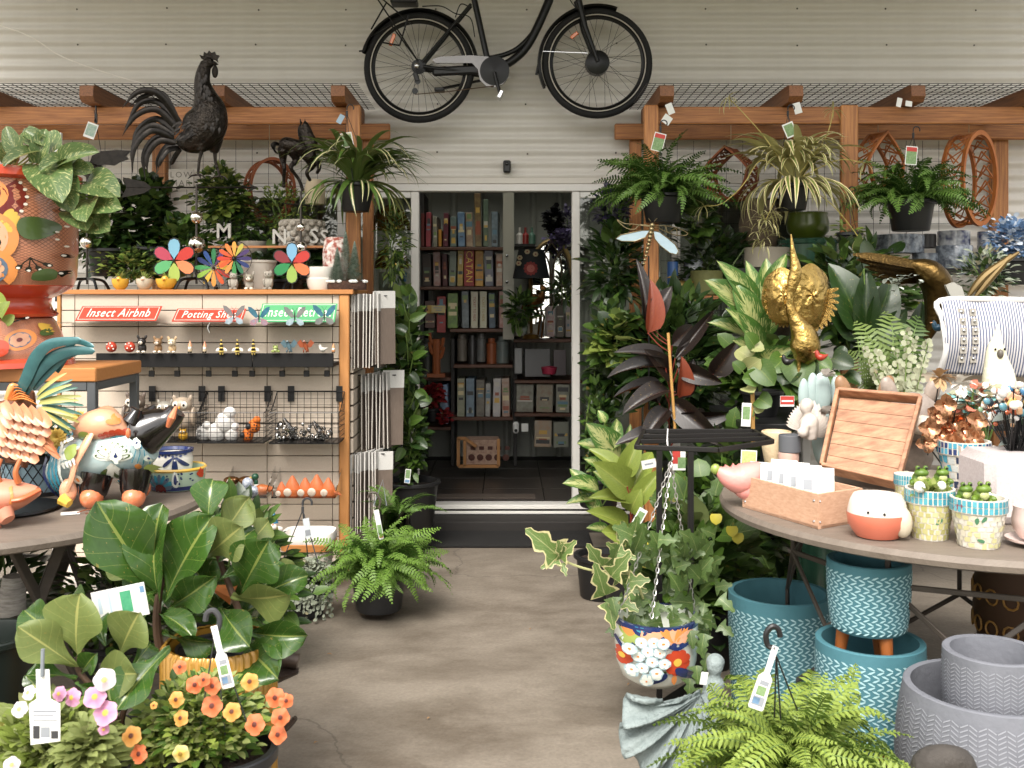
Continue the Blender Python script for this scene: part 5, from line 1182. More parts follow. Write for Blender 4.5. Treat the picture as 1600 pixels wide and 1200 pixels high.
def crossbars(t,ctr,R):
 for i in range(7):
  a = -PI/2+2*PI*i/7+.5;r = R*.62
  for s in (-1,1): g = G(barm);g.bar((ctr[0]+r*math.cos(a),ctr[1]+r*math.sin(a),.0),(ctr[0]+r*.9*math.cos(a+s*.7),ctr[1]+r*.9*math.sin(a+s*.7),.689),.035,.018,up=(math.cos(a),math.sin(a),0),bev=.003);part(t,g,'leg_bar')
 for z in (.30,.42):
  n = 7
  for i in range(n): a = 2*PI*i/n;b = 2*PI*(i+1)/n;g = G(barm);r = R*.6;g.bar((ctr[0]+r*math.cos(a),ctr[1]+r*math.sin(a),z),(ctr[0]+r*math.cos(b),ctr[1]+r*math.sin(b),z),.02,bev=.002);part(t,g,'brace')
round_table(LT,.78,'weathered grey round table on the left carrying the pottery pig',crossbars)
TB = .731
def ont(px,py,X_=None): # where a bearing meets a table top
 Y = (CAM_Z-TB)*1600/(py-465);return P(px,py,Y)
# riser
UY = 3.78;t = T('riser_stand','timber topped riser with grey metal frame behind the pig','stand',(-1.85,UY,TB));zr1,zr0 = CAM_Z-(575-465)*3.6/1600,CAM_Z-(597-465)*3.6/1600
g = G(pineh);g.box((-2.3,3.6,zr0),((150-790)*3.6/1600,4.05,zr1),bev=.004);part(t,g,'top');gm = mat('grey_frame','5d6062',.45,.4);x1 = (148-790)*3.6/1600
for a,b in (((x1-.03,3.605,TB),(x1,3.635,zr0-.001)),((x1-.03,4.01,TB),(x1,4.04,zr0-.001)),((-2.28,3.605,zr0-.031),(x1-.031,3.635,zr0-.001)),((x1-.03,3.636,zr0-.031),(x1,4.009,zr0-.001)),((-2.3,3.605,TB),(-2.27,3.635,zr0-.032))): g = G(gm);g.box(a,b,bev=.002);part(t,g,'frame_bar')
# talavera urn
UX = xf(-8,UY);uz = lambda y: CAM_Z-(y-465)*UY/1600;up_ = lambda n: n*UY/1600
salmon = mat('salmon_glaze','c98a6c',.3,coat=.5,col2='b87658',sc=6)
def hatch(m):
 N = m.node_tree.nodes;L = m.node_tree.links;b = N['Principled BSDF'];src = b.inputs['Base Color'].links[0].from_socket;uv = N.new('ShaderNodeUVMap');sp = N.new('ShaderNodeSeparateXYZ');L.new(uv.outputs[0],sp.inputs[0])
 def mth(op,a,bb):
  n = N.new('ShaderNodeMath');n.operation = op
  for i,v in enumerate((a,bb)):
   if isinstance(v,(int,float)): n.inputs[i].default_value = v
   else: L.new(v,n.inputs[i])
  return n.outputs[0]
 u = mth('MULTIPLY',sp.outputs[0],74);v = mth('MULTIPLY',sp.outputs[1],40)
 def ln(w): return mth('LESS_THAN',mth('ABSOLUTE',mth('SUBTRACT',mth('FRACT',w,0),.5),0),.075)
 a = ln(mth('ADD',u,v));d = ln(mth('SUBTRACT',u,v));f = mth('MULTIPLY',mth('MAXIMUM',a,d),.8)
 mx = N.new('ShaderNodeMix');mx.data_type = 'RGBA';L.new(f,mx.inputs[0]);L.new(src,mx.inputs[6]);mx.inputs[7].default_value = c('3a1f16');L.new(mx.outputs[2],b.inputs['Base Color'])
hatch(salmon)
redg = mat('red_glaze','b23a22',.25,coat=.6,col2='c24a2c',sc=8);orag = mat('orange_glaze','d98a4a',.25,coat=.6);yelg = mat('yellow_motif','d9b04a',.3,coat=.5);blkg = mat('black_glaze','15100f',.18,coat=.6);grng = mat('green_glaze','45592c',.3,coat=.5);whg = mat('white_dot','e8dfd2',.3,coat=.5);maro = mat('maroon_glaze','6a1f1c',.25,coat=.5);peach = mat('peach_glaze','d9a07e',.3,coat=.5);bluegr = mat('slate_blue_glaze','5a6a7c',.3,coat=.5)
t = T('talavera_urn','tall red painted pottery urn on the riser with pothos growing in it','urn',(UX,UY,zr1));
g = G(salmon);V = [(up_(117),uz(288)),(up_(121),uz(330)),(up_(121),uz(390)),(up_(119),uz(430)),(up_(114),uz(446))][::-1];g.lathe([(r_,z_) for r_,z_ in V],(UX,UY,0),64);part(t,g,'bowl');gb = g
g = G(redg);g.lathe([(up_(r_),uz(y_)) for r_,y_ in ((108,290),(121,288),(127,284),(127,274),(120,270),(110,272),(105,300),(60,340),(0,342))],(UX,UY,0),64);part(t,g,'rim')
g = G(redg);g.lathe([(up_(r_),uz(y_)) for r_,y_ in ((80,497),(90,494),(92,490),(84,484),(80,474),(82,466),(98,458),(110,450),(115,447),(112,444.5))],(UX,UY,0),64);part(t,g,'foot')
g = G(salmon);g.lathe([(up_(r_),uz(y_)) for r_,y_ in ((103,557),(104,545),(96,520),(88,503),(84,497))],(UX,UY,0),64);part(t,g,'pedestal');gp = g
g = G(redg);g.lathe([(0,zr1+.0005),(up_(112),zr1+.0005),(up_(117),uz(570)),(up_(115),uz(562)),(up_(104),uz(556.5)),(up_(90),uz(556))],(UX,UY,0),64);part(t,g,'base_ring')
d = Decal(t,gb,UY-.2)
def fan(d,x,y,a0,a1,n,R,w=7):
 for k in range(n):
  a = a0+(a1-a0)*k/(n-1);d.line([(x,y),(x+math.cos(a)*R,y+math.sin(a)*R)],1.6,blkg);d.petal(x+math.cos(a)*R*.62,y+math.sin(a)*R*.62,a,R*.42,w,blkg);d.disc(x+math.cos(a)*R*.93,y+math.sin(a)*R*.93,1.8,whg,8)
s_ = .9  # bowl seen a little nearer than its axis
d.disc(-2,310,42,maro,24);d.disc(-6,306,26,orag,20);d.disc(-8,304,19,maro,18)
for k in range(12): a = -.9+k*.28;d.disc(-2+42*math.cos(a),310+42*math.sin(a),2.4,whg,8)
for k in range(8): d.petal(12,345,-.9+k*.32,22,9,yelg)
d.disc(2,372,30,orag,20,38);d.disc(-2,372,22,peach,20,30);d.disc(4,380,8,blkg);d.disc(0,420,30,orag,20);d.disc(-3,420,22,bluegr,18);d.flower(-3,420,18,8,peach,bluegr)
d.petal(70,350,2.9,42,40,grng);d.petal(62,360,3.6,30,24,grng);d.flower(88,366,22,12,redg,yelg,whg,core=.24,w=13,outline=redg);fan(d,90,336,-2.6,-.5,6,26);fan(d,88,412,.5,2.6,6,28);fan(d,88,402,3.4,6.0,5,22);fan(d,40,402,.6,2.2,4,22);d.petal(40,432,-.4,24,16,grng);d.disc(58,292,7,grng);d.petal(48,290,.3,18,12,grng)
d.done()
d = Decal(t,gp,UY-.2);d.disc(22,532,17,orag,18);d.disc(22,532,12,bluegr,16);d.flower(22,532,11,7,peach,maro);d.flower(64,506,13,9,redg,yelg,whg,w=10,outline=redg)
for k in range(6): d.petal(34,508,-1.2+.4*k,20,9,yelg)
d.petal(54,520,2.9,16,12,grng);fan(d,72,528,.3,2.6,5,20,5);fan(d,6,508,-2.2,-.4,4,18,5);d.disc(0,545,12,redg);d.done()
POT = [tmpl_mesh('leaf',leaf(1,1,heart,.2,.5,7,9),M_poth),tmpl_mesh('leaf',leaf(1,1,heart,.3,.8,7,9),M_poth)]
t = T('pothos','variegated pothos trailing over the rim of the painted urn','plant',(UX,UY,uz(290)))
leaves_px(t,POT,[((30,245),(8,195),.0,0.42),((60,255),(70,198),0,0.41),((20,255),(-5,222),-.05,0.54),((55,240),(2,255),-.1,0.37),((62,222),(30,205),.05,0.41),((80,240),(62,205),.1,0.51),((40,205),(78,228),0,0.41),((95,255),(150,232),-.05,0.41),((70,258),(95,310),-.16,0.51),((105,250),(60,262),-.1,0.37),((108,262),(140,268),-.05,0.54),((92,285),(110,325),-.12,0.54),((135,285),(184,302),-.12,0.49),((128,265),(150,262),.05,0.61),((145,310),(130,342),-.14,0.58),((150,318),(183,322),-.12,0.49),((118,330),(135,355),-.12,0.58),((165,352),(150,342),-.1,0.68),((145,345),(168,358),-.1,0.61),((95,262),(120,244),0,0.48),((120,250),(98,225),.0,0.48)],UY-.16,lambda a: P(20,262,UY),stemg,.6)
leaves_px(t,[tmpl_mesh('leaf',L_HT,M_light)],[((5,480),(-10,455)),((0,495),(14,470),0,.6),((8,505),(22,492),0,.7)],3.55,None)
# talavera pig
PY = 3.33;r = pv(PY);ku = SZ(1,PY);feet = TB
lb = mat('pale_blue_glaze','9fbcc0',.22,coat=.7,col2='c4d2cf',sc=16);t = T('pottery_pig','glazed pottery pig with black snout, orange hooves and flower painted pale blue body','pottery pig',(xx(170,PY),PY,TB))
g = G(lb);g.tube(sm([r(79,742),r(88,738),r(110,727),r(145,712),r(180,702),r(212,698),r(232,690)],5),[(v*ku,v*ku*.86) for v in smr([16,25,36,47,50,45,34],5)],26);part(t,g,'body');gb = g
g = G(blkg);g.tube(sm([r(214,684),r(228,675),r(248,664),r(266,654),r(276,642)],4),[v*ku for v in smr([36,36,28,19,15],4)],22);g.tube([r(214,655,-.05),r(222,640,-.05),r(212,634,-.04)],[.03,.018,.004],10);g.tube([r(224,650,.05),r(232,636,.06)],[.03,.005],10)
for (a,b,e,f,dy) in ((163,748,155,776,-.07),(222,742,222,774,-.07),(130,745,128,770,.06),(205,740,205,765,.07)): g.tube([r(a,b-12,dy*.8),r((a+e)/2,(b+f)/2,dy),r(e,f-4,dy)],[.052,.044,.036],12)
part(t,g,'head_and_legs',kind='stuff')
hoof = mat('orange_hoof','d27a52',.25,coat=.6)
for (e,f,dy) in ((160,788,-.085),(224,787,-.085),(128,780,.06),(206,780,.07)): g = G(hoof);q = r(e,f,dy);q.z = TB+.001;g.ball(q+Vector((0,0,.035)),(.036,.045,.036),14,10);part(t,g,'hoof')
g = G(hoof);g.tube([r(268,664,-.035),r(276,650,-.05),r(280,634,-.03)],[.008,.013,.005],8);g.ball(r(221,670,-.115),(.008,.012,.017),8,6);part(t,g,'mouth',kind='stuff')
g = G(peach);g.tube(sm([r(122,672,-.02),r(150,663,-.05),r(180,660,-.06),r(208,676,-.05)],4),[(v*ku,v*ku*.9) for v in smr([12,24,27,10],4)],16);part(t,g,'saddle');gs = g
g = G(peach);g.tube(sm([r(165,664,-.09),r(155,690,-.12),r(143,715,-.125),r(137,738,-.125),r(128,756,-.115)],4),smr([.012,.016,.014,.012,.01],4),10,flat=.6);g.ball(r(127,758,-.10),(.028,.02,.04),12,8);part(t,g,'strap',kind='stuff')
whf = mat('white_petal_glaze','d8dcd2',.25,coat=.6);oliv = mat('olive_motif','8a9a4a',.3,coat=.5);cob = mat('cobalt_glaze','23305e',.2,coat=.6);turq = mat('turquoise_glaze','3a8aa0',.25,coat=.6)
d = Decal(t,gb,PY-.1)
for k in range(9): a = PI+.25+k*(PI-.5)/8;d.petal(175,718,a+PI if False else a,30,12,whf);d.petal(175+7*math.cos(a),718+7*math.sin(a),a,20,6,grng);d.petal(175+9*math.cos(a),718+9*math.sin(a),a,15,4,whf)
d.petal(175,722,PI/2,34,16,whf);d.petal(175,735,PI/2,16,9,grng);d.petal(172,722,1.0,28,13,whf);d.petal(176,722,2.1,28,13,whf);d.petal(166,730,2.3,20,8,grng);d.petal(186,730,.8,20,8,grng)
for k in range(7): d.line([(205+6*k,690+3*k),(208+5*k,705+4*k),(202+6*k,722+2*k)],1.1,turq)
d.disc(208,728,4,orag);
for k in range(15): x_,y_ = random.uniform(110,232),random.uniform(690,765);d.flower(x_,y_,random.uniform(5,9),6,whf if k % 3 else [turq,whf],orag if k % 2 else cob,None,k,core=.3)
d.petal(225,735,-2.2,17,14,oliv);d.petal(238,712,-1.9,30,20,maro)
for k in range(7): d.disc(231-.8*k,728-4.5*k,1.5,whf,6)
for k in range(4): d.line([(93+5*k,715-4*k),(84+6*k,738-1*k),(86+6*k,762-k)],3.4,turq if k < 3 else whf)
for k in range(4):
 for j in range(4): d.disc(106+5.6*k+1.5*j,702+7*j-2*k,2.7,whf,8)
d.petal(98,768,-.3,34,20,oliv);d.petal(132,700,2.4,22,16,oliv);d.line([(84,722),(79,740),(84,762)],4,cob);d.done()
d = Decal(t,gs,PY-.12)
for k in range(7): d.disc(155+8*k,684-6*math.sin(k*PI/6)-1,5.2,redg,10)
d.line([(158,697),(170,686),(185,686),(197,694)],5,turq);
for k in range(5): d.petal(180,664,PI+.3+k*.62,18,8,orag)
d.petal(138,678,2.6,24,22,oliv);d.done()
g = G(yelg);g.tube([r(122,768,-.12),r(135,775,-.13)],[.02,.014],8);part(t,g,'gold_bow')
g = G(mat('clay_rough','b08a6a',.9));g.tube(sm([r(150,670,.02),r(150,652,.02),r(165,645,.02),r(176,652,.02)],4),smr([.02,.022,.022,.018],4),10);solo(g,'clay_handle','pale clay handle showing above the back of the pottery pig','pottery')
q = ont(110,803);g = G(white);g.cbox(q+Vector((0,0,.002)),(.055,.04,.0015),(0,0,.4));solo(g,'price_tag','white price tag lying on the table in front of the pig','tag')
g = G(rust);g.tube(sm([q+Vector((.02,0,.004)),q+Vector((.05,.02,.01)),q+Vector((.08,0,.005)),q+Vector((.05,-.01,.004))]),.0018,5);solo(g,'wire_twist','small coil of rusty wire by the white tag on the table','wire')
# blue and white pot on its saucer behind the pig
BY2 = 3.62;t = T('talavera_pot','blue and white painted pot standing in a yellow rimmed planter','pot',(xx(272,BY2),BY2,TB));kz = lambda y: CAM_Z-(y-465)*BY2/1600
g = G(white_gl);C2 = (xx(268,BY2),BY2,0);u2 = lambda n: SZ(n,BY2);g.lathe([(u2(30),TB+.006),(u2(30),kz(740)),(u2(33),kz(715)),(u2(30),kz(706)),(u2(26),kz(708)),(u2(24),kz(740))],C2,36);part(t,g,'inner_pot');gi = g
g = G(cob);g.lathe([(u2(30.5),kz(707)),(u2(33.5),kz(705)),(u2(33.5),kz(701)),(u2(28),kz(701)),(u2(26),kz(706))],C2,36);part(t,g,'rim')
g = G(mat('mint_glaze','a9bfa8',.25,coat=.6));C3 = (xx(275,BY2-.02),BY2-.02,0);g.lathe([(0,TB+.001),(u2(36),TB+.001),(u2(44),kz(745)),(u2(45),kz(728)),(u2(42),kz(727)),(u2(38),kz(750)),(0,kz(752))],C3,40);part(t,g,'planter');gq = g
g = G(yelg);g.lathe([(u2(44.5),kz(731)),(u2(46.5),kz(728)),(u2(44),kz(725.5)),(u2(41.5),kz(728))],C3,40);part(t,g,'planter_rim');g = G(cob);g.lathe([(u2(34),TB+.0015),(u2(38.5),TB+.004),(u2(40.5),TB+.018),(u2(36),TB+.018)],C3,40);part(t,g,'foot')
d = Decal(t,gi,BY2-.07);d.petal(272,715,PI/2,30,9,cob);d.petal(271,715,2.4,22,6,cob);d.petal(273,715,.8,22,6,cob)
for k in range(9): d.disc(244+5*k,712+2*(k % 2),2,cob,6)
d.done();d = Decal(t,gq,BY2-.1)
for k in range(9): d.petal(252,764,PI+.2+k*.34,24,7,turq if k % 2 else bluegr)
d.disc(252,764,9,maro);d.petal(276,735,PI/2,26,11,whf);d.petal(276,740,PI/2,16,5,cob);d.petal(312,752,-1.8,16,14,oliv);d.flower(310,742,8,6,redg,yelg);
for k in range(16): d.disc(268+random.uniform(-6,30),738+random.uniform(0,26),1.4,cob,6)
d.done()
# pink fish
FY = 3.02;r = pv(FY);ku = SZ(1,FY);pinkc = mat('pink_terracotta','d08e74',.45,col2='c27c62',sc=12);t = T('terracotta_fish','pink terracotta fish with blue painted eye and orange lips facing right','ornament',(xx(10,FY),FY,TB))
g = G(pinkc);g.tube(sm([r(-70,775),r(-40,775),r(-5,776),r(25,774),r(48,770),r(60,768)],5),[(v*ku,v*ku*.7) for v in smr([20,36,40,32,19,10],5)],20);part(t,g,'body');gb = g
g = G(mat('fish_lip','c8643c',.35));g.tube(sm([r(34,776,-.06),r(48,774,-.05),r(64,765,-.01)],4),smr([5*ku,6*ku,5*ku],4),10,flat=.8);part(t,g,'lips')
for p0,p1 in (((18,795),(28,806)),((-5,812),(8,822))): g = G(pinkc);g.tube([r(*p0,-.05),r(*p1,-.06)],[.03,.02],10);part(t,g,'fin')
g = G(mat('fish_feeler','b8693c',.5));
for px in (4,34): g.tube(sm([r(px,752,-.02),r(px-2,735,-.03),r(px+3,715,-.02)],4),smr([.010,.008,.006],4),8)
part(t,g,'feeler',kind='stuff')
d = Decal(t,gb,FY-.1);d.disc(26,760,9,mat('eye_lid','8f6a58',.4),16,8);d.disc(26,760,7,mat('eye_blue','5d8ba6',.25,coat=.5));d.disc(26,760,3.2,cob);d.line([(14,753),(26,748),(40,756)],1.5,blkg);d.line([(0,768),(6,780),(4,792)],4,orag);d.done()
g = G(blackm);q = ont(40,790);g.lathe([(0,0),(.14,0),(.15,.006),(.148,.012),(.13,.008),(0,.006)],(xx(15,3.22),3.22,TB+.001),32);solo(g,'dish','black dish on the table under the basket of yellow flowers','dish')
# metal rooster with teal tail
CY = 3.28;r = pv(CY);ku = SZ(1,CY);fo = mat('peach_scale','d0936a',.35,col2='b9704a',sc=30,rnd=.12,spec=.6);teal = mat('teal_plume','3f6f70',.3,.2,col2='2c5458',sc=30,rnd=.15,coat=.3);tealg = mat('teal_spike','4b7a6a',.35,col2='3a6058',sc=14,rnd=.2);olv = mat('olive_spike','a3a25a',.4,rnd=.15)
t = T('metal_rooster','painted metal rooster with peach scale feathers and long teal tail plumes','ornament',(xx(10,CY),CY,TB))
g = G(mat('rooster_body','8c5a3c',.4,.3,col2='5e3826',sc=20));g.tube(sm([r(-60,640),r(-30,660),r(0,664),r(30,640),r(44,610)],5),[v*ku for v in smr([24,40,40,26,10],5)],18);g.tube([r(10,690),r(14,720),r(30,722)],[.02,.012,.008],8);g.tube([r(36,690),r(40,718),r(38,730)],[.03,.016,.01],8);part(t,g,'body',kind='stuff')
FS = [tmpl_mesh('scale_feather',leaf(1,.62,lambda v: .5+.5*math.sin(PI*min(1,v*.8+.1)) if v < .96 else .45,.25,.5,5,7),fo)]
for row in range(5):
 for k in range(5):
  bx,by = 6+13*k-5*row+4*(row % 2),628+14*row+3*k;M,_ = leaf_px((bx,by),(bx+12+6*k*.3,by+26),CY-.11-.012*(4-row) if False else CY-.12+.01*row,CY-.15+.01*row,.8,(0,-1,.3));piece(t,FS[0],'scale_feather',M)
for k in range(5): M,_ = leaf_px((40+4*k,660+4*k),(72+5*k,672+11*k),CY-.1,CY-.12,.32);piece(t,FS[0],'wing_feather',M)
for pts,w in (([(30,625),(52,590),(72,556),(100,535),(150,529)],7),([(46,612),(68,582),(96,558),(130,546),(170,546)],7),([(58,606),(88,578),(115,556),(140,548)],5),([(95,580),(110,560),(130,532),(165,540)],4)): g = G(teal);n = len(pts);g.tube(sm([r(a,b,-.03-.02*i) for i,(a,b) in enumerate(pts)],6),[(w*ku*(.5+.9*math.sin(PI*min(1,.15+i/(6*n)))),w*ku*.2) for i in range(6*(n-1))]+[(.001,.001)],8,up=(0,1,0));part(t,g,'tail_plume')
SP = tmpl_mesh('spike_plume',leaf(1,.3,lambda v: (.35+.65*math.sin(PI*v**.8))*(1 if int(v*40) % 2 else .55) if v < 1 else 0,.3,.9,3,21),tealg);SP2 = tmpl_mesh('spike_plume',leaf(1,.3,lambda v: (.35+.65*math.sin(PI*v**.8))*(1 if int(v*40) % 2 else .55) if v < 1 else 0,.3,.9,3,21),olv)
for k in range(9):
 a = -.75+k*.19;x0_,y0_ = 58+1.5*k,618+3*k;L_ = 64-2*abs(k-4);M,_ = leaf_px((x0_,y0_),(x0_+L_*math.cos(a),y0_+L_*math.sin(a)),CY-.05,CY-.07,.7);piece(t,SP if k % 3 else SP2,'spike_plume',M)
 if k % 2: M,_ = leaf_px((x0_-2,y0_+4),(x0_+L_*.9*math.cos(a+.1),y0_+L_*.9*math.sin(a+.1)),CY-.07,CY-.1,.7);piece(t,SP2,'spike_plume',M)
g = G(orag)
for k in range(6): g.tube(sm([r(26+2*k,622,-.06),r(32+4*k,600+4*k,-.06),r(40+6*k,600+6*k,-.05)],4),smr([.012,.008,.002],4),6,flat=.4)
part(t,g,'saddle_feather',kind='stuff')
# yellow flowers in a mesh basket
q = ont(70,752);q = Vector((xx(62,3.55),3.55,TB));t = T('flower_basket','black wire mesh planter of yellow chrysanthemums behind the fish','planter',q);g = G(mat('blue_liner','93aebb',.7));g.lathe([(0,0),(.11,0),(.125,.12),(.118,.12),(.105,.02),(0,.02)],q,30);part(t,g,'liner');g = G(black)
for i in range(24):
 for s in (-1,1): g.tube([q+Vector((.128*math.cos(a),.128*math.sin(a),.01+.10*f)) for f,a in ((0,2*PI*i/24),(.5,2*PI*(i+s)/24),(1,2*PI*(i+2*s)/24))],.002,4)
g.lathe([(.126,.11),(.134,.11),(.134,.135),(.126,.135),(.126,.11)],q,30);g.lathe([(.118,0),(.13,0),(.13,.012),(.118,.012)],q,30);part(t,g,'mesh',kind='stuff')
bush('',q+Vector((0,0,.17)),(.15,.13,.07),[lt(.05,.03)],180,[M_dark],None,t=t,base=q+Vector((0,0,.1)),stems=6)
ym = mat('yellow_petal','d9b85a',.6,tl=.2,rnd=.12);mum = G(ym);mum.many(lt(.03,.012,round_p,.2,.8,3,4),[frame((0,0,0),Vector((math.cos(k*2.4),math.sin(k*2.4),.15+1.6*(k/46)**1.5)),s=1-.4*k/46) for k in range(46)]);mm = mum.mesh('bloom',sharp=None)
for px,py,s in ((90,684,1.35),(124,652,.9),(66,700,.8),(112,690,.7),(100,660,.6),(62,664,.6),(56,690,.7)): p = P(px,py,3.42);piece(t,mm,'bloom',Matrix.Translation(p) @ Matrix.Rotation(PI/2.4,4,'X') @ Matrix.Scale(s,4))
# plants and pots under the left table
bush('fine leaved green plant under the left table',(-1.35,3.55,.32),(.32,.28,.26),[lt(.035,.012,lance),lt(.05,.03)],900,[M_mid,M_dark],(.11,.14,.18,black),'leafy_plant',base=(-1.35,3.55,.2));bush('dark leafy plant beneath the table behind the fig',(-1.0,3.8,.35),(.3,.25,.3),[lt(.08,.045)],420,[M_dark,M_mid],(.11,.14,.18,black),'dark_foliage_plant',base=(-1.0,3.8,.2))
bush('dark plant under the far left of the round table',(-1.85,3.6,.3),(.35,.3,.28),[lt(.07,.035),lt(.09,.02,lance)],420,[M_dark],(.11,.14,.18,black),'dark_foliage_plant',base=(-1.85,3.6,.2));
g = G(mat('white_bark','cfcac2',.8,col2='5a544e',sc=20,stretch=(1,1,6)));g.tube([P(16,985,3.3),P(22,900,3.3)],[.05,.035],10);solo(g,'white_branch','pale striped branch standing under the left table','branch')
# black pot at the far left edge
q = P(-20,1100,2.75);t = T('plastic_pot','tall dark green plastic pot at the left edge below the table','pot',(q.x,2.75,0));pot(t,(q.x,2.75,0),.10,.12,.50,mat('dark_green_plastic','141c18',.4),rim=.01)
# ---------------------------------------------------------------- fiddle leaf fig in the ribbed gold pot
GY = 2.78;gx = xx(343,GY);gold = mat('gold_glaze','9a6f22',.3,.25,col2='b98a35',sc=9,coat=.4);t = T('fiddle_leaf_fig','large fiddle leaf fig in a ribbed gold pot','fig tree',(gx,GY,0));Rg = SZ(86,GY);hz = .47
g = G(gold)
def rib(u,v): a = 2*PI*u;rr = Rg*(1+.035*abs(math.sin(22*a)));k = (.90,.96,1,1,.94,.9)[min(5,int(v*5.01))];z = (.0,.02,.06,hz-.012,hz,hz-.002)[min(5,int(v*5.01))];return (gx+rr*k*math.cos(a),GY+rr*k*math.sin(a),z)
g.grid(rib,264,6,True);g.lathe([(Rg*.88,hz-.004),(Rg*.86,hz-.2),(0,hz-.2)],(gx,GY,0),40);part(t,g,'ribbed_pot',sharp=60)
g = G(black);g.lathe([(Rg*.6,hz-.19),(Rg*.74,hz-.02),(Rg*.78,hz-.015),(Rg*.72,hz-.03),(Rg*.5,hz-.06),(0,hz-.055)],(gx,GY,0),36);part(t,g,'nursery_pot')
FL = [tmpl_mesh('leaf',leaf(1,1,fiddle,.24,.5,9,16,.045),M_fid),tmpl_mesh('leaf',leaf(1,1,fiddle,.34,1.1,9,16,.05),M_fid)];FU = tmpl_mesh('leaf',leaf(1,1,fiddle,.18,.5,9,16,.04),M_fid2);FL.append(FU)
tx,ty = 252,985;g = G(stemb);g.tube(sm([P(262,1060,GY),P(246,990,GY-.02),P(248,930,GY-.02),P(262,880,GY)],5),smr([.014,.012,.010,.006],5),8);g.tube(sm([P(388,1010,GY),P(375,960,GY),P(345,880,GY+.02),P(330,830,GY)],5),smr([.012,.010,.008,.005],5),8);part(t,g,'trunk',kind='stuff')
items = [((250,938),(152,786),-.10,.62,.25,0),((252,940),(232,790),-.05,.6,-.3,1),((258,940),(322,806),-.06,.68,-.25,0),((325,818),(330,744),.02,.92,.1,1),((335,850),(388,780),.05,.7,.5,2),((325,868),(372,826),-.08,.95,.2,2),((340,880),(398,822),.06,.7,-.2,0),((378,922),(415,850),-.08,.95,.15,0),((405,932),(478,896),-.02,.66,-.1,1),((362,930),(446,938),-.12,.66,.9,2),((385,985),(470,1000),-.1,.56,.3,1),((345,950),(384,1008),-.14,.72,.1,0),((380,1002),(428,1056),-.16,.74,-.1,0),((335,935),(292,870),-.02,.62,.2,1),((262,950),(330,908),-.12,.5,.5,0),((255,985),(335,1012),-.12,.42,.9,0),((250,960),(300,985),-.1,.5,-.6,1),((248,955),(205,880),0,.7,.3,1),((345,905),(395,875),.08,.7,0,1),((300,880),(280,822),.1,.7,.2,1),((330,960),(300,945),.05,.8,.2,1),((365,970),(420,962),.12,.6,.1,1),((245,925),(205,940),-.1,.6,.3,0),((400,950),(452,962),.05,.6,0,1)]
items = [(a,b,d_,w*.78,ro,mi) for a,b,d_,w,ro,mi in items]
for k in range(30): x_,y_ = random.uniform(215,420),random.uniform(835,985);an = random.uniform(-2.7,-.4);L_ = random.uniform(50,85);items.append(((x_,y_),(x_+L_*math.cos(an),y_+L_*math.sin(an)),random.uniform(-.05,.1),.6,random.uniform(-.6,.6),random.choice((0,1,0,1,2)),.09+.1*random.random()))
leaves_px(t,FL,items,GY-.02,None)
g = G(mat('copper_glaze','a8622e',.4));q = P(362,925,GY+.16);g.tube([P(338,920,GY+.1),P(366,930,GY+.1)],[.012,.03],8);solo(g,'terracotta_pot_piece','orange terracotta piece glimpsed between the fig leaves','pot')
# smaller fig in a black pot at the front left
SY = 2.42;sx_ = xx(196,SY);t = T('small_fiddle_leaf_fig','smaller fiddle leaf fig with pale leaves in a black pot at the front left','fig tree',(sx_,SY,0));pot(t,(sx_,SY,0),.085,.105,.37,black,soil_at=.93);g = G(stemb);g.tube(sm([P(188,1135,SY),P(196,1105,SY),P(212,1090,SY)],4),.007,8);g.tube(sm([P(188,1132,SY),P(150,1080,SY),P(122,1045,SY),P(128,1015,SY)],4),.007,8);g.tube(sm([P(190,1130,SY),P(198,1070,SY),P(190,1025,SY)],4),.006,8);part(t,g,'trunk',kind='stuff')
items = [((121,1024),(118,932),-.05,1.02,-.15,2),((120,1042),(30,980),-.08,.6,.3,2),((95,1000),(33,950),.05,.62,.2,0),((188,1020),(212,962),-.06,.9,.1,2),((266,1012),(178,1105),-.12,.62,.25,0),((120,1060),(40,1050),-.06,.5,.9,0),((150,1050),(205,1055),-.10,.7,.2,2),((128,1050),(145,1025),-.06,.6,.2,0),((120,1065),(160,1085),-.05,.5,.4,1),((150,985),(100,930),.1,.6,.1,0),((165,1010),(148,960),.05,.7,.3,1),((205,1045),(240,1000),.05,.7,.3,1),((62,1075),(38,1055),0,.8,.1,0),((150,1060),(215,1100),.05,.5,.6,1)]
leaves_px(t,FL,[(a,b,d_,w*.85,ro,mi) for a,b,d_,w,ro,mi in items],SY-.02,None)
card('white landscape plant card with green picture between the figs',P(188,943,2.55),.13,.082,white,(0,-.18,.12),'plant_label','plant label',[(.52,.2,.72,.85,mat('card_green','2f8a63',.5,col2='5fae84',sc=60)),(.1,.3,.16,.8,mat('faint_blue','b9c9d3',.6)),(.3,.25,.34,.9,mat('faint_blue')),(.9,.7,.98,.9,pr_blue)])
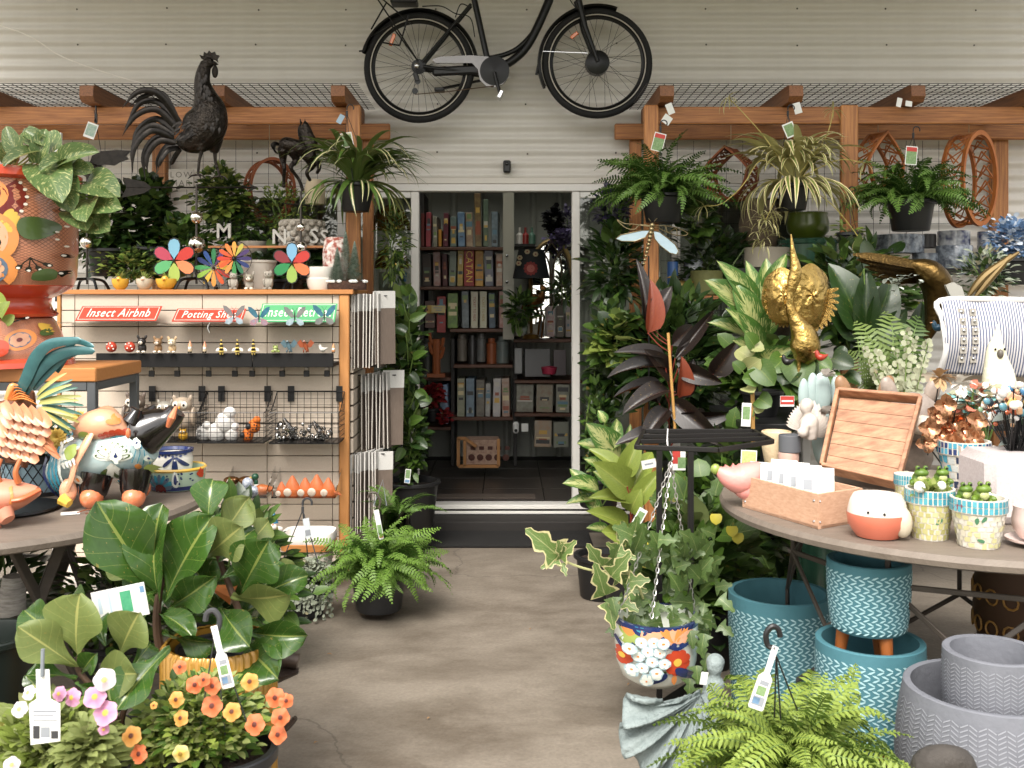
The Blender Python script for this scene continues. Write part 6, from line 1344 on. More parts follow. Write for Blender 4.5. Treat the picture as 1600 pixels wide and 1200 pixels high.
# calibrachoas
orf = [flowermat('orange_bloom','dc7d50','d56a3c','5a2416'),flowermat('amber_bloom','dda358','cf8c3c','5a2a12'),flowermat('yellow_bloom','d9c684','d4b04f','8a6a1f')]
FM = [[tmpl_mesh('bloom',five(1,5,.3,24,k),m) for k in (.2,.9)] for m in orf]
OY = 2.42;q = Vector((xx(345,OY),OY,CAM_Z-(1168-465)*OY/1600));potg = mat('charcoal_pot','2a2b2e',.38,col2='232427',sc=20)
t = T('orange_calibrachoa','orange and amber flowering calibrachoa in a charcoal hanging pot','flowering plant',q-Vector((0,0,.2)));pot(t,q-Vector((0,0,.2)),.09,.125,.2,potg,rim=.008,lip=.03)
bush('',P(315,1128,OY),(.185,.15,.115),[lt(.032,.019),lt(.026,.015)],1900,[M_light,M_mid,M_pale],None,t=t,base=P(330,1165,OY),s=(.7,1.25),stems=16,up=.6);bush('',P(235,1175,OY-.05),(.11,.1,.07),[lt(.03,.018)],420,[M_light,M_pale],None,t=t,base=P(280,1165,OY),stems=0)
for k,(px,py,mi,s,cup) in enumerate(((304,1070,0,14,0),(332,1072,0,14,0),(331,1103,0,17,0),(398,1132,0,17,0),(438,1121,0,15,0),(434,1148,0,15,0),(217,1178,0,15,0),(275,1093,1,13,1),(362,1112,1,15,1),(205,1150,1,16,1),(282,1178,2,14,1),(390,1065,1,14,1),(430,1090,0,16,0),(282,1122,1,13,1),(281,1042,0,11,1),(318,1062,0,11,1),(447,1095,0,12,1),(240,1102,1,6,1))):
 p = P(px,py,OY-.15-random.uniform(0,.03));piece(t,FM[mi][cup],'bloom',frame(p,(random.uniform(-.3,.3),-1,random.uniform(.1,.6)),(0,0,1),SZ(s,OY-.15)) @ Matrix.Rotation(PI,4,'Z') @ Matrix.Rotation(k*1.3,4,'Y'))
def hook_tag(hx,hy,Y,tx0,ty0,tx1,ty1,lab,wtop=.018,wbot=.035,flip=1,marks=True,dark=darkgrey):
 """long paddle shaped plant tag hung on a plastic pot hook"""
 h = P(hx,hy,Y);t = T('hanging_tag',lab,'plant tag',h);a = P(tx0,ty0,Y-.01);b = P(tx1,ty1,Y-.02);d_ = b-a;n = Vector((d_.z,0,-d_.x)).normalized();pts = [(0,-1),(0,1),(.42,.9),(.50,1.9),(.97,2.1),(1,1.8),(1,-1.8),(.97,-2.1),(.50,-1.9),(.42,-.9)]
 g = G(white);g.prism([a+d_*u+n*(w*wtop*.5*(1 if abs(w) <= 1 else wbot/wtop/2)) for u,w in pts],(0,.0012,0));part(t,g,'card')
 if marks:
  g = G()
  for u0,u1,w0,w1,m in ((.55,.62,-.7,.5,pr_grey),(.64,.78,-.6,.6,pr_photo),(.8,.94,-.8,.8,pr_grey),(.82,.92,-.2,.7,pr_blue)): g.use(m);g.add([tuple(a+d_*u+n*(w*wbot*.5)+Vector((0,-.0006,0))) for u,w in ((u0,w0),(u0,w1),(u1,w1),(u1,w0))],[(0,1,2,3)])
  part(t,g,'print',kind='stuff')
 g = G(dark);k = SZ(1,Y);g.tube(sm([a+Vector((0,.004,-.005)),h+Vector((flip*6*k,0,-6*k)),h+Vector((flip*9*k,0,12*k)),h+Vector((0,0,24*k)),h+Vector((-flip*10*k,0,20*k)),h+Vector((-flip*13*k,0,8*k))],5),.0065,8);part(t,g,'hook');return t
hook_tag(334,978,OY-.12,334,978,357,1075,'white plant tag on a grey hook above the orange flowers',.015,.028)
g = G(darkgrey)
for e in ((310,1150),(352,1150),(390,1140)): g.tube([P(336,990,OY-.1),P(*e,OY-.06)],.0016,5)
solo(g,'pot_hanger_wires','thin grey wires from the hook down to the charcoal pot','hanger',kind='stuff')
# pink petunia
ptf = [flowermat('pink_bloom','dba3c2','cf87ab','c9b04a'),flowermat('white_bloom','e3dbe0','d6c6cf','c3c07a')];PM = [[tmpl_mesh('bloom',five(1,5,.25,24,k),m) for k in (.2,1.0)] for m in ptf]
PY2 = 2.3;t = T('pink_petunia','pink and white petunias spilling over their pot at the lower left corner','flowering plant',P(70,1290,PY2));pot(t,P(70,1330,PY2),.1,.13,.17,black)
bush('',P(70,1185,PY2),(.19,.16,.13),[lt(.04,.024),lt(.032,.018)],1500,[M_pale,M_light],None,t=t,base=P(70,1280,PY2),s=(.7,1.25),stems=12,up=.7);bush('',P(145,1165,PY2-.03),(.085,.1,.06),[lt(.036,.02)],300,[M_pale],None,t=t,base=P(100,1200,PY2),stems=4)
for k,(px,py,mi,s,cup) in enumerate(((148,1089,0,18,0),(165,1114,0,20,0),(112,1090,0,15,1),(92,1084,0,12,1),(163,1062,1,18,1),(44,1082,1,12,1),(30,1108,1,13,1),(162,1140,0,9,1),(18,1195,1,13,1))):
 p = P(px,py,PY2-.14);piece(t,PM[mi][cup],'bloom',frame(p,(random.uniform(-.4,.4),-1,random.uniform(.2,.7)),(0,0,1),SZ(s,PY2-.14)) @ Matrix.Rotation(PI,4,'Z') @ Matrix.Rotation(k*1.7,4,'Y'))
t = T('hanging_tag','wide white plant tag standing among the pink petunias','plant tag',P(68,1165,PY2-.2));r = pv(PY2-.2);g = G(white);g.prism([r(a,b) for a,b in ((56,1046),(77,1046),(79,1092),(94,1100),(94,1158),(48,1164),(45,1100),(57,1092))],(0,.0014,0));part(t,g,'card');g = G(pr_grey)
for a,b,e,f,m in ((52,1110,88,1113,0),(52,1117,84,1119,0),(52,1124,90,1126,0),(52,1134,62,1154,1),(64,1136,78,1152,0),(80,1142,91,1154,1)): g.use((pr_grey,darkgrey)[m]);g.add([tuple(r(p,q,-.0006)) for p,q in ((a,b),(e,b),(e,f),(a,f))],[(0,1,2,3)])
part(t,g,'print',kind='stuff');g = G(mat('grey_hook','7d8388',.4));g.tube([r(67,1056,-.004),r(67,1014,0)],.004,8);part(t,g,'hook')
# brown ornament behind the gold pot
g = G(mat('weathered_bronze_leaf','5d4f47',.45,.3,col2='37302c',sc=18,bump=.3));q = P(438,1045,3.0);r = pv(3.0)
g.tube(sm([r(410,1035),r(440,1030),r(466,1034)],4),smr([12*SZ(1,3)]*3,4),10);g.grid(lambda u,v: r(412+56*u,1043+34*v*(1-.9*u)+3*math.sin(9*v),-.05*math.sin(PI*v)),9,7);solo(g,'garden_ornament','weathered brown frog ornament peeping out beside the gold pot','ornament')
g = G(mat('weathered_bronze_leaf'));r = pv(2.9);g.tube(sm([r(425,1150),r(445,1138),r(462,1122)],4),smr([.02,.02,.012],4),8,flat=.6);solo(g,'frog_ornament','small brown bronze frog toe ornament on the floor beside the orange flowers','ornament')
# silver dichondra in a hanging pot
DYY = 4.5;q = P(478,905,DYY);t = T('silver_dichondra','silver trailing dichondra in a black hanging pot on the floor','plant',P(478,958,DYY));pot(t,Vector((q.x,DYY,.005)),.075,.098,.15,potg,rim=.006)
bush('',P(480,893,DYY),(.125,.1,.06),[lt(.02,.022,round_p),lt(.016,.018,round_p)],900,[M_silver],None,t=t,base=q,stems=0,up=.3)
g = G(M_silver);Ms = []
for k in range(34):
 a = random.uniform(-2.8,.2);e = q+Vector((.105*math.cos(a),.105*math.sin(a),.01));n = random.randint(6,16);x_ = e.copy()
 for j in range(n): x_ = x_+Vector((random.uniform(-.004,.004),random.uniform(-.004,.002),-.0105));Ms.append(frame(x_,rdir(-.8,.5),(0,-1,.4),random.uniform(.7,1.1))) if x_.z > .012 else None
g.many(lt(.018,.02,round_p),Ms);part(t,g,'trailing_leaf',kind='stuff',sharp=None)
hanger(t,P(473,790,DYY-.02),[P(442,875,DYY),P(497,880,DYY-.06),P(482,880,DYY+.07)],darkgrey,.0028,.02);card('white label on the dichondra hanger',P(480,825,DYY-.06),.028,.085,mat('pale_card','c9d0d3',.6),(0,-.15,.3),'plant_label','plant label',[(.1,.1,.9,.4,pr_grey)])
# Boston fern on the floor at the left of the doorway
FR = [frond_mesh('frond_%d' % k if False else 'frond',M_fern,26,w,a,1,ri) for k,(w,a,ri) in enumerate(((.2,1.0,.8),(.17,1.25,.9),(.22,.8,.6),(.18,1.5,1.0)))]
FRD = [frond_mesh('frond',M_fernd,26,w,a,1,ri) for w,a,ri in ((.2,.9,.75),(.18,1.2,.9),(.22,.7,.55),(.17,1.4,.95))];FRL = [frond_mesh('frond',M_fernl,28,w,a,1,ri) for w,a,ri in ((.22,1.0,.8),(.19,1.3,.95),(.24,.8,.65),(.2,1.5,1.05))]
q = P(592,900,4.5);t = fern('green boston fern in a black pot on the floor left of the doorway',q,.33,210,FR,(.10,.12,.16,potg),el=(-.5,1.35),t=None)
g = G(greenglass);q = P(614,838,4.85);g.lathe([(.05,-.10),(.085,-.09),(.09,.0),(.082,.11),(.086,.13),(.078,.13),(.075,.11),(.082,0),(.078,-.08),(0,-.085)],q,32);solo(g,'green_glass_vase','large green glass jar standing behind the fern','vase')
fern('small fern growing in the green glass jar',P(620,808,4.85),.22,26,FRD,el=(.1,1.2));card('white plant tag hanging in the fern left of the doorway',P(592,820,4.4),.022,.13,white,(0,-.18,.2),'plant_label','plant label',[(.15,.06,.9,.14,mat('tag_orange','c96a3a',.6)),(.1,.2,.9,.5,pr_photo)])
t = T('plant_hook','brown plastic hook rising from the fern by the packets','hook',P(585,800,4.45));g = G(mat('brown_hook','4a423a',.5));r = pv(4.45);g.tube(sm([r(592,795),r(594,782),r(588,771),r(579,770),r(575,778)],5),.005,8);part(t,g,'hook');g = G(mat('grey_hook'));g.tube([r(584,790),r(598,750),r(604,790)],.0025,5);part(t,g,'wire')
# ================================================================ INSIDE: shelves seen through the doorway
IY = 7.75;iz = lambda y,Y=IY: CAM_Z-(y-465)*Y/1600;ix = lambda p,Y=IY: (p-790)*Y/1600
shw = mat('shelf_timber','5a3420',.5,col2='43240f',sc=6,stretch=(1.5,14,14));shd = mat('dark_shelf_frame','1c1815',.6)
t = T('bookcase','dark bookcase of box games seen through the open doorway','bookcase',(0,8.1,.11))
for a,b,y in ((655,790,386),(655,788,448),(703,803,514),(709,801,570),(705,801,652),(640,704,590),(640,704,667),(804,910,530),(804,910,594),(804,910,646)):
 g = G(shw);g.box((ix(a),IY,iz(y+5)),(ix(b),8.3,iz(y)),bev=.003);part(t,g,'shelf')
for p,w in ((655,6),(704,5),(803,5)): g = G(shd);g.box((ix(p),7.85,.112),(ix(p+w),8.3,iz(300 if p == 655 else 530)));part(t,g,'upright')
g = G(mat('post_cream','a9a598',.6));g.box((ix(786),IY-.03,iz(530)),(ix(803),7.95,2.88));
for y in (400,441): g.use(steel);g.ball((ix(792),IY-.035,iz(y)),.012,8,6);g.use(mat('post_cream'))
solo(g,'inner_post','cream steel post dividing the bookcase from the mirror','post')
def box_game(x0,x1,y0,y1,col,lab,col2=None,txt=None,tcol='d9b04a',Y=IY,hor=False,cat='box game',nm='box_game'):
 a = P(x0+.5,y1,Y);b = P(x1-.5,y0,Y);q = Vector(((a.x+b.x)/2,Y,a.z));m = mat('box_'+col+(col2 or ''),col,.45,col2=col2,sc=22,amt=.45);t = T(nm,lab,cat,q);g = G(m);g.box((a.x,Y+.04,a.z),(b.x,Y+.32,b.z),bev=.003);part(t,g,'box')
 if not txt and cat == 'box game' and b.x-a.x > .03:
  g = G();w,h = b.x-a.x,b.z-a.z
  for k in range(random.randint(3,6)): zf = random.uniform(.08,.82);hf = random.uniform(.03,.16);wf = random.uniform(.3,.9);x0_ = a.x+w*(1-wf)/2;cc_ = random.choice(('c8b890','3a3a3a','8a4a34','5a7a8a','b5b0a4','6a8050','c09a4a'));g.use(mat('spine_'+cc_,cc_,.5));yy = Y+.0395-.0002*k;g.add([(x0_,yy,a.z+h*zf),(x0_+w*wf,yy,a.z+h*zf),(x0_+w*wf,yy,a.z+h*min(.97,zf+hf)),(x0_,yy,a.z+h*min(.97,zf+hf))],[(0,1,2,3)])
  part(t,g,'spine_print',kind='stuff');t.rotation_euler = (0,random.choice((0,0,.02,-.02)),random.uniform(-.08,.08));t.location.y += random.uniform(-.02,.03)
 if txt:
  w = (b.x-a.x);h = b.z-a.z;me = text_mesh(txt,min(w*.95,h/len(txt)*1.25),.0004,0,mat('print_'+tcol,tcol,.5));link('lettering',me,t,Matrix.Translation((0,.038,h*.52)) @ Matrix.Rotation(-PI/2,4,'Y') @ Matrix.Rotation(PI/2,4,'X') if False else Matrix.Translation((0,.038,h*.52)) @ Matrix.Rotation(PI/2,4,'X') @ Matrix.Rotation(-PI/2,4,'Z'))
for d_ in ((657,663,332,385,'5a2320','maroon box first on the top shelf'),(664,673,331,385,'8a3a42','rose red box second on the top shelf'),(675,683,337,385,'8f8a7a','pale grey box third on the top shelf','6a6a60'),(684,690,358,385,'b07a2a','short amber box on the top shelf'),(691,700,332,385,'5a2430','dark plum box on the top shelf'),(702,713,338,385,'2f3a44','slate box with mottled face on the top shelf','7a8a80'),(715,727,331,385,'2d4f78','blue box with pale foot on the top shelf','7f98ae'),(728,740,331,385,'6a3a34','brown red box on the top shelf','b5a58a'),(742,753,301,385,'4f2a20','tallest brown box on the top shelf','8a7a50'),(755,764,311,385,'3a4a44','tall grey green box on the top shelf','6f7f68'),(767,778,330,385,'20303f','navy box at the right end of the top shelf','8a98a0'),
 (659,674,396,447,'30241f','dark box first on the second shelf'),(676,688,393,447,'a8a09a','white box with red picture on the second shelf','8a4a44'),(690,699,396,447,'4a2024','dark red narrow box on the second shelf'),(700,712,392,447,'7a8078','grey box on the second shelf','5a6258'),(713,723,388,447,'b59a5a','straw yellow box on the second shelf','8f7a44'),(724,741,388,447,'8a1e1a','wide dark red box with gold lettering on the second shelf',None,'CATAN'),(742,756,389,447,'a0521e','orange brown box on the second shelf','c2a040'),(757,771,386,447,'7d7482','mauve grey box on the second shelf','59606c'),(775,786,396,447,'b0a496','cream box at the end of the second shelf','9a6a50'),
 (663,680,470,513,'3a2c28','dark picture box first on the third shelf','5a3a30'),(682,697,463,520,'9a2c28','red box with cream price card on the third shelf','7a201e'),(699,716,458,513,'24382a','dark box with green tree picture on the third shelf','7a9a3a'),(721,733,454,513,'8a9294','grey box with black picture on the third shelf','3a4448'),(735,747,455,513,'b5b09a','pale box with brick red lettering on the third shelf',None,'TICKET TO RIDE','8a2f22'),(749,761,455,513,'b2b098','pale box with ochre lettering on the third shelf',None,'TICKET TO RIDE','9a7a30'),(764,775,458,513,'2f3f50','dark blue box on the third shelf','5a6a78'),(780,792,455,513,'c0a8a0','pink and white box at the end of the third shelf','9a5a54'),
 (713,726,592,652,'9a9a84','pale olive box first on the low shelf','6f7460'),(727,741,592,652,'7d8f9c','pale blue box on the low shelf','5a6a76'),(743,757,594,652,'8a8478','grey brown box on the low shelf','3f3a34'),(758,767,600,652,'b0aea8','narrow silver box on the low shelf','7a7a78'),(769,782,592,652,'c0bcb4','white box with dark dots on the low shelf','9a969a'),(784,797,592,652,'b5aa9c','cream box at the right of the low shelf','8a5a48'),(686,700,602,664,'6a86a8','blue book standing beside the red flowers','9ab0c4'),
 (806,834,601,645,'8f9488','left picture box on the right low shelf','5a4a3a'),(837,864,601,645,'8a9080','middle picture box on the right low shelf','7a5a44'),(868,890,601,645,'9a9c92','right picture box on the right low shelf','6a6a58'),(834,862,658,700,'8f9488','picture box on the lowest right shelf','a07a5a'),(865,890,660,700,'7a7c70','dim box at the end of the lowest right shelf'),
 (854,867,479,527,'c0b8b4','left tall white box in front of the mirror','9a7070'),(869,882,478,527,'3a3430','dark box with pale top in front of the mirror','5a5040'),(884,893,479,527,'b5b2ae','right tall white box in front of the mirror','8a7a7a')): box_game(*d_)
for k,(px,py,w,h,col,l) in enumerate(((668,560,26,60,'2a2c26','dark carton behind the antler stand'),(722,545,16,42,'5a544c','grey jar on the fourth shelf'),(738,548,14,46,'2c2a28','dark tin on the fourth shelf'),(752,545,14,44,'5c6468','blue grey tin on the fourth shelf'),(768,550,16,40,'8a4a2a','orange tin on the fourth shelf'),(785,548,20,42,'5a7072','teal tin with orange picture on the fourth shelf'))):
 q = P(px,py+h/2-2,IY+.1);g = G(mat('tin_'+col,col,.4,col2='6a6258' if k % 2 else None,sc=18));R = SZ(w,IY)/2;H = SZ(h,IY);g.lathe([(0,0),(R,0),(R,H*.8),(R*.7,H*.86),(R*.7,H),(0,H)],q,18);solo(g,'tin',l,'tin',q)
g = G(mat('antler_orange','8a4a24',.6));r = pv(IY-.05);g.tube([r(682,588),r(682,530)],.03,8)
for s,yy in ((-1,545),(1,538),(-1,530),(1,552)): g.tube(sm([r(682,yy+12),r(682+s*8,yy+4),r(682+s*11,yy-10)],4),.014,6)
g.box(r(668,589,-.05),r(696,584,.08));solo(g,'timber_tree','orange timber branching stand on the left low shelf','ornament')
card('cream handwritten card on the red box',P(685,483,IY-.02),.105,.055,mat('buff_card','bfae7a',.6),(0,.02,0),'price_tag','tag',[(.15,.6,.8,.72,pr_grey),(.3,.3,.75,.42,pr_grey)])
bm = mat('red_flower_heads','7a1214',.7,tl=.1);bush('deep red artificial flowers on the lower left shelf',P(676,617,7.72),(.12,.1,.09),[lt(.05,.035,round_p)],260,[bm],(.05,.06,.1,black),'red_flowers',base=P(676,640,7.72));bush('small red flowers below the blue book',P(692,652,7.68),(.06,.06,.06),[lt(.04,.03,round_p)],90,[bm],None,'red_flowers',base=P(692,664,7.68),stems=3)
# basket on the floor
BQ = P(748,728,7.45);t = T('floor_basket','timber framed woven basket standing on the dark floor inside','basket',BQ);bw = mat('basket_weave','b59a86',.8,col2='7d5f50',sc=40,amt=.3);w = SZ(31,7.45);h = SZ(42,7.45)
g = G(bw);g.box((BQ.x-w*.6,7.40,BQ.z+.01),(BQ.x+w,7.6,BQ.z+h));part(t,g,'woven_body');dk = mat('basket_pattern','4a2a22',.8)
g = G(dk)
for k in range(5): g.lathe([(0,-.002),(.024,0),(.017,.004),(.0,.004)],n=12,M=Matrix.Translation((BQ.x-w*.35+k*.062,7.396,BQ.z+.07)) @ Matrix.Rotation(PI/2,4,'X'));g.box((BQ.x-w*.4+k*.062,7.395,BQ.z+.125),(BQ.x-w*.4+k*.062+.035,7.399,BQ.z+.15))
part(t,g,'pattern',kind='stuff');bt = mat('basket_timber','a0703e',.5)
for a,b in (((-1,.0),(-1,1.02)),((-.68,.0),(-.68,.95)),((1,0),(1,1)),((-1,0),(1,0)),((-1.05,1.02),(-.6,1.02)),((-.62,1),(-.1,.72))): g = G(bt);g.bar((BQ.x+a[0]*w,7.37,BQ.z+.012+a[1]*h),(BQ.x+b[0]*w,7.37,BQ.z+.012+b[1]*h),.022,up=(0,1,0));part(t,g,'rail')
# arched mirror leaning on the back wall, lampshade, heron, flowers
MY = 8.0;t = T('arched_mirror','gothic arched mirror with leaded tracery reflecting the bright yard','mirror',P(862,530,MY));r = pv(MY);W = SZ(33,MY);cx = ix(862,MY);zs = iz(440,MY)
arc = [(cx-W,iz(535,MY)),(cx-W,zs)]+[(cx-W+2*W*(1-math.cos(a))/2*1.0,zs+SZ(64,MY)*math.sin(a)**.85) for a in [PI*k/20 for k in range(1,20)]]+[(cx+W,zs),(cx+W,iz(535,MY))]
g = G(mat('mirror_glass','f2f2ee',.01,1));tilt = lambda x_,z: (x_,MY+.02+(z-iz(535,MY))*.03,z);pl_ = [tilt(*p) for p in arc];g.prism(pl_,(0,.006,0));part(t,g,'mirror_pane');mf = mat('antique_brass_frame','8a744a',.5,.4)
g = G(mf);g.tube([Vector(tilt(*p)) for p in arc],.018,8);part(t,g,'frame');g = G(mat('lead_tracery','4a3f30',.5,.5))
Tt = lambda p,q: Vector(tilt(ix(p,MY),iz(q,MY)))+Vector((0,-.008,0))
for pts in ([(862,535),(862,440)],[(862,440),(856,405),(840,385)],[(862,440),(868,405),(884,388)],[(846,535),(846,430),(850,400),(862,378)],[(878,535),(878,430),(874,400),(862,378)],[(830,440),(838,405),(850,392)],[(894,440),(886,405),(874,392)]): g.tube(sm([Tt(*p) for p in pts],4),.007,6)
part(t,g,'tracery',kind='stuff')
t = T('lampshade','black lampshade with embroidered red flower','lamp',P(830,530,7.5));q = P(830,435,7.5);g = G(mat('black_shade','17191a',.8));a,b = SZ(29,7.5),SZ(20,7.5);H = SZ(45,7.5);g.lathe([(a,0),(b,H),(b*.96,H),(a*.97,0)],q,32);part(t,g,'shade');gs = g
g = G(mat('lamp_brass','7a5a2a',.3,.8));g.tube([P(830,528,7.5),q+Vector((0,0,H*.6))],.012,8);g.lathe([(.07,0),(.05,.03),(.012,.04)],P(830,529,7.5),20);part(t,g,'stem');d = Decal(t,gs,7.45);d.flower(829,420,11,12,mat('shade_red','7a2a26',.8),mat('shade_pink','a05a50',.8),core=.55)
for x_,y_ in ((813,403),(824,394),(836,398),(812,412)): d.flower(x_,y_,4,6,mat('shade_cream','a89878',.8),mat('shade_red'))
d.done()
g = G(mat('bronze_heron','7a5228',.35,.8));r = pv(7.55);g.tube(sm([r(815,483),r(826,476),r(836,470),r(845,466),r(848,456),(r(846,448)),r(851,452),r(849,457)],4),smr([.01,.05,.06,.035,.018,.015,.018,.01],4),10);g.tube(sm([r(850,453),r(845,445),r(838,443)],3),.005,6)
for px in (836,842): g.tube([r(px,475),r(px+8,495),r(px+4,528)],.008,6)
solo(g,'heron_figure','bronze heron figure standing in front of the mirror','ornament')
bush('dark leafy plant by the mirror under the lampshade',P(812,486,7.4),(.13,.1,.12),[lt(.09,.03,lance),lt(.07,.04)],150,[M_dark,M_mid],None,'leafy_plant',base=P(812,526,7.4));bush('drooping dark plant at the right of the mirror',P(880,455,7.3),(.16,.1,.09),[lt(.14,.03,lance)],36,[M_dark],None,'leafy_plant',base=P(890,480,7.3),stems=3)
bush('purple hydrangea bunch on top of the shelf above the mirror',P(878,372,7.6),(.13,.1,.07),[lt(.03,.028,round_p)],320,[mat('purple_petal','6a5f85',.7)],None,'purple_flowers',base=P(878,390,7.6),stems=3);bush('black rose ball beside the purple hydrangea',P(867,345,7.65),(.085,.08,.1),[lt(.05,.04,round_p)],220,[mat('black_petal','131115',.8)],None,'black_flowers',base=P(867,372,7.65),stems=3);bush('lilac sprays beside the black rose ball',P(885,345,7.7),(.05,.05,.12),[lt(.03,.02,round_p)],140,[mat('lilac_petal','4f4763',.7)],None,'lilac_flowers',base=P(885,375,7.7),stems=3)
for px,col,l in ((812,'b5b0aa','white bottle on the ledge above the lampshade'),(821,'7a2420','red bottle on the ledge above the lampshade'),(843,'4a6a5a','green bottle on the ledge beside the mirror top')): q = P(px if px < 840 else 831,382,7.8);g = G(mat('tin_'+col,col,.3));g.lathe([(0,0),(.03,0),(.03,.07),(.01,.09),(.01,.13),(0,.13)],q,14);solo(g,'bottle',l,'bottle',q)
g = G(shd);g.box((ix(804,7.8),7.7,iz(386,7.8)),(ix(836,7.8),8.3,iz(382,7.8)));g.box((ix(836,7.8),8.1,iz(386,7.8)),(ix(930,7.8),8.38,iz(382,7.8)));solo(g,'ledge','high ledge behind the lampshade and mirror','shelf')
for px,py,w,h,col,l in ((813,526,15,20,'8a847a','silver packet leaning under the lampshade'),(833,527,18,20,'a89c80','cream framed card with dark motif under the heron'),(846,527,10,24,'3a342c','dark packet beside the cream card'),(810,585,12,40,'5a5a58','silver bottle box on the right middle shelf'),(840,590,40,44,'1e1a18','black display box on the right middle shelf'),(875,588,20,40,'2c1a1e','dark plum box on the right middle shelf')):
 q = P(px,py,IY-.05);g = G(mat('tin_'+col,col,.35,col2='6f6a62' if w > 15 and h < 30 else None,sc=30));g.cbox(q+Vector((0,.06,SZ(h,IY)/2)),(SZ(w,IY),.08,SZ(h,IY)),(-.1,0,0),.003);solo(g,'small_box',l,'box',None)
g = G(mat('white_device','d8d8d4',.4));q = P(806,668,7.7);g.cbox(q,(.045,.03,.09),bev=.015);g.use(black);g.ball(q+Vector((0,-.018,-.02)),.012,8,6);g.use(white);g.cbox(P(820,668,7.7),(.05,.01,.06));solo(g,'wall_device','white device with black knob on the lowest right shelf','device')
g = G(mat('bright_pink','9a2a44',.5));g.lathe([(0,0),(.05,.01),(.06,.06),(0,.07)],P(858,586,7.7),14);solo(g,'pink_bowl','dark pink bowl on the right middle shelf','bowl')
# brass shades and stock behind the left pane
br2 = mat('polished_brass','b8923e',.2,1)
for px,py,w,h,l in ((610,340,62,38,'upper brass pendant shade behind the left pane'),(612,402,54,34,'lower brass bowl behind the left pane')):
 q = P(px,py+h/2,7.0);R = SZ(w,7)/2;H = SZ(h,7);g = G(br2);g.lathe([(R,0),(R*.98,H*.3),(R*.7,H*.8),(R*.2,H),(0,H)],q,32);g.use(mat('brass_mouth','8a6a2a',.4));g.box((q.x-.04,q.y-R-.005,q.z+H*.35),(q.x+.03,q.y-R*.9,q.z+H*.55));solo(g,'brass_shade',l,'lamp')
for px,py,w,h,col,l in ((612,460,40,70,'6f7a6a','mottled picture board behind the left pane'),(628,433,14,14,'3f76a8','small blue square sign behind the left pane'),(625,470,16,50,'a8aaa6','white leaflet stand behind the left pane')): q = P(px,py,6.6);g = G(mat('tin_'+col,col,.5));g.cbox(q,(SZ(w,6.6),.02,SZ(h,6.6)),bev=.002);solo(g,'board',l,'board')
# ================================================================ RIGHT: hanging plants and what stands behind
HYY = 5.52
def hang_fern(px,py,lab,R,pr,n,hx,hy):
 q = P(px,py,HYY);t = fern(lab,q,R*1.12,int(n*1.35),FRD,(pr*.8,pr,pr*1.35,black),el=(-.55,1.25));hanger(t,P(hx,hy,HYY),[q+Vector((pr*math.cos(a),pr*math.sin(a),0)) for a in (.4,2.5,4.6)]);return t
hang_fern(1036,308,'dark boston fern hanging from the corner post of the right pergola',.37,.115,105,1032,196);hang_fern(1423,318,'dark boston fern hanging in front of the wooden rings',.34,.122,105,1427,206)
for px,py,l in ((1029,222,'red topped plant label above the fern at the corner post'),(1424,243,'red topped plant label above the fern by the rings')): card(l,P(px,py,5.4),.062,.098,white,(0,.25 if px < 1100 else .08,0),'plant_label','plant label',[(.06,.04,.94,.72,pr_photo),(.06,.72,.94,.95,pr_red)])
card('plant label above the cream striped spider plant',P(1234,203,5.4),.06,.078,white,(0,-.4,0),'plant_label','plant label',[(.1,.1,.9,.9,pr_photo)])
for px,py,w,h,ry,l in ((1047,170,.04,.06,-.4,'upper folded white tag on the rafter above the corner fern'),(1042,187,.05,.05,.6,'lower white tag beside the corner post'),(1246,169,.045,.06,-.3,'white tag under the middle rafter'),(1405,160,.03,.05,.2,'clear tag under the right rafter'),(1420,162,.04,.03,.1,'small white tag on the right rafter')): card(l,P(px,py,5.58),w,h,white,(0,ry,.2))
q = P(1240,288,HYY);t = T('spider_plant','cream striped spider plant cascading from a black hanging pot on the right','plant',q);pot(t,q-Vector((0,0,.14)),.065,.085,.14,black,soil_at=.9);straps(t,q,.4,50,[strap_mesh('leaf',M_spidv,.055,a_,.3) for a_ in (1.9,2.3)],el=(-.2,.3),wide=1.5);mv = [strap_mesh('leaf',M_spidv,w,a,r_) for w,a,r_ in ((.06,2.9,1.35),(.06,2.4,1.2),(.055,3.3,1.4),(.06,1.8,1.1))];straps(t,q,.44,130,mv,el=(.0,1.4),wide=1.9);hanger(t,P(1231,172,HYY),[q+Vector((.09*math.cos(a),.09*math.sin(a),0)) for a in (.4,2.5,4.6)])
g = G(mat('runner_stalk','a89a52',.5));Ms = []
for pts in ([(1232,270),(1195,215),(1160,175),(1138,152)],[(1225,275),(1190,250),(1160,290),(1128,318),(1100,322)],[(1225,285),(1208,320),(1196,345)],[(1250,270),(1290,215),(1302,172)],[(1255,275),(1310,250),(1350,255)],[(1260,290),(1300,320),(1330,355),(1342,372)]):
 g.tube(sm([P(a,b,5.4) for a,b in pts],5),.0025,5);e = P(*pts[-1],5.4)
 Ms += [frame(e,rdir(-1.2,.6),s=random.uniform(.6,1.2)) for _ in range(12)]
for k in range(70): e = P(random.uniform(1178,1212),random.uniform(325,385),5.4);Ms.append(frame(e,rdir(-1.2,.5),s=random.uniform(.6,1.3)))
part(t,g,'runner',kind='stuff');g = G(M_spidv);g.many(lt(.09,.008,lance,.3,1.2,3,6),Ms);part(t,g,'plantlet',kind='stuff')
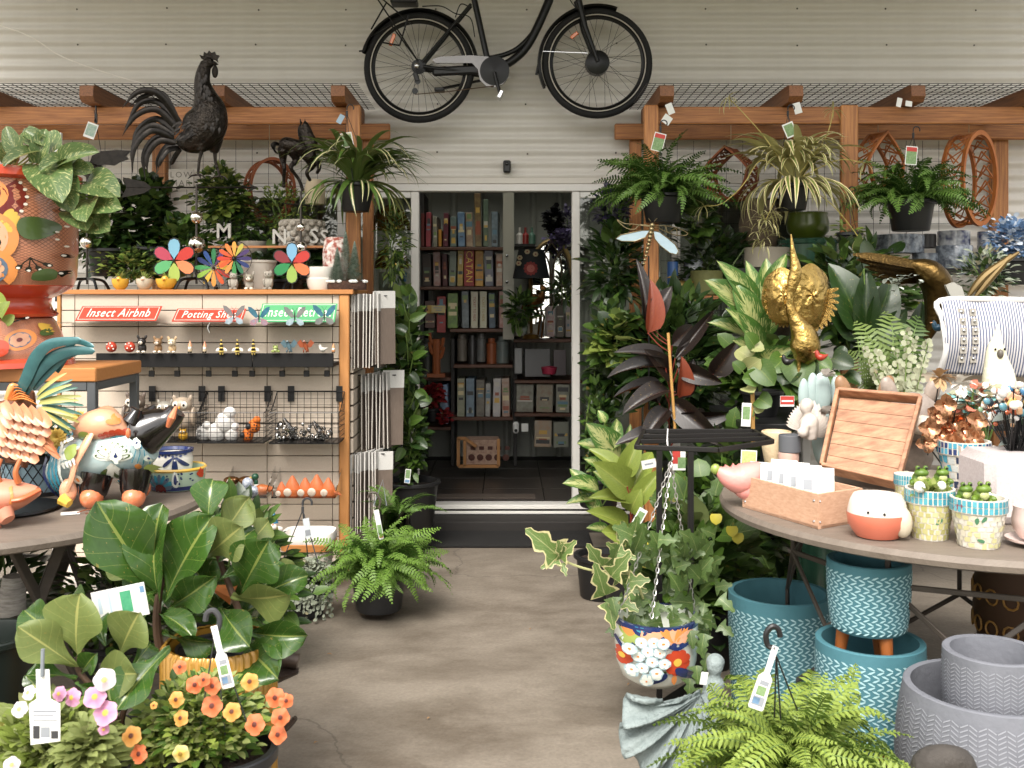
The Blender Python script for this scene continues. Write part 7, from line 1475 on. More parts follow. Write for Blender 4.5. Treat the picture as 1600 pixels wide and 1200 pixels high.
cut_ring(1372,258,5.9,36,52,.15,corten,'teardrop timber ring with fretwork hanging on the right pergola',rot=.45,tear=True);cut_ring(1514,281,5.85,33,74,.19,corten,'tall oval timber ring with leaf fretwork at the right end',rot=.3);cut_ring(1142,272,6.0,36,42,.2,rust,'rusty fretwork teardrop behind the corner fern',rot=-.6,tear=True,cuts=26)
q = P(1327,372,5.5);t = T('small_hanging_pot','small black hanging pot with sparse trailing leaves below the middle post','pot',q-Vector((0,0,.1)));pot(t,q-Vector((0,0,.1)),.04,.06,.13,black);bush('',q+Vector((0,0,.04)),(.1,.08,.05),[lt(.05,.018,lance)],46,[M_mid,M_light],None,t=t,base=q,stems=5);hanger(t,P(1326,300,5.5),[q+Vector((.055*math.cos(a),.055*math.sin(a),.02)) for a in (.4,2.5,4.6)])
# dragonfly
r = pv(5.3);ku = SZ(1,5.3);t = T('dragonfly_ornament','metal dragonfly with pale blue wings mounted on the right post','ornament',r(1020,410));brs = mat('aged_brass','8f8160',.35,.8);g = G(brs)
for k in range(11): g.ball(r(1019-1.0*k-.03*k*k,352+6*k),(4.2*ku*(1-.045*k),)*3,10,7)
g.tube([r(1017,346),r(1013,341)],.002,4);g.tube([r(1022,346),r(1027,341)],.002,4);part(t,g,'beaded_body',kind='stuff');lbw = mat('pale_blue_enamel','a9bcc4',.35,col2='93a9b4',sc=25)
for pts in (((1015,360),(1003,360),(985,364),(970,367),(962,373),(972,377),(992,377),(1008,371)),((1021,361),(1030,362),(1043,372),(1055,382),(1060,392),(1057,398),(1046,395),(1032,384),(1023,373))):
 g = G(lbw);g.prism([r(a,b) for a,b in pts],(0,.004,0));w = part(t,g,'wing');g = G(brs);g.tube([r(a,b) for a,b in pts],.0028,6,closed=True);g2 = part(t,g,'wing_rim')
for pts in ([(1017,353),(1000,351),(992,358),(980,357),(970,350),(964,343),(975,349),(988,350),(1002,352),(1016,354)],[(1022,353),(1040,353),(1060,357),(1074,364),(1070,368),(1054,367),(1040,362),(1030,357),(1022,356)],[(1040,354),(1044,363),(1056,357),(1058,367)]): g = G(brs);g.tube(sm([r(a,b) for a,b in pts],3),.0024,5);part(t,g,'wire_wing')
g = G(blackm);g.tube([r(1014,400,.01),P(1014,640,5.3)],.004,6);part(t,g,'stake')
# staging shelves and stock behind
g = G(wood);z = zz(462,5.85);g.box((xx(1040,5.85),5.8,z-.02),(xx(1132,5.85),6.1,z));solo(g,'plank_shelf','short cedar plank shelf behind the right post with pots on it','shelf')
g = G(shd);z2 = zz(420,5.95);g.box((xx(1140,5.95),5.85,z2-.025),(xx(1680,5.95),6.25,z2));g.box((xx(1140,5.95),5.85,.75),(xx(1680,5.95),6.25,.78));solo(g,'staging','dark staging behind the right pergola posts holding glazed pots','shelf')
def pz(px,py,w,h,Y,m,lab,nm='glazed_pot',cat='pot',prof=None,extra=None): return pottery('',px,Y,w,h,m,lab,cat,nm,prof,P(px,py,Y).z,extra)
CYL = [(0,0),(.95,0),(1,.04),(1,.97),(.96,1),(.9,.99),(.88,.3),(0,.3)];ROUND = [(0,0),(.6,0),(.95,.3),(1,.6),(.9,.9),(.94,1),(.84,1),(.8,.8),(0,.5)]
bw_ = mat('blue_white_glaze','c9cdd0',.2,col2='27305a',sc=16,amt=.05,coat=.5,det=2);bw2 = mat('ink_blue_glaze','1a2138',.2,col2='a9b3bd',sc=30,amt=.25,coat=.5);grg = mat('deep_green_glaze','1d3a2e',.25,col2='3f6a55',sc=4,stretch=(8,8,.7),coat=.6);olg = mat('olive_glaze','5a6a22',.3,col2='3c4a14',sc=6,coat=.4);olv2 = mat('olive_concrete','6a6a3a',.7,col2='56562c',sc=30)
pz(1051,461,17,52,5.9,mat('blue_cup','2f5a94',.35),'tall plain blue pot on the plank shelf',prof=CYL);pz(1104,461,50,38,5.9,olv2,'wide olive ribbed pot on the plank shelf',prof=CYL);pz(1083,440,30,34,6.05,bw_,'white patterned pot behind the olive pot',prof=CYL)
fig(1063,461,5.85,.14,mat('dull_gold','8a7340',.35,.7),'dull gold bird figure between the blue and olive pots','figure','bird','bfa050')
pz(1263,419,94,45,6.0,grg,'wide dark green glazed pot behind the gold heron',prof=[(0,0),(.9,0),(.95,.8),(1,.84),(1.02,.95),(.98,1),(.9,1),(.88,.5),(0,.4)]);pz(1262,375,66,42,6.05,olg,'olive green round pot on top of the green glazed pot',prof=ROUND);pz(1186,419,62,105,6.1,mat('brown_clay_face','7a6a56',.8,col2='4f4336',sc=9,bump=.5,bsc=20),'rough brown head shaped vase left of the green pots',prof=[(0,0),(.5,0),(.55,.15),(.9,.35),(1,.65),(.85,.9),(.6,1),(.5,1),(.5,.8),(0,.8)]);pz(1198,419,70,32,5.95,mat('pale_clay','a39a8a',.7),'pale low bowl under the trailing plantlets',prof=CYL)
for px,py,w,h,Y,m,l in ((1405,397,74,30,6.05,bw2,'ink blue speckled bowl below the hanging fern'),(1447,388,30,22,6.1,mat('resin_231d1a'),'small dark pot lying on its side among the blue pots'),(1490,385,48,24,6.1,bw_,'white and blue flowered cup on the staging'),(1543,390,30,28,6.1,bw_,'white and blue cup left of the hydrangea'),(1447,418,42,22,6.0,bw2,'blue grey square pot on the staging'),(1491,430,54,46,5.95,bw2,'larger ink blue pot in front of the flowered cup'),(1550,424,62,30,5.95,mat('slate_glaze','3a444e',.3,coat=.4),'slate blue bowl at the right end of the staging'),(1398,421,46,24,5.98,mat('pale_clay'),'pale wide saucer below the ink blue bowl')): pz(px,py,w,h,Y,m,l,prof=CYL)
bush('blue and white hydrangea at the far right edge',P(1580,372,5.5),(.16,.14,.13),[lt(.03,.028,round_p)],700,[mat('blue_petal','6f8cb0',.6,tl=.2),mat('blue_petal'),mat('white_blue_petal','c2cbd6',.6)],(.09,.12,.14,black),'hydrangea',base=P(1580,410,5.5),stems=5)
# dark mass of foliage behind the rubber plants
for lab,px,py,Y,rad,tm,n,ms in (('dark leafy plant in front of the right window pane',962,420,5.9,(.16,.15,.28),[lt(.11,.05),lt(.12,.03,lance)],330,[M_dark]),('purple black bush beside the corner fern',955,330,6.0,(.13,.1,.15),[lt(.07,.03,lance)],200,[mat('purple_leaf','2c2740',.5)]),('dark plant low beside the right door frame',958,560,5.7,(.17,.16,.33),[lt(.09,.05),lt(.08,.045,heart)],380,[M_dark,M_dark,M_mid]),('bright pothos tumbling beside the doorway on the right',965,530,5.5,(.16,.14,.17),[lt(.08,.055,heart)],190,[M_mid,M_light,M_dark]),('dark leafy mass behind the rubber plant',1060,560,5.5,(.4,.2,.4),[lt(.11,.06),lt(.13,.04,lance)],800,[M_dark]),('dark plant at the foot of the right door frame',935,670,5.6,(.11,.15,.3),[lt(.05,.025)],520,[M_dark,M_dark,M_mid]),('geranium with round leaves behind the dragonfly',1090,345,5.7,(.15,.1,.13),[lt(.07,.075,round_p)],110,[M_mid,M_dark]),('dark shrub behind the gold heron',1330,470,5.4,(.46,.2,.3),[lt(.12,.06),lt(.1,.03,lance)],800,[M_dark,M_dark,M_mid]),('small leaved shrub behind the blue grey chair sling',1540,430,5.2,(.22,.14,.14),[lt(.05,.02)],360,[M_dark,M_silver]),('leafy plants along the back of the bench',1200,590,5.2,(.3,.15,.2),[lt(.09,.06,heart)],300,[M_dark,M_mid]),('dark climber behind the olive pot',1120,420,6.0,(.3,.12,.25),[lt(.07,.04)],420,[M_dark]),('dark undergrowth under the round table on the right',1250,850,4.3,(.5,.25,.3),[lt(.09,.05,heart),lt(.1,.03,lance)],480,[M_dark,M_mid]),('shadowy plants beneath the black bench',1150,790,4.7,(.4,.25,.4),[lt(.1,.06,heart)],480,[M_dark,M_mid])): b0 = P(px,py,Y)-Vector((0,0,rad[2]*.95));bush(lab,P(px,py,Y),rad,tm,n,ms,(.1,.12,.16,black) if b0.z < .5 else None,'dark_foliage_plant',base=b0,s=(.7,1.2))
# black bench behind the table
t = T('display_bench','low black bench behind the round table crowded with plants','bench',(1.6,4.8,0));g = G(black);g.box((xx(1165,4.45),4.45,.82),(3.1,5.25,.85),bev=.004);part(t,g,'top')
for px_ in (1.15,3.0):
 for yy in (4.5,5.2): g = G(black);g.box((px_-.025,yy-.025,0),(px_+.025,yy+.025,.819));part(t,g,'leg')
# rubber plant, dieffenbachias
RD = [tmpl_mesh('leaf',leaf(1,1,ovate,.25,.5,7,10),M_rubd),tmpl_mesh('leaf',leaf(1,1,ovate,.3,.8,7,10),M_rubd)];RR = tmpl_mesh('leaf',leaf(1,1,ovate,.45,.5,7,10),M_rubr)
t = T('rubber_plant','burgundy rubber plant with russet leaf undersides in front of the right post','rubber plant',P(1045,880,4.7));pot(t,(P(1045,800,4.7).x,4.7,0),.13,.16,.3,black)
leaves_px(t,RD+[RR],[((1012,520),(1020,435),0,.42,.4,2),((1015,505),(1050,445),0,.5,-.1,0),((1010,510),(998,400),.05,.22,.3,0),((1062,620),(1068,557),-.05,.5,.4,2),((1065,622),(1085,560),0,.5,0,0),((1115,585),(1155,532),-.05,.55,.3,0),((1110,590),(1148,545),.05,.5,0,1),((1040,560),(960,545),-.05,.32,.5,0),((1040,575),(945,580),0,.32,.6,1),((1045,610),(970,640),-.1,.4,.5,1),((1050,625),(1135,700),-.14,.36,.5,0),((1045,640),(1000,690),-.1,.45,.4,1),((1055,560),(1120,480),.1,.2,.1,0),((1060,575),(1130,600),-.08,.42,.4,1),((1035,600),(955,615),.05,.3,.8,0),((1048,590),(1010,545),-.1,.5,.2,0),((1060,650),(1150,650),-.1,.35,.7,1),((1040,680),(960,690),-.05,.4,.6,0),((1060,670),(1110,640),.1,.5,.3,1),((1050,540),(1085,505),.1,.45,.2,0),((1030,630),(990,590),.1,.5,.2,1)],4.72,lambda a: P(1046,min(760,(CAM_Z-a.z)*1600/4.7+495),4.74),stemr)
g = G(mat('bamboo','b0864a',.5));g.tube([P(1044,520,4.68),P(1056,690,4.68)],.007,8);part(t,g,'stake')
DL = [tmpl_mesh('leaf',leaf(1,1,ovate,.2,.5,7,10),M_dief),tmpl_mesh('leaf',leaf(1,1,ovate,.3,.9,7,10,.02),M_dief)]
t = T('dieffenbachia','cream splashed dieffenbachia standing on the bench beside the gold heron','plant',P(1185,655,4.75));q = P(1190,640,4.75);pot(t,Vector((q.x,4.75,.851)),.07,.09,.12,black)
leaves_px(t,DL,[((1180,480),(1124,405),-.05,.4,.1),((1175,500),(1108,432),-.1,.5,.1),((1185,480),(1168,405),0,.4,.1),((1195,470),(1230,390),.0,.34,-.2),((1192,485),(1200,400),.05,.45,.1),((1185,530),(1150,440),-.1,.5,0),((1190,545),(1140,480),-.14,.36,.2),((1180,540),(1110,495),-.05,.4,.4),((1195,520),(1215,470),-.1,.5,-.2),((1190,560),(1236,545),-.16,.55,.5),((1180,555),(1150,530),-.14,.5,.2),((1185,500),(1160,465),.1,.45,0),((1192,500),(1180,420),.1,.4,0),((1195,560),(1172,590),-.15,.6,.3),((1170,470),(1140,420),.05,.4,.2)],4.75,lambda a: P(1188,625,4.75),stemg)
OL = [tmpl_mesh('leaf',leaf(1,1,ovate,.25,.5,7,10),M_rubg),tmpl_mesh('leaf',leaf(1,1,ovate,.3,.8,7,10),M_rubg)]
t = T('olive_rubber_plant','broad olive leaved rubber plant by the right of the doorway','rubber plant',P(985,900,4.5));q = P(985,900,4.5);pot(t,(q.x,4.5,0),.10,.12,.22,black)
leaves_px(t,OL,[((985,768),(930,722),-.1,.6,.1),((975,745),(1000,680),-.02,.5,-.1),((970,735),(920,698),.02,.42,.4),((985,785),(922,772),-.08,.4,.5),((982,825),(920,795),-.1,.45,.5),((985,800),(1000,765),-.06,.8,-.3),((990,790),(1035,730),-.03,.42,-.2),((980,842),(945,828),-.1,.8,.3),((975,740),(990,695),.05,.5,-.3),((990,760),(1020,700),.08,.5,-.2),((980,760),(945,745),.05,.6,.2)],4.5,lambda a: P(986,min(850,(CAM_Z-a.z)*1600/4.5+490),4.5),stemr)
t = T('dieffenbachia','low cream splashed dieffenbachia beside the door threshold on the right','plant',P(930,880,4.8));q = P(940,880,4.8);pot(t,(q.x,4.8,0),.10,.12,.2,black)
leaves_px(t,DL,[((968,715),(918,660),-.05,.62,.1),((945,660),(935,640),0,.8,.1),((980,700),(985,662),0,.4,-.1),((935,765),(880,750),-.05,.5,.4),((930,780),(884,784),-.05,.4,.6),((950,735),(915,715),-.05,.5,.2),((925,770),(890,730),.05,.5,.2),((950,830),(918,822),-.05,.5,.4),((935,800),(905,765),.0,.5,.3),((960,700),(965,650),.05,.45,0),((940,700),(900,690),.05,.5,.3),((955,760),(930,735),-.05,.6,.3)],4.8,lambda a: P(942,min(830,(CAM_Z-a.z)*1600/4.8+495),4.82),stemg)
SY2 = [tmpl_mesh('leaf',L_HT,leafmat('pale_arrow_leaf','8a9f6a','a5b585','c5cba4',5,1.2,.06,.3,rough=.45,under='a5b585')),tmpl_mesh('leaf',L_HT,M_mid)]
t = T('arrowhead_vine','pale arrowhead vine climbing a stake in front of the bench','plant',P(1176,690,4.4));leaves_px(t,SY2,[((1168,575),(1188,562),-.05,.9),((1182,570),(1210,602),-.06,.7),((1165,605),(1178,612),-.05,1),((1185,622),(1205,635),-.05,.9),((1178,640),(1195,635),0,.8),((1160,580),(1145,565),0,.8),((1172,560),(1150,545),.05,.9),((1185,590),(1160,592),-.02,.8),((1170,540),(1195,545),-.02,.8),((1178,540),(1165,520),-.02,.8)],4.4,lambda a: P(1176,min(680,(CAM_Z-a.z)*1600/4.4+475),4.4),stemg);g = G(mat('bamboo'));g.tube([P(1175,560,4.42),P(1177,695,4.42)],.009,8);part(t,g,'stake')
card('white plant tag with green picture beside the arrowhead vine',P(1166,648,4.36),.04,.10,white,(0,.05,0),'plant_label','plant label',[(.12,.3,.88,.85,pr_photo)]);card('red and white plant tag among the heart shaped leaves',P(1230,627,4.36),.06,.045,white,(0,0,0),'plant_label','plant label',[(.02,.2,.98,.98,pr_red),(.1,.45,.9,.6,white)]);card('plant tag with yellow green picture hanging below the black rack',P(1170,716,3.5),.055,.055,white,(0,.05,0),'plant_label','plant label',[(.06,.06,.94,.94,mat('lime_print','9aa84a',.6,col2='c9cf9a',sc=120))]);card('blank white label hanging from the left of the rack',P(1014,725,3.5),.05,.03,white,(0,-.2,0),'plant_label','plant label',[(.2,.4,.8,.6,pr_grey)]);card('tall white plant tag leaning in the ivy',P(994,818,3.6),.032,.115,white,(0,.5,0),'plant_label','plant label',[(.15,.35,.85,.9,pr_photo),(.15,.08,.85,.25,pr_grey)]);card('red and white plant tag behind the chains',P(1061,718,3.55),.045,.075,white,(0,0,0),'plant_label','plant label',[(.0,.3,.6,.9,pr_red),(.4,.1,1,.6,pr_photo)])
t = T('anthurium','heart leaved plant on the bench below the gold heron','plant',P(1240,640,4.6));leaves_px(t,[MH[0],SY2[1]],[((1235,570),(1222,600),-.08,.8),((1245,560),(1250,605),-.08,.8),((1250,565),(1275,590),-.08,.8),((1230,600),(1240,625),-.1,.8),((1255,590),(1262,620),-.1,.8),((1270,560),(1300,578),-.06,.7),((1300,560),(1335,572),-.06,.7),((1290,580),(1290,615),-.08,.8),((1320,585),(1345,600),-.06,.7),((1225,560),(1205,580),-.05,.8),((1310,560),(1320,540),0,.7)],4.55,lambda a: P(1265,640,4.6),stemg)
for px,py,l,cc,c2 in ((1230,565,'black and yellow bird pick among the heart leaves','1c1a18','d9b02a'),(1282,558,'red bird pick below the gold heron','b03a26','c9602e'),(1465,512,'blue white bird pick with orange beak left of the chair sling','2a4f66','d98a3a')): fig(px,py+8,4.4,.06,cc,l,'ornament','bird',c2)
t = T('parlour_palm','green parlour palm between the gold heron and the striped sling','palm',P(1370,650,4.6));pf = [frond_mesh('frond',M_dark,22,.5,1.1,1,.9),frond_mesh('frond',M_mid,20,.42,1.4,1,1.0)]
for a,b,w in (((1370,620),(1330,470),1),((1372,620),(1390,450),1),((1375,620),(1440,475),.9),((1372,620),(1300,530),.9),((1376,620),(1455,540),.9),((1370,620),(1350,500),.9),((1375,620),(1410,520),.9),((1372,620),(1290,580),.8),((1378,620),(1440,590),.8)): M,_ = leaf_px(a,b,4.6,4.6+random.uniform(-.2,.1),w);piece(t,random.choice(pf),'frond',M)
pot(t,Vector((P(1372,640,4.6).x,4.6,.851)),.08,.1,.13,black)
BL = [tmpl_mesh('leaf',leaf(1,1,ovate,.25,.6,7,10),M_dark)];t = T('peace_lily','broad dark leaved plant with white blossom sprays beside the bronze bird','plant',P(1345,640,4.9));leaves_px(t,BL,[((1345,520),(1300,405),.05,.6),((1352,520),(1355,415),.0,.4),((1360,520),(1400,425),.05,.5),((1340,530),(1290,470),0,.5),((1420,540),(1445,470),0,.55),((1350,420),(1375,385),.2,.7),((1365,540),(1420,480),0,.5)],4.9,lambda a: P(1355,630,4.9),stemg);g = G(mat('white_blossom','b9c0b6',.6));g.many(lt(.03,.025,round_p),[frame(P(random.gauss(1405,12),random.gauss(440,7),4.7),rdir(-.5,1)) for _ in range(26)]);part(t,g,'blossom',kind='stuff')
# gold heron
goldl = mat('gold_leaf_metal','c2a566',.25,1,col2='8f7138',sc=16,bump=.7,bsc=45);r = pv(4.5);ku = SZ(1,4.5);t = T('gold_heron','large gold heron statue with spread wings and raised beak','statue',r(1255,655));g = G(goldl);g.tube(sm([r(1236,366),r(1239,395),r(1243,420),r(1240,440),r(1235,462),r(1236,485),r(1246,505),r(1256,525),r(1258,548),r(1252,566)],5),[v*ku for v in smr([1,4.5,9,10,7,8,13,21,23,12],5)],16,flat=.85);part(t,g,'body');g = G(goldl)
for px in (1248,1262): g.tube([r(px,560),r(px,655)],.009,8)
part(t,g,'leg',kind='stuff');GFm = tmpl_mesh('feather',leaf(1,.32,lambda v: .35+.65*math.sin(PI*min(1,v*.85+.1)) if v < .97 else .3,.2,.4,5,7),goldl)
for cx,cy,rx_,ry_,tl_ in ((1270,462,37,50,.5),(1224,462,27,44,-.4)):
 sg = 1 if tl_ > 0 else -1;g = G(goldl);g.grid(lambda u,v: r(cx+v*rx_*(1+.02*math.sin(u*2*PI*7)*v)*math.cos(2*PI*u),cy+v*ry_*(1+.02*math.sin(u*2*PI*7)*v)*math.sin(2*PI*u),.03+.05*v*v*math.cos(2*PI*u)*sg-.03*(1-v*v)++.004*math.sin(v*9+u*14)*math.sin(u*31)),72,9,True);part(t,g,'wing',sharp=None)
 for k in range(12): a = (-.2+.2*k) if sg > 0 else PI+.2-.2*k;M,_ = leaf_px((cx+rx_*.35*math.cos(a),cy+ry_*.35*math.sin(a)),(cx+rx_*1.14*math.cos(a),cy+ry_*1.14*math.sin(a)),4.56,4.555,.8,(0,-1,.1));piece(t,GFm,'feather',M)
oldb = mat('dark_old_gold','5e4a26',.35,.9,col2='3a2c16',sc=14,bump=.5,bsc=40);r = pv(4.75);t = T('bronze_crane','dark bronze crane sculpture with swept back wing behind the palm','statue',r(1430,640));GF2 = tmpl_mesh('feather',leaf(1,.16,lambda v: .5+.5*math.sin(PI*min(1,v*.9+.05)) if v < .97 else .2,.2,.2,5,7),oldb);g = G(oldb);g.tube(sm([r(1420,412),r(1448,425),r(1465,450),r(1462,490),r(1448,530)],5),[v*SZ(1,4.75) for v in smr([10,30,32,22,8],5)],14,flat=.7);part(t,g,'body')
for k in range(8): M,_ = leaf_px((1455-3*k,420+3*k),(1334+6*k,396+6*k+(k % 2)*2),4.73+.01*k,4.7+.01*k,.8,(0,-1,.4));piece(t,GF2,'feather',M)
for a,b,e in (((1512,464),(1540,430),(1592,394)),((1522,466),(1555,425),(1580,398))): g = G(mat('horn_brown','6a5836',.4,.6));g.tube(sm([P(*a,4.7),P(*b,4.7),P(*e,4.7)],5),[(.006+.014*math.sin(PI*i/10),)*2 for i in range(11)],8,flat=.5);part(t,g,'long_feather')
g = G(mat('grey_metal_tab','9a9890',.4));g.prism([P(a,b,4.5) for a,b in ((1478,446),(1490,441),(1503,448),(1508,464),(1486,464))],(0,.02,0));solo(g,'bracket','pale grey rounded bracket above the striped sling','bracket')
# striped sling chair
strm = bpy.data.materials.new('ticking_stripe');strm.use_nodes = True;N = strm.node_tree.nodes;L = strm.node_tree.links;tc = N.new('ShaderNodeTexCoord');wv = N.new('ShaderNodeTexWave');wv.inputs['Scale'].default_value = 27;wv.inputs['Distortion'].default_value = .5;wv.inputs['Detail Scale'].default_value = 3;L.new(tc.outputs['Object'],wv.inputs['Vector']);rp = N.new('ShaderNodeValToRGB');rp.color_ramp.elements[0].position = .42;rp.color_ramp.elements[1].position = .55;rp.color_ramp.elements[0].color = c('5a6078');rp.color_ramp.elements[1].color = c('c9c6c6');L.new(wv.outputs['Fac'],rp.inputs[0]);L.new(rp.outputs[0],N['Principled BSDF'].inputs['Base Color']);N['Principled BSDF'].inputs['Roughness'].default_value = .85
r = pv(4.3);t = T('striped_sling','blue and white striped fabric sling with rows of studs at the right edge','deck chair',r(1540,590));g = G(strm);g.grid(lambda u,v: r(1468+3*math.sin(v*20)*.4+172*u,470+112*v+8*u*v,-.05*math.sin(PI*v)-.006*math.sin(u*14+v*3)),40,24);o = part(t,g,'fabric',sharp=None);sd = o.modifiers.new('thick','SOLIDIFY');sd.thickness = .008
g = G(mat('piping_white','d2d0ce',.8));g.tube(sm([r(1640,470,-.004),r(1560,468,-.004),r(1468,470,-.004),r(1468,500,-.03),r(1470,545,-.05),r(1467,580,-.004)],5),.012,8);part(t,g,'piping')
stud = G(mat('grey_felt','9a958c',.9));stud.cbox((0,.004,0),(.026,.004,.03),bev=.001);stud.use(steel);stud.ball((0,0,.003),(.007,.005,.007),8,6);sme = stud.mesh('stud')
for px in (1496,1514):
 for k in range(6): v = (488+14.5*k-470)/112;piece(t,sme,'stud',Matrix.Translation(r(px,488+14.5*k,-.05*math.sin(PI*v)-.014)))
g = G(mat('bleached_timber','a89a88',.7));g.box(r(1440,600,.1),r(1660,590,.3));part(t,g,'frame_bar')
r = pv(3.9);ku = SZ(1,3.9);g = G(mat('cockatoo_cream','d9d3ac',.6,col2='e4e2d4',sc=9,bump=.4,bsc=90));g.tube(sm([r(1560,506),r(1558,528),r(1556,545),r(1557,562),r(1560,585),r(1562,610)],5),[v*ku for v in smr([1,7,13,17,23,26],5)],16);g.use(mat('beak_grey','5a544c',.4));g.ball(r(1555,552,-.04),(.012,.014,.018),10,7);g.use(mat('resin_eye'));g.ball(r(1549,545,-.033),.005,6,4);g.ball(r(1563,545,-.035),.005,6,4);solo(g,'cockatoo','pale yellow pointed cockatoo ornament in front of the striped sling','ornament')
# ================================================================ RIGHT: round table and its goods
RT = (1.5,3.35);round_table(RT,.78,'weathered grey round table on the right crowded with ornaments',hexbars)
g = G(M_fid2)
def slab(t,pts,th,m,nm,inward=None):
 g = G(m);n = (Vector(pts[1])-Vector(pts[0])).cross(Vector(pts[-1])-Vector(pts[0])).normalized()*th;g.prism(pts,n);return part(t,g,nm)
boxw = mat('rough_box_timber','cfa98e',.7,col2='ad8264',sc=8,stretch=(6,6,20),bump=.3,rnd=.06);A,Bc,Cc = ont(1160,792),ont(1278,827),ont(1348,815);Dd = A+Cc-Bc;hz = .10
t = T('wooden_box','rough wooden box of white cards at the front of the right table','box',(A+Cc)/2);U = Vector((0,0,hz))
for p,q in ((A,Bc),(Bc,Cc),(Cc,Dd),(Dd,A)): d_ = (q-p).normalized()*.0126;slab(t,[p+d_,q,q+U,p+U+d_],-.012,boxw,'side_board')
slab(t,[A,Bc,Cc,Dd],.008,boxw,'base_board');g = G(steel)
for p,q in ((A,Bc),(Bc,Cc)):
 for f in (.04,.95):
  for zf in (.2,.8): g.ball(p+(q-p)*f+U*zf+Vector((0,-.001,0)),.004,6,4)
part(t,g,'nail',kind='stuff')
for k in range(9):
 f = (k+.5)/9;p = A+(Bc-A)*(.12+.75*(k % 5)/4.6)+(Dd-A)*(.25+.5*(k//5))+Vector((0,0,.02));o = card(('first','second','third','fourth','fifth','sixth','seventh','eighth','ninth')[k]+' white card from the left in the '+('front' if k < 5 else 'back')+' row of the wooden box',p+Vector((0,0,.062)),.085,.125,white,(-.25,0,-.42+random.uniform(-.15,.15)),'greeting_card','card',[(.25,.6,.55,.85,pr_grey),(.6,.3,.7,.4,pr_red)])
pk2 = mat('pink_resin','dc9a92',.4,col2='d08078',sc=10,bump=.2);r = pv(3.28);ku = SZ(1,3.28);g = G(pk2);g.tube(sm([r(1212,738),r(1188,738),r(1160,748),r(1142,746),r(1128,738),r(1122,732)],4),[v*ku for v in smr([4,17,24,19,11,5],4)],14);g.ball(r(1172,764),(26*ku,20*ku,18*ku));g.prism([r(a,b) for a,b in ((1130,734),(1134,726),(1142,731),(1146,724),(1152,732),(1158,730),(1156,740))],(0,.01,0));g.use(oliv);g.ball(r(1118,733),(.016,.014,.018),8,6);solo(g,'pink_bird','pink galah ornament with green crest leaning over the left edge of the right table','ornament')
q = ont(1196,757);g = G(mat('slate_book','6a7d92',.6));g.cbox(q+Vector((0,0,.02)),(.14,.12,.035),(0,0,-.2),.003);solo(g,'book','grey blue book lying behind the pink galah','book')
def tbl(px,py,w,h,m,lab,cat,nm,prof=CYL,extra=None): q = ont(px,py);return pottery('',px,q.y,w,h,m,lab,cat,nm,prof,TB,extra)
tbl(1213,733,46,60,mat('cream_ribbed','cdb896',.5,bump=.4,bsc=60),'cream tapered ribbed cup at the back of the right table','cup','ribbed_cup',[(0,0),(.6,0),(.72,.05),(.98,.6),(1,.98),(.92,1),(.88,.9),(0,.4)]);tbl(1232,740,32,34,mat('pink_mug','b8988a',.5),'pinkish grey lower mug under the grey cup','mug','stacked_mug');q = ont(1232,740);pottery('',1234,q.y,34,27,mat('grey_mug','5d5f63',.5),'dark grey cup stacked on the pinkish mug','cup','stacked_mug',CYL,TB+SZ(34,q.y))
# angel
r = pv(3.9);ku = SZ(1,3.9);ang = mat('stone_white','cfc5bc',.75,col2='b0a498',sc=18,bump=.3);t = T('angel_statue','white stone angel with raised wings beside the tilted tray','statue',r(1262,740));g = G(ang);q = r(1262,738);q.z = TB
g.grid(lambda u,v: q+Vector(((.07*(1-v)+.03*v+.006*(1-v)*math.sin(u*2*PI*11))*math.cos(2*PI*u)-.005*v,(.055*(1-v)+.026*v+.006*(1-v)*math.sin(u*2*PI*11))*math.sin(2*PI*u),v*SZ(62,3.9))),66,7,True);g.tube(sm([r(1262,685),r(1264,668),r(1264,655),r(1262,646)],4),[v*ku for v in smr([14,15,14,6],4)],12);g.ball(r(1259,636),(10*ku,10*ku,12*ku));g.ball(r(1262,633,.01),(11*ku,10*ku,11*ku))
for s,dy in ((-.035,-1),(.03,1)): g.tube(sm([r(1262+9*dy,662,s),r(1250,676,-.045),r(1241,668,-.06)],4),smr([.02,.016,.009],4),8)
part(t,g,'figure',fuse=.006);WF = tmpl_mesh('feather',leaf(1,.34,lance,.2,.4,3,6),ang)
for cx,cy,sg,dy in ((1268,668,1,.05),(1260,662,-.55,.04)):
 for k in range(9): a = -1.45+.2*k if sg > 0 else -1.9-.13*k;L_ = (44-2.2*k if sg > 0 else 34);M,_ = leaf_px((cx,cy+k),(cx+L_*math.cos(a),cy+L_*math.sin(a)+k),3.9+dy,3.95+dy,.9,(0,-1,0));piece(t,WF,'wing_feather',M)
cac = mat('cactus_glaze','a3b3b0',.4,col2='93a5a3',sc=20);r = pv(4.05);ku = SZ(1,4.05);t = T('ceramic_cactus','pale grey green ceramic cactus with white blossoms behind the angel','ornament',r(1282,727))
for px,py,a,b in ((1256,618,9,27),(1270,612,10,30),(1284,615,15,34),(1306,612,9,26),(1284,680,16,48)): g = G(cac);g.ball(r(px,py),(a*ku,a*ku*.7,b*ku),16,10);part(t,g,'lobe')
g = G(mat('shell_white','d8d2cc',.5));
for px,py,n in ((1284,588,9),(1285,645,14)): g.many(lt(.045,.03,round_p,.3,1),[frame(r(px,py,-.05),(math.cos(k*2.4),-.5,abs(math.sin(k*2.4))+.1)) for k in range(n)])
part(t,g,'blossom',kind='stuff')
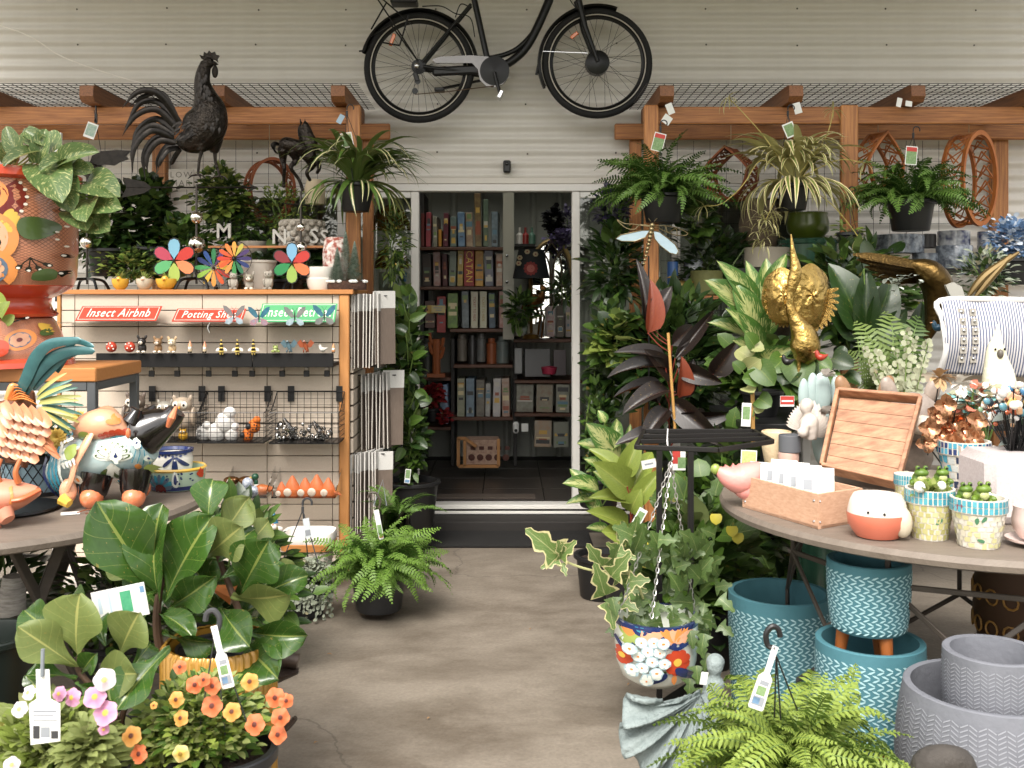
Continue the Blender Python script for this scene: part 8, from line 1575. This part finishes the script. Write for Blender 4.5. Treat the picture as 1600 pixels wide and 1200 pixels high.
# tilted tray
trw = mat('stained_tray','b88a68',.5,col2='7a4d32',sc=5,stretch=(2,9,9),amt=.3,rnd=.1);t = T('wooden_tray','stained wooden tray propped upright on the right table','tray',ont(1340,756));BLp,BRp,TLp,TRp = P(1284,733,3.62),P(1402,760,3.5),P(1309,616,3.82),P(1438,627,3.7)
nrm = (BRp-BLp).cross(TLp-BLp).normalized();nrm = nrm if nrm.y < 0 else -nrm;lerp = lambda u,v: (BLp*(1-u)+BRp*u)*(1-v)+(TLp*(1-u)+TRp*u)*v
for k in range(6): a,b = .04+.92*k/6,.04+.92*(k+1)/6-.006;g = G(trw);g.prism([lerp(.04,a),lerp(.96,a),lerp(.96,b),lerp(.04,b)],-nrm*.008);part(t,g,'plank')
for p,q in ((BLp,BRp),(BRp,TRp),(TRp,TLp),(TLp,BLp)): g = G(trw);g.bar(p+nrm*.012,q+nrm*.012,.05,.014,up=(lerp(.5,.5)-(p+q)/2),bev=.002);part(t,g,'rim_board')
fig(1350,760,3.92,.37,'9a7350','brown teddy bear peeping over the top left of the wooden tray','teddy bear','dog','a8825e','teddy_bear',dx=0).location.z = TB-.02;fig(1422,760,3.86,.37,'a39488','grey teddy bear sitting above the right corner of the wooden tray','teddy bear','dog','a89a90','teddy_bear').location.z = TB-.02
t = T('eucalyptus','pale eucalyptus sprays standing behind the teddy bears','plant',P(1400,735,4.0));g = G(M_euc);Ms = [];st2 = G(stemg)
for ex,ey in ((1350,545),(1372,552),(1400,548),(1416,517),(1428,530),(1450,535),(1385,575),(1440,560),(1362,580),(1410,570)):
 c_ = sm([P(1400,690,4.0),P((1400+ex)/2+6,(690+ey)/2,4.0),P(ex,ey,4.0+random.uniform(-.06,.06))],9);st2.tube(c_,.0022,5)
 for k,p in enumerate(c_[5:]): Ms += [frame(p+rdir(-1,1)*.006,(s*random.uniform(.4,1),random.uniform(-.9,.3),random.uniform(.1,.9)),(random.uniform(-.6,.6),-1,.3),random.uniform(.65,1.15)*(1-.025*k)) for s in (-1,1)]
g.many(lt(.034,.032,round_p,.1,.3),Ms);part(t,g,'foliage',kind='stuff');part(t,st2,'stem',kind='stuff')
q = P(1478,735,3.75);t = T('copper_flowers','bunch of shiny copper metal flowers right of the tray','ornament',q);cop = mat('copper_petal','b57a52',.22,.95,col2='d0a080',sc=8);CPm = tmpl_mesh('petal',leaf(1,.95,round_p,.35,.9,5,6),cop);g = G(blackm)
for k,(px,py) in enumerate(((1475,632),(1462,648),(1490,660),(1450,668),(1505,672),(1470,678),(1525,655),(1520,685),(1446,690),(1488,690))):
 p = P(px,py,3.62+.02*(k % 3));g.tube([p,q],.003,5)
 for j in range(4): a = j*PI/2+k;piece(t,CPm,'petal',frame(p,(math.cos(a),-.45,math.sin(a)),(0,-1,0),SZ(20,3.6)))
part(t,g,'stem',kind='stuff')
q = ont(1592,822);t = T('speckled_planter','white speckled planter full of beaded garden picks at the right edge','planter',q);wsp = mat('white_speckle','cfc8c6',.6,col2='b5a9a8',sc=140,amt=.3);g = G(wsp);g.box((q.x-.09,q.y,TB+.001),(q.x+.22,q.y+.22,TB+.205),bev=.025);part(t,g,'planter')
st3 = G(blackm);bt_ = [];cols_b = ['3a6f98','b9603e','c9a860','7a9a7a','e3dcd2','b08a6a','c9c6c4','5a8a98','d0a080','cfc6bc','22303a','e0d8cc']
for k in range(110):
 p = Vector((P(1502+random.random()*100,575+random.random()*75,3.3).x,q.y+random.uniform(-.02,.2),P(0,random.uniform(588,655),3.3).z));e = Vector((q.x+.03+(p.x-q.x)*.35,q.y+.1,TB+.2));st3.tube([p,e],.0016,4)
 g = G(mat('bead_'+cols_b[k % 12],cols_b[k % 12],.15,coat=.6));s = random.uniform(.006,.014)
 if k % 3 == 2: g.cbox(p,(s*2.2,.01,s*2),(0,random.random(),random.random()),.003)
 else: g.ball(p,(s*1.2,s*.7,s),9,6,rot=(0,random.random(),0))
 part(t,g,'bead')
part(t,st3,'stick',kind='stuff')
for px,py,rr,kx in ((1585,690,28,.5),(1575,652,22,.3)): g = G(mat('grey_metal_leaf','9aa39c',.35,.6));M,_ = leaf_px((px+24,py),(px-24,py+4),3.15,3.1,.35,(0,-.5,1));g.add(*leaf(1,1,lance,.2,.3,5,8)[:2],M=M @ Matrix.Diagonal((1,1,1,1)));part(t,g,'metal_leaf')
# pots on the front of the table
def face(t,q,R,H):
 g = G(mat('coral_glaze','c9735c',.4,coat=.3,col2='c0654e',sc=8));g.lathe([(R*.62,.001),(R*.7,H*.02),(R*.97,H*.3),(R*1.012,H*.56),(R*1.005,H*.58)],q,32);part(t,g,'coral_lower');g = G(cream);g.ball(q+Vector((R*.62,-R*.62,H*.42)),(R*.32,R*.3,H*.36),12,8);part(t,g,'wing');g = G(mat('resin_eye'));g.ball(q+Vector((-R*.6,-R*.80,H*.68)),.004,6,4);g.ball(q+Vector((-R*.12,-R*.985,H*.66)),.004,6,4);part(t,g,'eyes',kind='stuff')
tbl(1371,838,92,66,mat('cream_robin','d9cfc4',.4,coat=.3),'round white and coral bird shaped pot at the front of the right table','pot','bird_pot',[(0,0),(.6,0),(.69,.02),(.96,.3),(1,.56),(.9,.85),(.78,1),(.7,1),(.7,.9),(0,.6)],face)
def mosaic(px,py,w,h,rimc,rimc2,bodyc,lab,motif=None,rows=6):
 q = ont(px,py);R = SZ(w,q.y)/2;H = SZ(h,q.y);t = T('mosaic_pot',lab,'pot',q);rp = lambda z: R*(.70+.24*min(1,z/.72/H)) if z < .72*H else R*1.0
 g = G(mat('grout','cfc9bd',.8));g.lathe([(0,0),(R*.70,0),(R*.94,H*.71),(R,H*.72),(R,H),(R*.9,H),(R*.85,H*.8),(0,H*.75)],q,40);part(t,g,'body');gb = g
 def tiles(z0,z1,n,ms,ins,nm,off=0,jit=0):
  g = G()
  for i in range(n):
   a0 = 2*PI*(i+off)/n+.5*ins;a1 = 2*PI*(i+1+off)/n-.5*ins;g.use(random.choice(ms));V = []
   for a,z in ((a0,z0),(a1,z0),(a1,z1),(a0,z1)): a += random.uniform(-jit,jit);z += random.uniform(-jit,jit)*R;rr = rp(z)+.0018;V.append((q.x+rr*math.cos(a),q.y+rr*math.sin(a),q.z+z))
   g.add(V,[(0,1,2,3)])
  part(t,g,nm,kind='stuff')
 for k in range(2): tiles(H*(.74+.13*k),H*(.855+.13*k),34,[mat('tile_'+x_,x_,.2,coat=.5) for x_ in ((rimc2,rimc)[k] if isinstance(rimc,list) else rimc)] if False else [mat('tile_'+x_,x_,.2,coat=.5) for x_ in (rimc,rimc2)],.05,'rim_tiles')
 for k in range(rows): tiles(H*(.02+.69*k/rows),H*(.02+.69*(k+.86)/rows),20,[mat('tile_'+x_,x_,.25,coat=.4) for x_ in bodyc],.08,'body_tiles',.5*(k % 2),.04)
 if motif: d = Decal(t,gb,q.y-R);motif(d,px,py);d.done()
 return q,R,H
lf_ = mat('motif_leaf','4a7a5a',.3);rd_ = mat('motif_red','8a3a44',.3)
def mo1(d,x,y): d.petal(x+12,y-18,-.8,14,7,lf_)
def mo2(d,x,y):
 for a,b,an,m in ((-25,-52,-1.9,rd_),(-22,-50,-1.1,rd_),(-26,-48,3.0,rd_),(-24,-46,1.2,blkg),(2,-30,-1.6,lf_),(8,-34,-1.0,lf_),(-28,-8,-.4,lf_),(4,-6,.3,lf_)): d.petal(x+a,y+b,an,11,6,m)
mosaic(1453,840,74,78,'4f9aa8','3a8496',['b5b07a','c0bb8e','a9a56c'],'green and blue mosaic pot with frogs, left of the two in front',mo1);mosaic(1529,852,84,76,'5aa3b2','3f8ea0',['cfc9b5','c5c090','d5d1c6'],'pale mosaic pot with red flower motif and frog, right of the two in front',mo2);mosaic(1506,760,78,72,'2f3f6a','4f9ab2',['c2c6c2','5aa3b8','2a3550'],'navy and turquoise mosaic pot behind the white cat vase',None,4);mosaic(1418,800,40,60,'4f9aa8','3a8496',['b5b07a','c0bb8e'],'small blue rimmed mosaic pot tucked behind the robin pot')
for px,py,Y,h,l,cl in ((1437,752,2.88,.06,'left green frog figure in the left mosaic pot','5f7d2c'),(1470,750,2.9,.055,'right green frog figure climbing in the left mosaic pot','66842f'),(1534,778,2.76,.06,'green frog figure with orange hat in the right mosaic pot','6f8a30'),(1507,776,2.8,.055,'small green frog at the left of the right mosaic pot','5f7d2c')): fig(px,py+6,Y,h,cl,l,'figure','frog','c5cc8a')
for px,py,l in ((1455,765,'leafy ceramic filling around the frogs in the left mosaic pot'),(1528,782,'leafy ceramic filling around the frog in the right mosaic pot')): g = G(M_light);g.many(lt(.028,.014),[frame(P(px+random.uniform(-26,26),py+random.uniform(-6,8),2.83+random.uniform(-.04,.04)),rdir(-.2,1.4)) for _ in range(120)]);g.use(mat('white_shell','d9dcd8',.4));g.ball(P(px-18,py-4,2.8),.016,8,6);g.ball(P(px+16,py-6,2.8),.013,8,6);solo(g,'pot_filling',l,'ornament',kind='stuff')
def ears(t,q,R,H):
 g = G(white_gl)
 for s in (-1,1): g.prism([q+Vector((s*R*a,-.008,H*b)) for a,b in ((.25,.93),(.95,1.2),(.85,.85))],(0,.02,0))
 part(t,g,'ears',kind='stuff')
tbl(1527,790,58,78,white_gl,'white cat shaped vase behind the right mosaic pot','vase','cat_vase',[(0,0),(.7,0),(.95,.2),(.98,.38),(.7,.6),(.62,.68),(.75,.85),(.9,1),(.82,1),(.6,.8),(0,.5)],ears)
pkg = mat('pale_pink_glaze','d3bdb6',.3,coat=.4);tbl(1612,852,76,12,pkg,'pale pink saucer under a cup at the right table edge','saucer','saucer',[(0,0),(.4,0),(1,.7),(1.02,1),(.5,.4),(0,.35)]);q = ont(1612,850);pottery('',1612,q.y,58,50,pkg,'pale pink cup on its saucer at the right table edge','cup','cup',ROUND,TB+.016)
# ---------------------------------------------------------------- rack, hanging pot, ivy
t = T('plant_rack','black metal slatted plant rack with two posts beside the right table','plant rack',(.62,3.5,0));zr = .915;xa,xb = xx(992,3.35),xx(1190,3.6);fm = mat('worn_black_metal','1d1b1a',.5,.4)
for p,q in (((xa,3.32,zr),(xx(1120,3.28),3.26,zr)),((xx(1120,3.28),3.26,zr),(xb,3.45,zr)),((xa,3.32,zr),(xa+.08,3.72,zr)),((xa+.08,3.72,zr),(xb,3.72,zr)),((xb,3.72,zr),(xb,3.45,zr)),((xa+.03,3.45,zr),(xb,3.52,zr)),((xa+.05,3.58,zr),(xb,3.62,zr))): g = G(fm);g.bar(p,q,.013,.016,bev=.002);part(t,g,'slat')
for px in (1030,1079): g = G(fm);x_ = xx(px,3.42);g.box((x_-.009,3.41,.012),(x_+.009,3.428,zr-.009));part(t,g,'post')
g = G(fm);g.bar((xx(1079,3.42),3.42,.012),(xx(1000,3.36),3.3,.012),.045,.02,bev=.003);g.bar((xx(1030,3.42),3.45,.012),(xx(1110,3.5),3.7,.012),.04,.02);part(t,g,'foot',kind='stuff')
HYp = 3.22;hc = P(1025,965,HYp);Rp = SZ(65,HYp);zt2 = P(0,962,HYp).z;zb2 = P(0,1064,HYp).z;hh = zt2-zb2
t = T('talavera_hanging_pot','painted flower pot hanging on three chains from the rack, ivy growing in it','hanging pot',(hc.x,HYp,zb2));g = G(whf);g.lathe([(0,0),(Rp*.55,.002),(Rp*.84,hh*.14),(Rp*.96,hh*.36),(Rp,hh*.7),(Rp,hh),(Rp*.93,hh),(Rp*.9,hh*.6),(0,hh*.5)],(hc.x,HYp,zb2),48);part(t,g,'bowl');gb = g;g = G(cob);g.lathe([(Rp*1.004,hh*.93),(Rp*1.02,hh*.96),(Rp*1.015,hh*1.01),(Rp*.92,hh*1.01)],(hc.x,HYp,zb2),48);part(t,g,'rim')
d = Decal(t,gb,HYp-.1);limeg = mat('lime_glaze','9aa85a',.25,coat=.5);d.disc(983,985,26,limeg,18,24);d.petal(984,995,-PI/2,26,26,orag);d.disc(1000,980,12,cob,14);d.disc(1000,978,8,turq);d.petal(1060,990,PI,60,40,peach)
for k in range(5): d.petal(1052,1000,PI+.3+k*.62,34,18,orag if k % 2 else peach)
for cx,cy,R_ in ((976,1028,15),(1055,1030,21)): d.flower(cx,cy,R_,9,redg,yelg,None,.3,w=R_*.75);d.petal(cx-R_*.8,cy+R_*.6,2.4,16,10,grng);d.petal(cx+R_*.6,cy+R_*.7,.8,16,10,grng)
d.line([(968,1000),(980,1014),(992,1004)],5,cob);d.line([(1032,990),(1042,1004),(1056,1008),(1072,1002)],5,cob);d.disc(1049,1003,4.5,cob);d.disc(1061,1004,4.5,cob);d.petal(1005,1066,-.5,40,14,cob);d.petal(1085,1060,-2.6,40,14,cob);d.petal(1050,1065,-PI/2,16,9,orag)
pal = mat('petal_line','9db4bb',.3)
for x_,y_ in ((1003,1000),(1020,998),(1012,1012),(1028,1012),(1000,1020),(1018,1026),(1034,1028),(1006,1036),(1024,1042),(994,1040),(1012,1052),(1032,996),(992,1008)): d.flower(x_,y_,8,5,whf,orag,None,x_,w=7.5,core=.2,outline=pal)
d.done();hk = P(1048,722,3.30);link1 = G(mat('zinc_chain','b5b3ae',.3,.8));link1.tube([(.0045*math.cos(a)*(1),0,.0105*math.sin(a)) for a in [2*PI*i/10 for i in range(10)]],.0016,5,closed=True,up=(0,1,0));lm = link1.mesh('chain_link')
for ex,ey,yy in ((968,960,HYp),(1018,966,HYp-Rp),(1085,952,HYp+.05)):
 e = P(ex,ey,yy);d_ = e-hk;n = int(d_.length/.0165)
 for k in range(n): piece(t,lm,'chain_link',frame(hk+d_*((k+.5)/n),d_,(1,0,0) if k % 2 else (0,-1,0)) @ Matrix.Rotation(PI/2,4,'X'))
g = G(steel);g.tube(sm([hk,hk+Vector((.006,0,.015)),hk+Vector((-.004,.04,.05)),hk+Vector((.0,.06,.10))],4),.0025,6);part(t,g,'hook')
ivp = lambda v: (.2 if v == 0 else (.75+.35*math.sin(v*14))*(1-v)**.7+.12) if v < 1 else 0
IV = [tmpl_mesh('leaf',leaf(1,1,ivp,.18,.5,5,12),m) for m in (M_ivy,M_ivy,M_ivyv)];iw = lt(.075,.08,ivp,.18,.5,5,8)
t = T('ivy','green ivy spilling from the painted hanging pot','ivy',(hc.x,HYp,zt2));
for k in range(120):
 px,py = random.uniform(945,1125),random.uniform(835,985);px = px if py > 880 else max(px,965);a = random.uniform(-2.8,.3) if py < 930 else random.uniform(-.4,3.5);L_ = random.uniform(20,36);y0 = 3.25+random.uniform(-.12,.25);M,_ = leaf_px((px,py),(px+L_*math.cos(a),py+L_*math.sin(a)),y0,y0-.03,random.uniform(.8,1),(random.uniform(-.4,.4),-1,.5));piece(t,IV[2] if px < 985 and k % 2 else IV[k % 2],'leaf',M)
for px,py in ((1092,1000),(1105,1020),(1088,1040),(1110,1050),(1095,1075),(1078,985),(1100,990),(1078,1060)): M,_ = leaf_px((px,py),(px+random.uniform(-8,12),py+30),3.12,3.1,.9);piece(t,IV[0],'leaf',M)
for b,e in (((872,868),(822,826)),((868,862),(880,850)),((874,870),(900,845)),((872,872),(845,888)),((878,880),(885,900)),((880,872),(872,845)),((940,885),(918,850)),((945,930),(930,880)),((950,940),(960,985)),((955,900),(985,865))): M,_ = leaf_px(b,e,3.15,3.12,.75);piece(t,IV[2],'leaf',M)
g = G(mat('ivy_stem','9a9a6a',.6));g.tube(sm([P(1005,935,3.25),P(985,895,3.2),P(930,892,3.15),P(890,880,3.15),P(872,868,3.15)],5),.004,6);part(t,g,'runner')
bush('large ivy and pothos bank behind the chains and rack',P(1090,890,3.95),(.26,.22,.36),[iw,lt(.09,.075,heart)],520,[M_ivy,M_dark,M_mid],(.14,.17,.24,black),'ivy',base=(P(1090,0,3.95).x,3.95,.2),s=(.7,1.2));g = G(mat('yellow_leaf','b5a93a',.5));g.many(lt(.04,.035,heart),[frame(P(a,b,3.7),(0,-.3,-1),(0,-1,0)) for a,b in ((1118,803),(1143,822),(1152,833),(1020,845),(1065,860))]);solo(g,'yellow_leaves','few yellowing leaves in the ivy bank','leaves',kind='stuff')
# ---------------------------------------------------------------- knit pattern planters
tealp = mat('teal_concrete','477883',.75,col2='3c6c76',sc=12,bump=.15);tealm = mat('teal_pale_mark','a3c6cb',.75);greyp = mat('grey_concrete','75777e',.8,col2='63656c',sc=14,bump=.2);greym = mat('grey_pale_mark','8f9198',.8);legw = mat('turned_leg','a5622f',.5,col2='8a4c20',sc=6,stretch=(10,10,1))
def planter(cx,cy,z0,R0,R1,H,bulge,m,mm,lab,rows=0,n=0,legs=0,vert=False):
 t = T('concrete_planter',lab,'planter',(cx,cy,z0));zb = z0+legs;rr = lambda v: R0+(R1-R0)*v+bulge*math.sin(PI*v);g = G(m)
 g.lathe([(0,0),(rr(0)*.93,0),(rr(0),.012)]+[(rr(k/12),H*k/12) for k in range(1,13)]+[(rr(1)-.004,H+.003),(rr(1)-.018,H+.001),(rr(.9)-.02,H*.8),(rr(.3)-.02,H*.3),(0,H*.25)],(cx,cy,zb),64);part(t,g,'body');g = G(mm);V = [];F = []
 def q(a,z): v = z/H;r_ = rr(v)+.0016;return (cx+r_*math.cos(a),cy+r_*math.sin(a),zb+z)
 if not vert:
  dz = H*.86/rows
  for j in range(rows):
   for i in range(n):
    a = 2*PI*(i+.5*(j//2 % 2))/n;w = 2*PI/n;z = H*.04+dz*j;s = 1 if j % 2 else -1;zc = z+dz*.5;k = len(V);V += [q(a-w*.44,zc+s*dz*.42),q(a-w*.05,zc+s*dz*.40),q(a+w*.42,zc-s*dz*.30),q(a+w*.30,zc-s*dz*.46),q(a-w*.2,zc-s*dz*.05)];F.append((k,k+1,k+2,k+3,k+4) if s < 0 else (k+4,k+3,k+2,k+1,k))
 else:
  dz = H*.9/rows
  for i in range(n):
   for j in range(rows):
    a = 2*PI*i/n;w = 2*PI/n;z = H*.03+dz*j;s = 1 if i % 2 else -1;k = len(V);V += [q(a-w*.42,z+dz*(.5-.45*s)),q(a+w*.42,z+dz*(.5+.45*s)),q(a+w*.42,z+dz*(.78+.45*s)),q(a-w*.42,z+dz*(.78-.45*s))];F.append((k,k+1,k+2,k+3))
 g.add(V,F);part(t,g,'relief_mark',kind='stuff')
 if legs:
  for k in range(3): a = -PI/2+.35+k*2*PI/3;g = G(legw);g.tube([(cx+R0*.66*math.cos(a),cy+R0*.66*math.sin(a),zb+.005),(cx+R0*.8*math.cos(a),cy+R0*.8*math.sin(a),z0)],[.021,.014],12);part(t,g,'leg')
planter(.93,3.48,0,.155,.17,.40,.004,tealp,tealm,'largest teal knit patterned planter, at the back left of the three',30,44);planter(1.06,2.98,0,.138,.153,.28,.006,tealp,tealm,'lower teal knit patterned planter on wooden legs',22,40,.125);planter(1.06,2.99,.335,.105,.118,.20,.004,tealp,tealm,'small teal knit patterned planter stacked in the lower one',17,32,.10)
planter(1.215,2.58,0,.18,.2,.42,.03,greyp,greym,'large grey herringbone planter at the lower right corner',34,64,0,True);planter(1.225,2.57,.24,.10,.12,.275,.008,greyp,greym,'smaller grey herringbone planter nested in the large one',26,46,0,True)
q = Vector((1.30,3.85,.001));g = G(grg);g.lathe([(0,0),(.14,0),(.2,.3),(.2,.52),(.17,.6),(.15,.6),(.15,.3),(0,.2)],q,36);solo(g,'green_urn','dark green glazed urn in the shadow under the right table','pot',q);q = Vector((1.88,3.62,.001));t = T('scroll_planter','brown planter with gold scroll pattern under the right table','planter',q);g = G(mat('brown_planter','4a3220',.5));g.lathe([(0,0),(.17,0),(.21,.3),(.2,.46),(.18,.46),(0,.3)],q,36);part(t,g,'body');g = G(mat('gold_scroll','9a7238',.5))
for j in range(3):
 for k in range(18): a = 2*PI*k/18;c_ = q+Vector((.209*math.cos(a),.209*math.sin(a),.14+.11*j));torus_n = [c_+Vector((-math.sin(a)*x_,math.cos(a)*x_,z_))*1 for x_,z_ in [(.026*math.cos(b),.026*math.sin(b)) for b in [2*PI*i/10 for i in range(10)]]];g.tube(torus_n,.004,4,closed=True)
part(t,g,'scroll',kind='stuff')
# fern at the front, stone fairy, stone head
q = P(1232,1225,2.42);fern('lime green boston fern at the front right in a black pot',q,.33,210,FRL,(.11,.14,.2,black),el=(-.1,1.35));hook_tag(1206,1003,2.3,1212,1010,1180,1108,'white paddle plant tag on a black hook over the lime fern',.014,.034,-1,True,black);g = G(black)
for e in ((1210,1120),(1246,1110),(1220,1125)): g.tube([P(1213,1025,2.3),P(*e,2.34)],.002,5)
solo(g,'fern_hanger_wires','black wires from the hook down into the lime fern','hanger',kind='stuff')
lead = mat('lead_stone','8b9594',.7,col2='6c7877',sc=22,bump=.9,bsc=60);r = pv(2.95);t = T('fairy_statue','grey stone fairy statue kneeling on a large ruffled leaf at the front','statue',r(1070,1210));g = G(lead)
def ruf(u,v):
 a = math.radians(60+135*u);R = .84*(75+75*math.sin(PI*min(1,1.15-u*.9)))*(1+.06*abs(math.sin(u*15))*v);rp_ = math.sin(u*42+v*2.5);return r(1088+R*v*math.cos(a)*1.05,1072+R*v*math.sin(a)*.95+4*v*v*rp_,-.06-.17*math.sin(PI*v*.62)-.03*v*rp_-.008*math.sin(u*110+v*13))
g.grid(ruf,110,30);o = part(t,g,'ruffled_leaf',sharp=None);sd = o.modifiers.new('thick','SOLIDIFY');sd.thickness = .012;g = G(lead);ku = SZ(1,2.95)
g.tube(sm([r(1108,1150),r(1106,1110),r(1112,1085),r(1116,1066),r(1116,1056)],4),[v*ku for v in smr([26,20,15,17,6],4)],14);g.ball(r(1117,1042),(13*ku,13*ku,15*ku));g.ball(r(1119,1036,.01),(15*ku,15*ku,13*ku));g.tube(sm([r(1104,1072,-.03),r(1094,1092,-.06),r(1104,1108,-.08)],4),smr([.012,.011,.008],4),8);g.tube(sm([r(1118,1140),r(1085,1130,-.08),r(1060,1150,-.1)],4),smr([.035,.03,.02],4),10);part(t,g,'figure',fuse=.006)
card('white tag tied to the stone fairy',P(1100,1060,2.85),.022,.035,white,(0,.2,.3));g = G(mat('dark_stone','4a4540',.85,col2='2f2b28',sc=14,bump=.5));r = pv(2.3);g.tube(sm([r(1436,1230),r(1445,1196),r(1470,1188),r(1500,1190),r(1518,1215)],4),smr([.02,.03,.034,.03,.02],4),10);g.ball(r(1478,1186),(.02,.02,.018),8,6);solo(g,'stone_animal','dark stone animal showing at the bottom edge before the grey planters','ornament')
g = G(mat('dry_leaf','8a6a48',.8));g.many(lt(.05,.02,lance,.4,1.2),[frame((x_,y_,.006),(math.cos(x_*9),math.sin(x_*9),.1),s=s_) for x_,y_,s_ in ((.19,2.62,1),(-.5,4.7,.6),(.3,5.2,.6),(-.25,3.4,.35),(.45,3.7,.4),(-.6,3.2,.4),(.1,4.3,.35),(.5,4.6,.5),(-.7,4.0,.5))]);solo(g,'fallen_leaves','few dry fallen leaves scattered on the concrete','leaves',kind='stuff')
bush('bunch of pastel fabric flowers behind the beaded picks',P(1535,632,3.75),(.16,.1,.07),[lt(.035,.03,round_p)],260,[mat('peach_cloth','d9a384',.8),mat('teal_cloth','6fa3a0',.8),mat('cream_cloth','ddd5c8',.8),mat('coral_cloth','c9705a',.8),M_euc],None,'fabric_flowers','ornament',base=P(1540,700,3.75),stems=8)
for px,py,l,c1 in ((1468,590,'tan feather flower above the copper bunch','b0906a'),(1500,600,'white feather flower above the copper bunch','d9d4cc'),(1580,620,'russet feather flower at the right table edge','9a5a3a')):
 g = G(mat('cloth_'+c1,c1,.7));q = P(px,py,3.6);g.many(lt(.06,.03,round_p,.3,.8),[frame(q,(math.cos(k*2.4),-.6,math.sin(k*2.4)),s=1-.03*k) for k in range(14)]);g.use(blackm);g.tube([q,Vector((q.x,3.7,TB+.1))],.0025,5);solo(g,'feather_flower',l,'ornament',kind='stuff')
